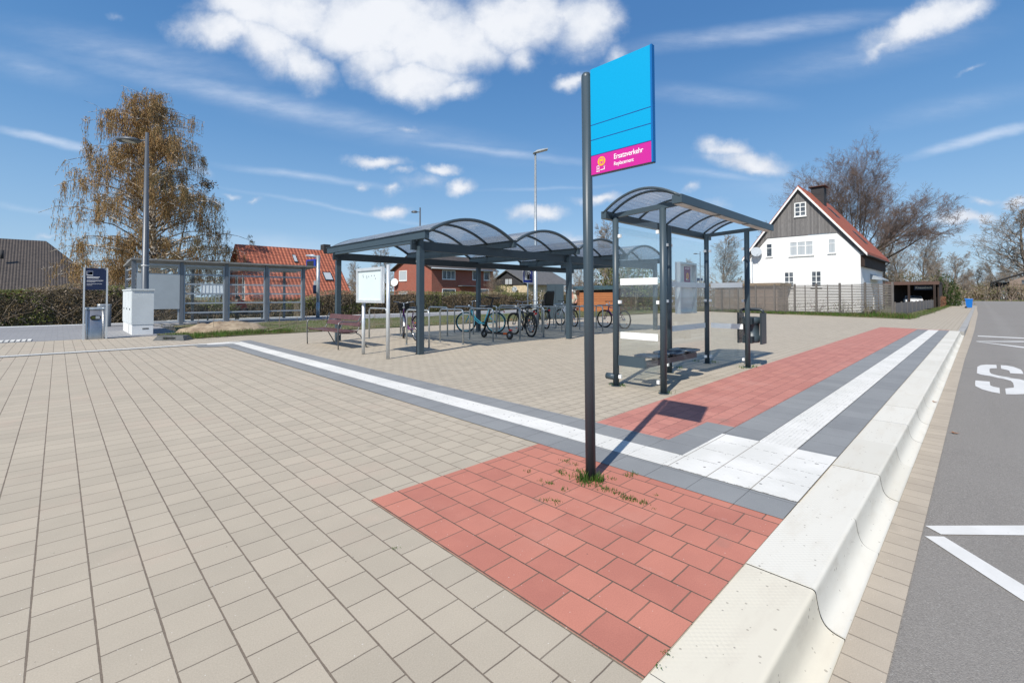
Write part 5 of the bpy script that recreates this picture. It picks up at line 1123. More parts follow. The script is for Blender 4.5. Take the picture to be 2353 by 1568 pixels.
# ---- orange-roofed house beyond the tracks
def OX(a, c, Y=46.): return PYY((400+a/4.612)*.94839, (560+c/4.612)*.94839, Y)
oh = thing('orange_roof_house', (15, 48, 0), 'salmon brick house with a long steep orange tiled roof behind the platform shelter', 'house')
rL, eL = OX(778, 160, 49), OX(1000, 765, 44); x0_, zr_, ze = 11.6, 6.15, 1.05; x1_ = 20.3
rx0 = rL.x; rz_ = rL.z
def roofpair(par, m, X0, X1, yr0, yr1, z0_, z1_, yb_, th=.15, skew=0.):
    ymid = (yr0+yr1)/2 if yb_ is None else yb_
    P = [V(X0, yr0, z0_), V(X1, yr0, z0_), V(X1, ymid, z1_), V(X0, ymid, z1_)]; b = mb(m); b.hexa(P+[p+V(0, 0, th) for p in P]); r1_ = part('roof', b, par)
    P = [V(X1, yr1, z0_), V(X0, yr1, z0_), V(X0, ymid, z1_), V(X1, ymid, z1_)]; b = mb(m); b.hexa(P+[p+V(0, 0, th) for p in P]); part('roof', b, par); return r1_
xr = OX(1870, 234, 49).x
rf2 = roofpair(oh, M_tile_o, rx0, xr, 44, 54, eL.z, rz_, 49)
b = mb(M_brick2); b.prism([V(rx0+.35, 44.9, -1), V(rx0+.35, 53.1, -1), V(rx0+.35, 53.1, eL.z+.6), V(rx0+.35, 49, rz_-.15), V(rx0+.35, 44.9, eL.z+.6)], (xr-rx0-.7, 0, 0)); part('wall', b, oh)
def skY(par, X0, X1, f0, f1_, y0_, y1_, z0_, z1_):
    b = mb(M_anthd); P = [V(x_, y0_+(y1_-y0_)*f_, z0_+(z1_-z0_)*f_+.17) for x_, f_ in ((X0, f0), (X1, f0), (X1, f1_), (X0, f1_))]
    b.hexa(P+[p+V(0, -.05, .07) for p in P]); k = part('skylight', b, par); b = mb(M_curt); c_ = sum(P, V(0,0,0))/4; b.face([c_+(p-c_)*.82+V(0, -.055, .08) for p in P]); part('pane', b, k)
s1, s2 = OX(1430, 285, 47.8), OX(1500, 350, 47.3); skY(rf2, s1.x, s2.x-.1, .68, .84, 44, 49, eL.z, rz_)
s1, s2 = OX(1760, 480, 46.3), OX(1850, 555, 45.8); skY(rf2, s1.x, s2.x+.25, .33, .5, 44, 49, eL.z, rz_)
for (yw) in (49.9, 47.6): win(oh, [V(rx0+.34, yw, 1.0), V(rx0+.34, yw-.75, 1.0), V(rx0+.34, yw-.75, 3.4), V(rx0+.34, yw, 3.4)], (-1, 0, 0), mull=(1, 2), glass=M_win)
b = mb(M_slate); b.box((xr-1.1, 48.6, rz_-.5), (xr-.4, 49.5, rz_+.75)); part('chimney', b, oh)
# ---- brown-roofed house at far left
dh = thing('brown_roof_house', (-16, 109, 0), 'low house with a large dark brown hipped tile roof at the far left', 'house')
b = mb(M_tile_b); yE, yR = 98., 109.5
def S6(a, c, Y): return PYY((a/6.533)*.94839, (560+c/6.533)*.94839, Y)
tip = S6(1250, 550, 104.4); er = S6(1310, 945, 98.); rp_ = S6(730, 155, 109.5); zR = rp_.z
XL = -34.; YB = 121.; YT = 114.6
P = [V(XL, yE, er.z), V(er.x, yE, er.z), tip, V(rp_.x, yR, zR), V(XL, yR, zR)]
b.face(P); b.face([V(er.x, YB, er.z), V(XL, YB, er.z), V(XL, yR, zR), V(rp_.x, yR, zR), V(tip.x, YT, tip.z)]); b.face([tip, V(tip.x, YT, tip.z), V(rp_.x, yR, zR)]); b.face([V(er.x, yE, er.z), V(er.x, YB, er.z), V(tip.x, YT, tip.z), tip]); b.face([V(XL, YB, er.z), V(er.x, YB, er.z), V(er.x, yE, er.z), V(XL, yE, er.z)])
part('roof', b, dh); b = mb(M_brick); b.box((XL+.6, yE+1, -1), (er.x-.8, YB-1, er.z-.02)); part('wall', b, dh)
b = mb(M_slate); vp_ = S6(30, 350, 103.6); b.cyl(vp_+V(0, 0, -.8), vp_+V(0, 0, .5), .2, 8); part('vent_pipe', b, dh)
# ---- brick house
Z3 = lambda a, c: ((740+a/4.355)*.94839, (520+c/4.355)*.94839); Z4 = lambda a, c: ((1080+a/4.355)*.94839, (520+c/4.355)*.94839)
bh = thing('brick_house', (44, 60, 0), 'two-storey red brick house with white windows behind the hedge and bicycle shelter', 'house')
XC, YC = 39.3, 56.8; ztp2 = 5.9; xe = PYY(*Z4(500, 575), YC).x; yl2 = PX(*Z3(935, 600), XC).y; zap = PX(*Z3(1100, 505), XC).z+1.2
b = mb(M_brick); b.prism([V(XC, YC, -.3), V(XC, yl2, -.3), V(XC, yl2, ztp2-.2), V(XC, (YC+yl2)/2, zap), V(XC, YC, ztp2-.2)], (xe-XC, 0, 0)); part('wall', b, bh)
roofpair(bh, M_tile_b, XC-.5, xe+.6, YC-.6, yl2+.6, ztp2-.45, zap+.1, None)
b = mb(M_lightmet); b.tube([V(XC-.5, YC-.68, ztp2-.4), V(xe+.6, YC-.68, ztp2-.4)], .10, 8); part('gutter', b, bh)
def wY(par, f, p0, p1, Y, **k):
    a, c = PYY(*f(*p0), Y), PYY(*f(*p1), Y); return win(par, [V(a.x, Y-.002, c.z), V(c.x, Y-.002, c.z), V(c.x, Y-.002, a.z), V(a.x, Y-.002, a.z)], (0, -1, 0), **k)
wY(bh, Z3, (1440, 582), (1578, 685), YC, mull=(3, 1), fw_=.11); wY(bh, Z4, (278, 590), (327, 690), YC, fw_=.11); wY(bh, Z4, (398, 598), (464, 694), YC, fw_=.11); wY(bh, Z3, (1440, 780), (1582, 880), YC, fw_=.11); wY(bh, Z4, (360, 782), (452, 860), YC, fw_=.11)
for (p0, p1) in (((988, 592), (1070, 696)), ((988, 808), (1075, 880))):
    a, c = PX(*Z3(*p0), XC), PX(*Z3(*p1), XC); win(bh, [V(XC-.002, a.y, c.z), V(XC-.002, c.y, c.z), V(XC-.002, c.y, a.z), V(XC-.002, a.y, a.z)], (-1, 0, 0), fw_=.12, glass=M_curt)
a, c = PYY(*Z4(170, 745), YC-1), PYY(*Z4(345, 758), YC-1); b = mb(M_greymet); b.box((a.x, YC-1.1, a.z-.12), (c.x, YC, a.z)); part('porch_canopy', b, bh)
q = PX(*Z3(937, 712), XC-.5); b = mb(M_white); b.disc(q, .62, (-1, -.6, .2), 22); b.disc(q+V(.02, .02, 0), .62, (1, .6, -.2), 22); b.mat(M_galv); b.tube([q, V(XC, yl2-.1, q.z-.2)], .04, 6); part('satellite_dish', b, bh)
q = PX(*Z3(1058, 860), XC-3); b = mb(M_galv); 
# ---- dark gabled house
gh = thing('gabled_house', (58, 58, 0), 'small house with dark boarded gable and grey tiled roof right of the brick house', 'house')
XG = 55.6; apx = PX(*Z4(650, 590), XG); gl, gr_ = PX(*Z4(513, 714), XG), PX(*Z4(885, 758), XG); zrg = apx.z; zeg = (gl.z+gr_.z)/2-.1
half = max(apx.y-gr_.y, gl.y-apx.y)
b = mb(M_slate); b.prism([V(XG, apx.y+half*.95, zeg), V(XG, apx.y-half*.95, zeg), V(XG, apx.y, zrg-.15)], (9, 0, 0)); part('gable_boarding', b, gh)
b = mb(mat('cream_render', (.55, .45, .30), .9)); b.box((XG+.1, apx.y-half*.9, -.3), (XG+9, apx.y+half*.9, zeg)); part('wall', b, gh)
roofpair(gh, M_tile_g, XG-.4, XG+12, apx.y-half, apx.y+half, zeg-.05, zrg, apx.y)
a, c = PX(*Z4(622, 672), XG-.01), PX(*Z4(703, 737), XG-.01); win(gh, [V(XG-.02, a.y, c.z), V(XG-.02, c.y, c.z), V(XG-.02, c.y, a.z), V(XG-.02, a.y, a.z)], (-1, 0, 0), mull=(2, 1), glass=M_curt, fr=M_darkwood, fw_=.09)
q = PX(*Z4(722, 785), XG-.6); b = mb(M_lightmet); b.disc(q, .48, (-1, -.6, .2), 20); b.disc(q+V(.02, .02, 0), .48, (1, .6, -.2), 20); b.tube([q, V(XG+.1, q.y, q.z-.3)], .03, 6); part('satellite_dish', b, gh)
# ---- orange shed
CC = lambda a, c: ((1400+a/6.534)*.94839, (560+c/6.534)*.94839)
sd1 = thing('orange_shed', (36.5, 24, 0), 'long orange timber shed with dark blue roof edge behind the bicycle shelter', 'shed')
p0, p1, p2, p3 = G(*CC(25, 1265)), G(*CC(565, 1275)), G(*CC(835, 1278)), G(*CC(1290, 1240))
def wallseg(bb, a, c, h, th=.1):
    a, c = V(a.x, a.y, 0), V(c.x, c.y, 0); d = (c-a).normalized(); n_ = V(-d.y, d.x, 0)*th; bb.hexa([a, c, c+n_, a+n_, a+V(0,0,h), c+V(0,0,h), c+n_+V(0,0,h), a+n_+V(0,0,h)])
Fh = V(math.cos(HEAD), math.sin(HEAD), 0)
b = mb(M_orangewood); a = V(p0.x, p0.y, 0); c = V(p1.x, p1.y, 0); b.hexa([a, c, c+Fh*2.5, a+Fh*2.5, a+V(0,0,1.95), c+V(0,0,1.95), c+Fh*2.5+V(0,0,1.95), a+Fh*2.5+V(0,0,1.95)]); part('wall', b, sd1)
b = mb(M_darkwood); o_ = -Fh*.01; b.hexa([a+o_+V(0,0,1.72), c+o_+V(0,0,1.72), c+V(0,0,1.72), a+V(0,0,1.72), a+o_+V(0,0,1.94), c+o_+V(0,0,1.94), c+V(0,0,1.94), a+V(0,0,1.94)]); part('vent_slot', b, sd1)
b = mb(M_shedroof); dd_ = (c-a).normalized()*.3; b.hexa([a-Fh*.3-dd_+V(0,0,1.96), c-Fh*.3+dd_+V(0,0,1.98), c+Fh*2.8+dd_+V(0,0,2.0), a+Fh*2.8-dd_+V(0,0,2.0), a-Fh*.3-dd_+V(0,0,2.12), c-Fh*.3+dd_+V(0,0,2.2), c+Fh*2.8+dd_+V(0,0,2.45), a+Fh*2.8-dd_+V(0,0,2.35)]); part('roof', b, sd1)
sd2 = thing('brown_shed', (38.5, 21.5, 0), 'brown horizontally boarded shed with a wooden door, seen through the bus shelter glass', 'shed')
M_bw = custom('brown_larch', f_plank((.27, .125, .062), (.22, .10, .05), (.10, .045, .025), .16, 1, .14))
a = V(p1.x, p1.y, 0)+ (V(p2.x, p2.y, 0)-V(p1.x, p1.y, 0))*.02; c = V(p3.x, p3.y, 0); b = mb(M_bw); b.hexa([a, c, c+Fh*3, a+Fh*3, a+V(0,0,2.05), c+V(0,0,2.05), c+Fh*3+V(0,0,2.05), a+Fh*3+V(0,0,2.05)]); part('wall', b, sd2)
b = mb(mat('felt_roof', (.09, .075, .06), .9)); md = (a+c)/2; dd_ = (c-a).normalized()*.2; b.hexa([a-Fh*.3-dd_+V(0,0,2.06), c-Fh*.3+dd_+V(0,0,2.06), c+Fh*3.2+dd_+V(0,0,2.1), a+Fh*3.2-dd_+V(0,0,2.1), a-Fh*.3-dd_+V(0,0,2.16), c-Fh*.3+dd_+V(0,0,2.16), md+Fh*3.2+V(0,0,2.6), md+Fh*3.0+V(0,0,2.6)]); part('roof', b, sd2)
b = mb(M_brownwood); d_ = (c-a); e0, e1 = a+d_*.36, a+d_*.62; o_ = -Fh*.05; b.hexa([e0+o_, e1+o_, e1, e0, e0+o_+V(0,0,2.0), e1+o_+V(0,0,2.0), e1+V(0,0,2.0), e0+V(0,0,2.0)]); part('door', b, sd2)
b = mb(mat('lamp_glass', (.6, .6, .45), .5)); e0 = a+d_*.16; b.beam(e0+o_+V(0, 0, 1.35), e0+o_+V(0, 0, 1.75), .12, .06); part('wall_lamp', b, sd2)
# ---- wooden fence
def fence(pa, pb, h, label, npan, slat=.072, gap=.040, ph=.12, name='wooden_fence'):
    pa, pb = V(pa[0], pa[1], 0), V(pb[0], pb[1], 0); d = (pb-pa); U = d.normalized(); n_ = V(-U.y, U.x, 0)
    t_ = thing(name, pa, label, 'fence')
    for k in range(npan+1):
        p = pa+d*(k/npan); b = mb(M_slat); b.beam(p, p+V(0, 0, h+ph), .11, .11, (U.x, U.y, 0)); part('fence_post', b, t_)
    for k in range(npan):
        a, c = pa+d*(k/npan)+U*.07, pa+d*((k+1)/npan)-U*.07; b = mb(M_slat); z = .08; rg = random.Random(k)
        while z < h-.05:
            b.beam(a+V(0, 0, z+slat/2)+n_*rg.uniform(-.006, .006), c+V(0, 0, z+slat/2+rg.uniform(-.006, .006)), .02, slat); z += slat+gap
        m_ = (a+c)/2; b.beam(m_-n_*.03, m_-n_*.03+V(0, 0, h), .07, .04, (U.x, U.y, 0)); b.beam(a+V(0, 0, h), c+V(0, 0, h), .06, .03); part('fence_panel', b, t_)
    return t_
FL, FR = G(1500, 711.0), G(2079, 719.5)
fence((FL.x, FL.y), (39.4, 4.05), 2.22, 'tall weathered grey fence of horizontal slats in front of the white house', 13)
# low vertical board fence running away along the pavement
lf = thing('board_fence', (39.6, 3.9, 0), 'low grey fence of vertical boards running along the pavement beside the carport', 'fence')
M_vb = custom('grey_vertical_boards', f_plank((.24, .215, .205), (.18, .165, .155), (.09, .08, .075), .12, 0, .09))
for k in range(10):
    xa = 39.7+k*3.6; ya = 3.95-.0*k; b = mb(M_vb); b.box((xa, ya-.02, .05), (xa+3.45, ya+.02, .93)); part('fence_panel', b, lf); b = mb(M_slat); b.box((xa-.13, ya-.04, 0), (xa-.02, ya+.04, 1.0)); part('fence_post', b, lf)
# ---- carport
cp = thing('carport', (80, 7, 0), 'dark timber carport with flat roof behind the low board fence', 'carport')
def r7X(a, c, X): return PX((2100+a/6.192)*.94839, (640+c/6.192)*.94839, X)
def r7Y(a, c, Y): return PYY((2100+a/6.192)*.94839, (640+c/6.192)*.94839, Y)
xcp = 77.0; tpz = r7X(800, 256, xcp).z; yR_ = r7X(1085, 262, xcp).y; yL_ = r7X(215, 262, xcp).y
b = mb(mat('carport_fascia', (.10, .055, .042), .7, var=.1)); b.box((xcp, yR_, tpz-.42), (xcp+.1, yL_, tpz)); b.mat(M_darkwood); b.box((xcp+.1, yR_, tpz-.2), (xcp+6.5, yL_, tpz-.04)); part('roof', b, cp)
b = mb(M_darkwood); b.box((xcp+6.3, yR_, 0), (xcp+6.45, yL_, tpz-.2)); b.box((xcp+.3, yR_+.05, 0), (xcp+6.3, yR_+.2, tpz-.2)); part('wall', b, cp)
for yq in (r7X(1010, 300, xcp).y, r7X(625, 300, xcp).y): b = mb(M_darkwood); b.box((xcp-.02, yq-.11, 0), (xcp+.2, yq+.11, tpz-.43)); part('post', b, cp)
sxp = xcp+1.2
sx0, sx1 = r7X(705, 318, sxp), r7X(1005, 382, sxp)
ks = thing('station_name_sign', (sxp, (sx0.y+sx1.y)/2, sx1.z), 'navy blue sign reading Knesebeck hung inside the carport', 'sign')
b = mb(M_navy); b.box((sxp, sx1.y, sx1.z), (sxp+.06, sx0.y, sx0.z)); pk = part('sign_panel', b, ks)
mt = Matrix(((0, 0, -1, 0), (-.86, 0, 0, 0), (0, 1, 0, 0), (0, 0, 0, 1))); hh = sx0.z-sx1.z; mt.translation = V(sxp-.01, sx0.y-.12, sx1.z+hh*.28)-Vector(ks.location)
text_mesh('lettering', 'Knesebeck', hh*.74, M_txt, pk, mt, .003, 1.0, .008)
for k, zz in enumerate((.0,)): b = mb(M_darkwood); b.box((sxp+.02, sx1.y+.2, sx0.z), (sxp+.05, sx1.y+.25, tpz-.2)); b.box((sxp+.02, sx0.y-.25, sx0.z), (sxp+.05, sx0.y-.2, tpz-.2)); part('hanger', b, ks)
# ---- white car in the carport
cq = r7X(690, 470, 79.5); ca = thing('car', (79.5, cq.y, 0), 'white car parked nose out under the carport behind the low fence', 'car', None, R(180)+R(8))
pr = [(-2.1, .35), (2.1, .35), (2.15, .72), (1.9, .92), (1.1, 1.0), (.55, 1.38), (-.9, 1.45), (-1.7, 1.30), (-2.1, .95)]
def ringp(f, sx): return [V(x_, f*.86*(1-.13*max(0, (z_-.9)/.5)), z_) for x_, z_ in pr]
b = mb(M_carw); A, B_ = ringp(-1, 1), ringp(1, 1)
for i in range(len(pr)):
    j = (i+1) % len(pr); b.face([A[i], A[j], B_[j], B_[i]][::-1], False)
b.face(A); b.face(B_[::-1]); part('body', b, ca, world=False)
b = mb(M_win)
for s_ in (-1, 1): P = [V(.95, s_*.868, 1.0), V(.5, s_*.83, 1.31), V(-.9, s_*.825, 1.36), V(-1.5, s_*.845, 1.2), V(-1.6, s_*.87, 1.0)]; b.face(P if s_ < 0 else P[::-1])
b.face([V(1.08, -.8, 1.04), V(1.08, .8, 1.04), V(.60, .72, 1.36), V(.60, -.72, 1.36)]); part('window', b, ca, world=False)
for x_ in (-1.35, 1.35):
    for s_ in (-1, 1): b = mb(M_rubber); b.lathe([(0, -.1), (.3, -.1), (.32, -.05), (.32, .05), (.3, .1), (0, .1)], (x_, s_*.80, .32), 18, 'y'); b.mat(M_chrome); b.lathe([(0, -.11), (.18, -.105), (.2, .105), (0, .11)], (x_, s_*.80, .32), 12, 'y'); part('wheel', b, ca, world=False)
for s_ in (-1, 1): b = mb(M_chrome); b.box((2.08, s_*.55-.17, .70), (2.16, s_*.55+.17, .84)); part('headlight', b, ca, world=False)
# ---- blue bin on the pavement
q = G(2229, 707.5); bb2 = thing('wheelie_bin', (q.x, q.y+.1, 0), 'bright blue wheelie bin standing at the kerb further down the pavement', 'wheelie bin', None, 0.); c_ = V(q.x, q.y+.1, 0)
b = mb(M_binblue); lo = [V(-.25, -.24, .06), V(.25, -.24, .06), V(.25, .24, .06), V(-.25, .24, .06)]; hi = [V(-.34, -.31, 1.02), V(.34, -.31, 1.02), V(.34, .31, 1.02), V(-.34, .31, 1.02)]; b.hexa([c_+p for p in lo]+[c_+p for p in hi]); part('bin_body', b, bb2)
b = mb(M_binblue); b.hexa([c_+V(-.37, -.34, 1.02), c_+V(.37, -.34, 1.02), c_+V(.37, .38, 1.02), c_+V(-.37, .38, 1.02), c_+V(-.35, -.32, 1.09), c_+V(.35, -.32, 1.09), c_+V(.35, .38, 1.12), c_+V(-.35, .38, 1.12)]); part('lid', b, bb2)
for s_ in (-1, 1): b = mb(M_rubber); b.lathe([(0, -.03), (.11, -.03), (.11, .03), (0, .03)], c_+V(.24*s_, .27, .11), 14, 'x'); part('wheel', b, bb2)
# ---- timber-clad building at the right edge
XR = 203.0
def RR(a, c, X=XR): return PX((2100+a/6.192)*.94839, (640+c/6.192)*.94839, X)
rb = thing('timber_house', (212, -12, 0), 'timber-clad house with dark pitched roof at the far end of the road', 'house')
ya, yb3, yc = RR(1958, 545).y, RR(2140, 545).y, RR(2353, 545).y; ze1 = RR(1958, 272).z; ze2 = RR(2353, 165).z
b = mb(M_larch); b.prism([V(XR, yb3, -.05), V(XR, -24, -.05), V(XR, -24, ze1+.4), V(XR, -15.5, ze1+4.4), V(XR, yb3, ze1+.3)], (14, 0, 0)); part('wall', b, rb)
b = mb(M_slate); b.box((XR+1.2, yb3, -.05), (XR+14, ya, ze1)); part('porch_wall', b, rb)
rl = V(XR-1, ya+1.3, ze1-.2); ap_ = V(XR-1, -15.5, ze1+5.2); rr_ = V(XR-1, -26, ze1)
b = mb(M_slate); 
for (p, q) in ((rl, ap_), (ap_, rr_)): b.hexa([p, q, q+V(16, 0, 0), p+V(16, 0, 0), p+V(0,0,.35), q+V(0,0,.35), q+V(16,0,.35), p+V(16,0,.35)][::1])
part('roof', b, rb)
for (p0, p1) in (((2248, 418), (2325, 455)), ((2318, 235), (2400, 300))): a, c = RR(*p0), RR(*p1); win(rb, [V(XR-.02, a.y, c.z), V(XR-.02, c.y, c.z), V(XR-.02, c.y, a.z), V(XR-.02, a.y, a.z)], (-1, 0, 0), fr=M_anthd, fw_=.1)
a, c = RR(2000, 400), RR(2110, 540); b = mb(M_lightmet); b.box((XR+1.1, c.y, 0), (XR+1.18, a.y, a.z)); part('door', b, rb)
a, c = RR(2040, 465), RR(2075, 510); b = mb(M_white); b.box((XR-.5, c.y, c.z), (XR-.4, a.y, a.z)); part('post_box', b, rb)
b = mb(M_slate); b.box((XR-.03, -24, RR(2200, 388).z), (XR-.002, yb3, RR(2200, 380).z)); part('trim', b, rb)
#@@TREES
# ================================================================== VEGETATION
def perp(d, rg):
    v = V(rg.gauss(0, 1), rg.gauss(0, 1), rg.gauss(0, 1)); v = v-d*v.dot(d); return v.normalized()
def grow(mbs, p, d, L, r, lv, prm, rg):
    nseg = prm['seg'][lv]; pts = [p.copy()]; rs = [r]; dd = d.copy(); step = L/nseg; mx = len(prm['n'])
    rmin = prm.get('rmin', .012); re = max(r*prm['taper'][lv], rmin)
    for i in range(nseg):
        dd = (dd + perp(dd, rg)*prm['wig'][lv] + V(0, 0, prm['up'][lv])).normalized(); p = p+dd*step; pts.append(p.copy()); rs.append(r+(re-r)*(i+1)/nseg)
    mbs[0 if lv <= prm['tl'] else 1].tube(pts, rs, 7 if lv == 0 else (5 if lv == 1 else (4 if lv == 2 else 3)), cap=False, smooth=True)
    if lv+1 <= mx:
        nch = prm['n'][lv]; st = prm['start'][lv]
        for k in range(nch):
            t_ = st+(1-st)*(k+rg.random()*.8)/nch; t_ = min(t_, .999); f = t_*nseg; i = int(f); q = pts[i].lerp(pts[i+1], f-i); dr = (pts[i+1]-pts[i]).normalized()
            ang = R(prm['ang'][lv]*rg.uniform(.65, 1.25)); pv = perp(dr, rg)
            if lv == 0 and prm.get('dome'):
                ang = R(7+56*((k*.618) % 1)**.8); az = k*2.399; pv = V(math.cos(az), math.sin(az), 0); dr = V(0, 0, 1)
            nd = (dr*math.cos(ang)+pv*math.sin(ang)).normalized()
            rr = rs[i]*prm['rr'][lv]*(rg.uniform(.7, 1.2) if lv == 0 and prm.get('dome') else 1); ll = L*prm['len'][lv]*rg.uniform(.7, 1.15)*(1-prm.get('sh', .35)*t_ if lv == 0 else 1-.25*t_)
            if lv == 0 and prm.get('dome'): ll = min(L*prm['len'][0]*rg.uniform(.92, 1.02), L*1.25/max(.2, math.sin(ang)))
            grow(mbs, q, nd, ll, max(rr, rmin), lv+1, prm, rg)
def tree_meshes(nm, seed, prm, H, r, m1=M_bark, m2=M_twig):
    rg = random.Random(seed); A, B = mb(m1), mb(m2); grow((A, B), V(0, 0, -.3), V(rg.uniform(-.04, .04), rg.uniform(-.04, .04), 1).normalized(), H, r, 0, prm, rg)
    return A.mesh('trunk', uv=False), B.mesh('crown', uv=False), max(v.z for v in B.v)
def place(nm, meshes, loc, rz, s, label, cat='tree', group=None, kind=None):
    t_ = thing(nm, loc, label, cat, group, rz); t_.scale = s if not isinstance(s, (int, float)) else (s, s, s)
    for n_, me in zip(('trunk', 'crown'), meshes[:2]): o = bpy.data.objects.new(n_, me); COL.objects.link(o); o.parent = t_
    return t_
PR_BIG = dict(seg=[5,10,7,5,3,2], n=[20,9,8,6,5], start=[.62,.38,.3,.2,.15], ang=[58,34,36,38,40], len=[2.0,.50,.50,.55,.6], rr=[.34,.50,.48,.5,.5], taper=[.7,.16,.25,.35,.5,.6], wig=[.04,.11,.14,.16,.17,.17], up=[0,.02,.05,.04,.03,.02], tl=1, rmin=.0095, sh=.0, dome=1)
PR_T = dict(seg=[10,6,5,3,3], n=[26,9,7,5], start=[.22,.15,.15,.15], ang=[48,42,42,40], len=[.42,.5,.5,.55], rr=[.42,.5,.5,.5], taper=[.12,.3,.4,.5,.6], wig=[.05,.10,.15,.2,.2], up=[.03,.09,.07,.05,.03], tl=0, rmin=.009, sh=.55)
PR_B = dict(seg=[3,5,4,3], n=[10,7,6], start=[.05,.1,.1], ang=[40,42,42], len=[3.2,.5,.5], rr=[.6,.5,.5], taper=[.8,.3,.4,.6], wig=[.1,.14,.2,.2], up=[0,.06,.04,.02], tl=0, rmin=.012, sh=.1)
# big bare tree behind the white house
Mbig = tree_meshes('big', 11, PR_BIG, 8.0, .75, M_bark, mat('reddish_twig', (.185, .135, .115), .9, var=.2)); q = PD(1968, 680, 74)
Hb = PD(1985, 302, 74).z; place('bare_tree', Mbig, (q.x, q.y, 0), .6+math.pi*.95, (Hb/Mbig[2]*.97,)*3, 'huge spreading leafless tree towering behind the white house')
MT = [tree_meshes('t', s_, PR_T, 14, .22, M_bark2, M_twigp) for s_ in (3, 21, 35)]; MB2 = [tree_meshes('b', s_, PR_B, 1.2, .10, M_bark2, M_twigp) for s_ in (4, 9)]
def tr(px, ytop, d, k, label, nm='bare_tree', meshes=None, wide=1., yb=None):
    q = PD(px, 680, d); h = PD(px, ytop, d).z; Ms_ = (meshes or MT)[k]; s = h/Ms_[2]; return place(nm, Ms_, (q.x, q.y, -.1), px*.37, (s*wide, s*wide, s), label, group='bare trees and bushes in the background')
tr(2068, 515, 92, 0, 'tall bare tree directly right of the white house roof', wide=1.15); tr(2030, 540, 84, 1, 'slender bare tree close behind the right eave of the white house'); tr(2118, 522, 96, 2, 'bare forked tree above the carport roof', wide=1.2)
tr(2190, 575, 88, 1, 'pale bare tree with ivy-covered twin stems beyond the carport', wide=1.4); tr(2152, 580, 90, 0, 'narrow bare tree with an ivy-clad foot above the carport')
tr(2270, 625, 175, 2, 'small round-topped tree on the skyline above the blue bin'); tr(2378, 448, 150, 0, 'very large bare tree rising behind the timber house at the right edge', wide=1.7)
tr(1660, 530, 85, 2, 'rounded bare tree seen between the bus shelter posts behind the fence', wide=1.25); tr(1585, 590, 100, 1, 'faint bare tree low behind the fence, left of the display case'); tr(1795, 490, 110, 0, 'bare treetop showing left of the white gable', wide=1.3)
tr(1400, 500, 52, 1, 'bare tree behind the sign pole and orange shed', wide=1.2); tr(1345, 560, 48, 0, 'leafless tree right of the dark grey cabinet'); tr(822, 590, 70, 2, 'bare tree between orange roof and notice board'); tr(880, 560, 85, 1, 'bare tree behind the notice board left of the brick house', wide=1.1)
tr(1140, 615, 66, 0, 'thin bare tree in the gap between brick house and gabled house'); tr(430, 640, 60, 1, 'bare tree low behind the platform shelter near the birch')
for i, (px, yt, d) in enumerate(((2225, 620, 150), (2250, 610, 170), (2300, 590, 178), (2320, 600, 185), (2345, 560, 170), (2205, 640, 140), (2285, 640, 165))):
    tr(px, yt, d, i % 3, ['grey bare tree at the back of the wood left of the blue bin', 'bare tree behind the blue bin in the wood', 'brown bare tree left of the timber house', 'bare tree just left of the timber house gable', 'tall bare tree directly over the timber house roof', 'low bare tree at the wood edge right of the carport', 'short bare tree at the wood edge above the kerb'][i], wide=1.5)
# wood behind the junction: one mass of bushes
def leafmass(b, boxf, n_, size, rg, mats, wts):
    for _ in range(n_):
        p = boxf(rg); b.mat(rg.choices(mats, wts)[0]); b.leaf(p, size*rg.uniform(.6, 1.4), rg)
rg = random.Random(77); b = mb(M_twigp)
for _ in range(900):
    x_, y_ = rg.uniform(150, 215), rg.uniform(-14, 30); z_ = rg.uniform(1.5, 7); p = V(x_, y_, 0); pts = [p]
    for k in range(4): p = p+V(rg.gauss(0, .35), rg.gauss(0, .35), z_/4); pts.append(p)
    if x_ < 196 and y_ < 8: x_ += 50; pts = [q+V(50, 0, 0) for q in pts]
    b.mat(rg.choice([M_twigp, M_twig, M_bark2])); b.tube(pts, [.10, .08, .06, .04, .02], 3, cap=False)
def bw(rg):
    while True:
        p = V(rg.uniform(196, 222), rg.uniform(-9.5, 26), 0); 
        if p.x > 199 or p.y > 4: break
    h = 4.5+3.0*noise.noise(V(p.x*.15, p.y*.22, 0))+1.0*noise.noise(V(p.x*.6, p.y*.6, 5)); p.z = h*rg.random()**.6; return p
leafmass(b, bw, 40000, .19, rg, [M_hedge, M_twigp, M_hedgeg, M_dry, M_bark2], [4, 5, 2.2, 1.5, 2])
single('wood', b, (205, 8, 0), 'brown leafless thicket closing the view beyond the road junction', 'wood', kind='stuff')
b = mb(M_earth)
for i in range(40):
    x0_ = 199+i*0; 
b.box((200, -14, -.3), (226, 40, .25)); struct('terrain', b)
# distant tree belt all round the horizon
rg = random.Random(8); b = mb(M_twig)
for _ in range(30000):
    u = rg.random(); a = R(5)+u*R(100); d = 240+rg.random()*40; h = 9+5*noise.noise(V(u*40, 0, 0))+3*noise.noise(V(u*160, 3, 0)); p = V(math.cos(a)*d, math.sin(a)*d, h*rg.random()**.7); b.mat(rg.choice([M_twig, M_twigp, M_hedge, M_bark2])); b.leaf(p, rg.uniform(.3, .8), rg)
single('far_wood', b, (170, 170, 0), 'distant belt of bare woodland low along the horizon', 'wood', kind='stuff')
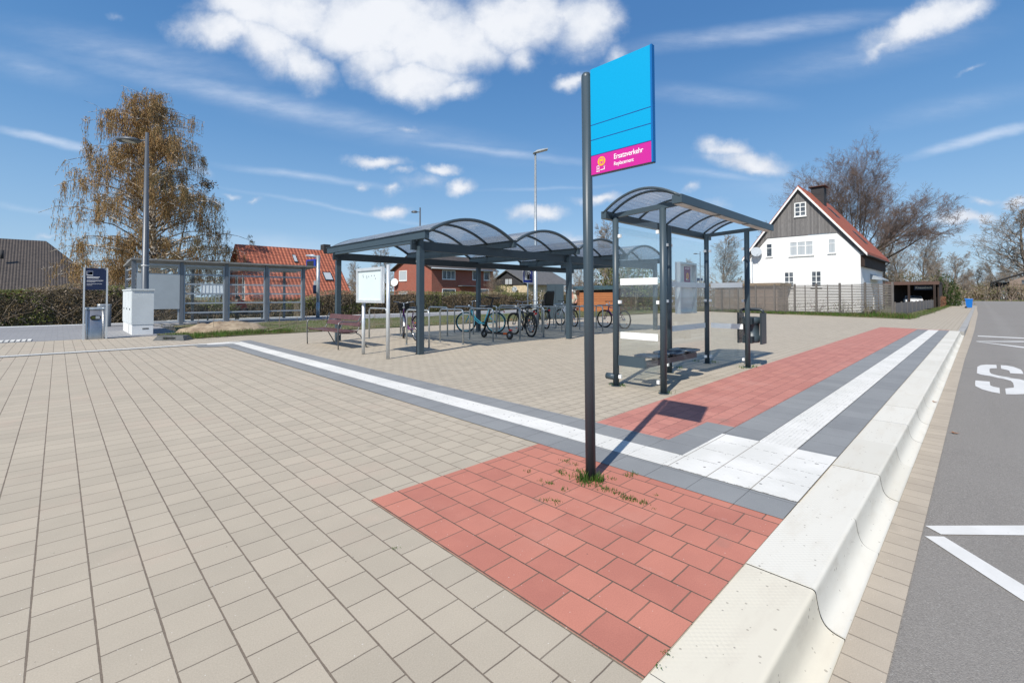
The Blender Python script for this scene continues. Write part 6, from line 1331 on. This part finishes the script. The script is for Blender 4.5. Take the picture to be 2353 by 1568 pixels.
# bushes behind carport and fence
rg = random.Random(19)
def bush(c, rx, ry, h, n_, size, mats, wts, label, nm='bush', cat='bush'):
    b = mb(M_bark2)
    for _ in range(26):
        a = rg.random()*6.28; f = rg.random(); b.tube([V(c[0], c[1], 0)+V(math.cos(a)*rx*.2, math.sin(a)*ry*.2, 0), V(c[0]+math.cos(a)*rx*f*.6, c[1]+math.sin(a)*ry*f*.6, h*.5), V(c[0]+math.cos(a)*rx*f, c[1]+math.sin(a)*ry*f, h*rg.uniform(.7, 1.05))], [.05, .03, .012], 4, cap=False)
    def bf(r_):
        while True:
            v = V(r_.uniform(-1, 1), r_.uniform(-1, 1), r_.uniform(0, 1))
            if v.x*v.x+v.y*v.y+v.z*v.z < 1 and noise.noise(V(v.x*3+c[0], v.y*3, v.z*3)) > -.18: return V(c[0]+v.x*rx, c[1]+v.y*ry, v.z*h)
    leafmass(b, bf, n_, size, rg, mats, wts); return single(nm, b, (c[0], c[1], 0), label, cat)
q = PD(2110, 680, 80); bush((q.x, q.y), 7, 7, 5.2, 3500, .16, [M_hedge, M_dry, M_hedgeg, M_twigp], [3, 3, 2, 3], 'brownish bush mass rising behind the carport roof')
q = PD(2060, 680, 88); bush((q.x, q.y), 6, 6, 6.5, 3500, .17, [M_hedge, M_dry, M_hedgeg, M_twigp], [3, 3, 1, 4], 'olive-brown bush behind the right side of the white house')
q = PD(2172, 700, 66); bush((q.x, q.y), 1.7, 1.7, 4.6, 2600, .14, [M_ivy], [1], 'glossy green ivy growth on the stems right of the carport', 'ivy')
q = PD(2156, 690, 78); bush((q.x, q.y), .6, .6, 6.2, 800, .13, [M_ivy], [1], 'thin green ivy column on a trunk above the carport roof', 'ivy')
q = PD(1445, 690, 44); bush((q.x, q.y), 3.6, 3.6, 5.7, 5200, .12, [M_hedgeg, M_ivy, M_catk2, M_dry], [4, 3, 2, 2], 'large green bush behind the orange shed, left of the bus shelter')
q = PD(1390, 690, 47); bush((q.x, q.y), 2.6, 2.6, 6.6, 1500, .10, [M_hedgeg, M_dry], [2, 3], 'loose half-leafed tall shrub behind the sign pole')
q = PD(1590, 690, 70); bush((q.x, q.y), 4, 4, 3.6, 1500, .13, [M_hedge, M_dry, M_twigp], [2, 2, 3], 'low brown scrub behind the fence near the display case')
q = PD(1700, 690, 62); bush((q.x, q.y), 4, 4, 2.9, 1500, .13, [M_hedge, M_hedgeg, M_twigp], [2, 2, 3], 'low scrub behind the fence right of the display case')
q = PD(1235, 690, 38); bush((q.x, q.y), 1.4, 1.0, 2.1, 1300, .05, [M_dry, M_txt, M_hedgeg], [3, 1, 2], 'pale flowering shrub in front of the hedge beside the pump sign')
q = PD(1160, 700, 60); bush((q.x, q.y), 3, 2, 3.0, 1500, .10, [M_hedgeg, M_dry], [3, 1], 'green shrub between the brick house and the gabled house')
# beech hedge stub beside the pavement
b = mb(mat('beech_brown', (.24, .105, .055), .9, color2=(.12, .05, .03), vscale=3)); p0_ = 66.5
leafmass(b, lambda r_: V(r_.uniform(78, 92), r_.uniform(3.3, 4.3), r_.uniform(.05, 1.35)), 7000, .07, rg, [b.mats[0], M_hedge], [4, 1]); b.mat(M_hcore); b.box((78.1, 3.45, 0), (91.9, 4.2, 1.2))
single('beech_hedge', b, (85, 3.8, 0), 'clipped russet beech hedge ending beside the pavement beyond the carport', 'hedge')
# long hedge beyond the tracks
def hedge(x0_, x1_, y0_, y1_, zt_, n_, label, greenf, seed, core=True, spiky=.25):
    rg = random.Random(seed); b = mb(M_hcore); st = 1.2; x_ = x0_
    def ht(x): return zt_(x)+.18*noise.noise(V(x*.8, seed, 0))
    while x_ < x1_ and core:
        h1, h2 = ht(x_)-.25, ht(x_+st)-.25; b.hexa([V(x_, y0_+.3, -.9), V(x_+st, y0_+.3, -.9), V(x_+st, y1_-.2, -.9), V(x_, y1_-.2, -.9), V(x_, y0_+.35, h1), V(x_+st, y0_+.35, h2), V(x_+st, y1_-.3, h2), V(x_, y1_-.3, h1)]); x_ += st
    for _ in range(n_):
        x = rg.uniform(x0_, x1_); h = ht(x); z = -.6+(h+.6)*rg.random()**.8; y = y0_+abs(rg.gauss(0, .22)) if rg.random() < .8 else rg.uniform(y0_, y1_)
        if y > y0_+.5: z = h-.2+rg.random()*.25
        g_ = noise.noise(V(x*.35, z*.8, seed)) > greenf(x); r_ = rg.random()
        b.mat(M_hedgeg if (g_ and r_ < .75) else (M_hedge if r_ < .8 else M_twigp)); b.leaf(V(x, y, z), rg.uniform(.035, .085), rg)
    b.mat(M_twigp)
    for _ in range(int((x1_-x0_)*26)):
        x = rg.uniform(x0_, x1_); h = ht(x); y = y0_+rg.random()*.4; z0 = rg.uniform(-.5, h*.6); l = rg.uniform(.5, 1.3); dx, dy = rg.gauss(0, spiky), rg.gauss(0, .1)
        b.mat(rg.choice([M_twigp, M_twig, M_bark2])); b.tube([V(x, y, z0), V(x+dx*.5, y+dy, z0+l*.5), V(x+dx*1.2, y+dy, min(z0+l, h+.3))], [.014, .010, .006], 3, cap=False)
    return single('hedge', b, ((x0_+x1_)/2, y0_, 0), label, 'hedge')
hedge(-26, 6, 35.0, 37.2, lambda x: 1.95-.12*max(0, x)*.5+.2*math.sin(x*.7), 30000, 'wild overgrown green and brown hedge below the brown roof at the left', lambda x: .05, 1, spiky=.9)
hedge(6, 14, 36.2, 37.8, lambda x: 1.0, 9000, 'low dark hedge seen through the platform shelter below the orange roof', lambda x: .1, 4)
hedge(12.6, 62, 34.8, 36.4, lambda x: 1.78-(.7*max(0, 14.5-x)/2), 46000, 'clipped brown beech and green hedge running behind the bench and bicycle shelter', lambda x: .16 if x < 24 else .08, 2)
# saplings, mound, debris in the lawn strip
def Z2p(a, c): return ((400+a/4.612)*.94839, (560+c/4.612)*.94839)
rg = random.Random(31)
b = mb(M_soil); c0 = G(*Z2p(620, 1120)); N = 26; M_ = 12
def mz(i, j):
    a = 2*math.pi*i/N; r_ = j/M_; x = c0.x+.2+math.cos(a)*r_*1.55+ -math.sin(a)*0; y = c0.y+math.sin(a)*r_*1.1; k = 1+.18*noise.noise(V(math.cos(a)*2, math.sin(a)*2, 1)); h = .34*max(0, 1-r_**2)**.8*(1+.5*noise.noise(V(x*3, y*3, 0)))+.05*noise.noise(V(x*9, y*9, 2)); return V(c0.x+.2+(x-c0.x-.2)*k, c0.y+(y-c0.y)*k, .03+h)
for i in range(N):
    for j in range(M_): b.face([mz(i, j), mz(i, j+1), mz(i+1, j+1), mz(i+1, j)], True)
single('soil_mound', b, (c0.x, c0.y, 0), 'low mound of pale sandy soil on the lawn in front of the platform shelter', 'soil heap', kind='stuff')
b = mb(mat('rootball', (.035, .022, .015), .95, bump=1)); q = G(*Z2p(1100, 1140)); b.lathe([(0, .14), (.08, .12), (.12, .05), (.1, 0)], (q.x, q.y, 0), 10); b.mat(M_bark2); b.tube([V(q.x, q.y, .08), V(q.x+.7, q.y-.15, .2), V(q.x+1.3, q.y+.2, .42)], [.02, .014, .007], 5)
single('uprooted_sapling', b, (q.x, q.y, 0), 'uprooted sapling with a dark root ball lying on the lawn beside the soil mound', 'sapling')
sb = mb(M_bark2)
def sapling(bb, x, y, h, rg):
    bb.mat(M_bark2); bb.tube([V(x, y, 0), V(x+rg.gauss(0, .03), y, h*.5), V(x+rg.gauss(0, .06), y, h)], [.011, .008, .004], 5, cap=False)
    for k in range(7): z = h*rg.uniform(.15, .95); a = rg.random()*6.28; l = h*.22; bb.tube([V(x, y, z), V(x+math.cos(a)*l*.7, y+math.sin(a)*l*.7, z+l*.6)], [.005, .003], 3, cap=False)
    bb.mat(M_hedge)
    for k in range(8): bb.leaf(V(x+rg.gauss(0, .08), y+rg.gauss(0, .08), h*rg.uniform(.1, .9)), .03, rg)
sm_ = []
for k in range(3): bb = MB(); bb.mat(M_bark2); sapling(bb, 0, 0, .75, random.Random(k)); sm_.append(bb.mesh('sapling', uv=False))
sps = [(Z2p(375, 1120), .62, 'behind the low ballast block'), (Z2p(540, 1135), .72, 'in the middle of the soil mound'), (Z2p(730, 1110), .55, 'at the right side of the soil mound'), (Z2p(1280, 1090), .95, 'in front of the right shelter pane'), (Z2p(1160, 1060), .6, 'beside the uprooted sapling'), (Z2p(1470, 1095), .6, 'left of the bench end'), (Z2p(1580, 1075), .85, 'with brown leaves at the left arm of the bench'), (Z3(190, 1165), .5, 'seen over the bench seat'), (Z3(730, 1180), .7, 'right of the notice board left post'), (Z3(900, 1180), .6, 'left of the basket bicycle')]
for i, (pz, h, txt) in enumerate(sps):
    q = G(*pz); o = bpy.data.objects.new('sapling', sm_[i % 3]); COL.objects.link(o); o.location = (q.x, q.y, .02); o.scale = (h/.75,)*3; o.rotation_euler = (0, 0, i*1.3)
    setp(o, 'thin bare sapling planted ' + txt, 'sapling', 'saplings along the lawn edge')
b = mb(M_hedge); rg = random.Random(3)
for _ in range(2600): x = rg.uniform(5, 40); y = 18.35+abs(rg.gauss(0, .45)); b.mat(rg.choice([M_hedge, M_bark2, M_dry])); b.leaf(V(x, y, .06), rg.uniform(.02, .05), rg, .5)
for _ in range(1400): y = rg.uniform(3.2, 18.2); x = 36.8+(y-3)*.40+rg.gauss(.15, .3); b.mat(rg.choice([M_hedge, M_bark2, M_dry])); b.leaf(V(x, y, .06), rg.uniform(.03, .06), rg, .5)
single('leaf_litter', b, (20, 18.5, 0), 'brown fallen leaves along the edge of the planting strip', 'leaves', kind='stuff')
# shrubs at the fence foot
for k, (yy, col_, lab) in enumerate(((13.2, M_hedge, 'small russet shrub at the fence foot, furthest left'), (10.8, M_hedgeg, 'small green climbing shrub on the fence behind the litter bin'), (8.6, M_redc, 'small dark red shrub at the foot of the fence'), (6.9, M_hedgeg, 'thin yellow-green shrub against the fence left of the grassy corner'), (5.3, M_dry, 'dry twiggy shrub near the right end of the fence'))):
    x_ = 38.9+(yy-4)*.44; b = mb(M_twigp); r2 = random.Random(k)
    for _ in range(16): b.mat(M_twigp); a = r2.gauss(0, .5); b.tube([V(x_, yy, 0), V(x_-.1, yy+a*.5, .5), V(x_-.12, yy+a, r2.uniform(.7, 1.3))], [.012, .008, .005], 3, cap=False)
    for _ in range(260): b.mat(r2.choice([col_, M_dry])); b.leaf(V(x_-.1+r2.gauss(0, .12), yy+r2.gauss(0, .55), abs(r2.gauss(.5, .3))), .045, r2)
    single('shrub', b, (x_, yy, 0), lab, 'shrub', 'shrubs along the wooden fence')
# fallen maple leaves in the gutter
for (px, z_, lab) in ((z8p(150, 745), -.168, 'single brown maple leaf lying on the kerb foot'), (z8p(470, 1240), RZ, 'single brown maple leaf lying where gutter meets asphalt')):
    q = G(px[0], px[1], z_); b = mb(mat('dead_leaf', (.33, .15, .06), .8)); N = 11; b.face([V(q.x+math.cos(2*math.pi*k/N)*(.05 if k % 2 else .02), q.y+math.sin(2*math.pi*k/N)*(.05 if k % 2 else .02), z_+.012+.006*(k % 2)) for k in range(N)]); single('maple_leaf', b, (q.x, q.y, z_), lab, 'leaf')
# ---- weeping birch
DB = 40.0; q = PD(352, 680, DB); bl = thing('birch_tree', (q.x, q.y, 0), 'tall weeping birch with drooping brown catkin-laden twigs behind the platform shelter', 'tree')
rg = random.Random(12); A = mb(M_birch); Hh = PD(352, 195, DB).z; c_ = V(q.x, q.y, 0); Lq = V(math.cos(LV), math.sin(LV), 0)
tr_ = [c_+V(0, 0, -1)]
for k in range(1, 13): f = k/12; tr_.append(c_+Lq*(.9*f*f*math.sin(f*2))+V(rg.gauss(0, .08), rg.gauss(0, .08), Hh*f*.97))
A.tube(tr_, [.36*(1-.93*(k/12))+.01 for k in range(13)], 9, cap=False)
A.tube([c_+Lq*-1.4+V(0, 0, -1), c_+Lq*-1.7+V(0, .2, 2.5), c_+Lq*-2.2+V(0, .3, 5.2), c_+Lq*-2.9+V(0, .3, 8.5)], [.17, .13, .10, .04], 7, cap=False)
part('trunk', A, bl); B = mb(M_birch); M_bt = mat('birch_twig', (.34, .22, .11), .9); C_ = mb(M_bt)
prof_b = [(.10, 6.2), (.2, 6.7), (.35, 6.3), (.5, 5.3), (.65, 4.3), (.78, 3.5), (.88, 2.6), (.97, 1.2)]
def wmax(f):
    for (a, ra), (c, rc) in zip(prof_b, prof_b[1:]):
        if a <= f <= c: return ra+(rc-ra)*(f-a)/(c-a)
    return prof_b[0][1] if f < .1 else 1.2
strands = []
for k in range(150):
    f = .12+.85*(k/150)**1.12; az = k*2.399+rg.gauss(0, .3); base = c_+V(0, 0, Hh*f*.93); i_ = min(11, int(f*12)); base = tr_[i_].lerp(tr_[i_+1], min(1, f*12-i_))
    wd = wmax(min(.97, f*1.04))*rg.uniform(.6, 1.18)*(1.08+.14*math.sin(az*2+f*9)); up_ = rg.uniform(.45, .9)*wd*(.55 if f > .3 else .35); hd_ = V(math.cos(az), math.sin(az), 0)
    pts = []
    for j in range(7): t_ = j/6; pts.append(base+hd_*wd*t_+V(rg.gauss(0, .1), rg.gauss(0, .1), up_*math.sin(t_*2.1)*1.1-(.5*t_**3)))
    B.tube(pts, [max(.014, .095*(1-f*.5)*(1-j/6.8)) for j in range(7)], 5, cap=False)
    for m_ in range(8):
        t_ = rg.uniform(.25, 1); fi = t_*6; j = min(5, int(fi)); b0 = pts[j].lerp(pts[j+1], fi-j); sd2_ = V(rg.gauss(0, .5), rg.gauss(0, .5), rg.uniform(-.1, .5)); e_ = b0+sd2_*1.1; strands.append(b0); 
        mid_ = b0.lerp(e_, .5)+V(0, 0, .15); B.tube([b0, mid_, e_], [.016, .012, .008], 3, cap=False)
        for s_ in range(6): strands.append(b0.lerp(mid_, rg.random())+V(rg.gauss(0, .08), rg.gauss(0, .08), 0)); strands.append(mid_.lerp(e_, rg.random())+V(rg.gauss(0, .08), rg.gauss(0, .08), 0))
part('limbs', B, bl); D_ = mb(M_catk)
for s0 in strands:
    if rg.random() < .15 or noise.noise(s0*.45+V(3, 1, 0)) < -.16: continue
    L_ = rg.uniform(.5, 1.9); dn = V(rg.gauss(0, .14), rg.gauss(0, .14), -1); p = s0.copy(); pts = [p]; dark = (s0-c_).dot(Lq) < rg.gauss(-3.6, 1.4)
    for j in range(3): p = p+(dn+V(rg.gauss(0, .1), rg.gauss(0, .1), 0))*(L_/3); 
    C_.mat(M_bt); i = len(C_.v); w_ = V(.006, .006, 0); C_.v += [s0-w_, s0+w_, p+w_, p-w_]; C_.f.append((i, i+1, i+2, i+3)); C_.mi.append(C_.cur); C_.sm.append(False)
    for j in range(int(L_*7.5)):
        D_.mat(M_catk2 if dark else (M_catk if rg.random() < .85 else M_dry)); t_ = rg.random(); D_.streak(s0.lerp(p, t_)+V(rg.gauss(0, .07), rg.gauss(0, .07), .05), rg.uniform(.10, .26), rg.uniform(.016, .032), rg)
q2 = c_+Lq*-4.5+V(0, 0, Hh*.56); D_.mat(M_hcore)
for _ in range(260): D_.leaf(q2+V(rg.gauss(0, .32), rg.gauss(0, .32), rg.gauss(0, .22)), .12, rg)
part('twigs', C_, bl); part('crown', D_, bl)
# magnolia-like blossoming shrub left of the shelter
for (px, d, h, rx, lab) in ((262, 37.5, 4.3, 1.9, 'pink-blossoming shrub right of the blue information panel'), (205, 38.5, 3.5, 1.2, 'smaller blossoming shrub at the corner of the brown roof')):
    q = PD(px, 690, d); b = mb(M_bark2); r2 = random.Random(px)
    for _ in range(60):
        a = r2.random()*6.28; rr = rx*r2.random(); b.mat(M_twigp); b.tube([V(q.x, q.y, -.5), V(q.x+math.cos(a)*rr*.4, q.y+math.sin(a)*rr*.4, h*.45), V(q.x+math.cos(a)*rr, q.y+math.sin(a)*rr, h*r2.uniform(.7, 1))], [.035, .02, .008], 4, cap=False)
    for _ in range(3600):
        a = r2.random()*6.28; z = h*r2.random()**.75; rr = rx*(.35+.65*z/h)*math.sqrt(r2.random()); b.mat(r2.choices([M_blossom, M_catk, M_twigp, M_hedge], [4, 3, 2, 2])[0]); b.leaf(V(q.x+math.cos(a)*rr, q.y+math.sin(a)*rr, z), r2.uniform(.035, .075), r2)
    single('blossom_shrub', b, (q.x, q.y, 0), lab, 'shrub')
# small dark conifer and greenhouse roof seen through the shelter
q = PD(517, 690, 62); b = mb(mat('conifer', (.03, .045, .025), .9, var=.3)); r2 = random.Random(6)
for _ in range(2200): z = 5.6*r2.random(); rr = 2.2*(1-z/6.0)*math.sqrt(r2.random()); a = r2.random()*6.28; b.leaf(V(q.x+math.cos(a)*rr, q.y+math.sin(a)*rr, z), .13, r2)
b.mat(M_bark); b.tube([V(q.x, q.y, -.5), V(q.x, q.y, 5.4)], [.15, .03], 6); single('conifer', b, (q.x, q.y, 0), 'small dark conifer in the gap between the birch and the orange roof', 'tree')
ghs = thing('greenhouse', (8, 43, 0), 'small greenhouse with sloping glass roof seen through the platform shelter', 'greenhouse'); a, c = OX(370, 690, 43), OX(610, 600, 43)
b = mb(M_lightmet)
for k in range(7): x_ = a.x+(c.x-a.x)*k/6; b.beam(V(x_, 42, a.z-.1), V(x_+.4, 44, c.z), .05, .05); b.beam(V(x_, 42, -.5), V(x_, 42, a.z-.1), .05, .05)
b.beam(V(a.x, 42, a.z-.1), V(c.x, 42, a.z-.1), .06, .06); b.beam(V(a.x+.4, 44, c.z), V(c.x+.4, 44, c.z), .06, .06); part('frame', b, ghs)
b = mb(M_curt); b.face([V(a.x, 42.02, a.z-.12), V(c.x, 42.02, a.z-.12), V(c.x+.4, 44.02, c.z-.02), V(a.x+.4, 44.02, c.z-.02)]); part('glass_roof', b, ghs)
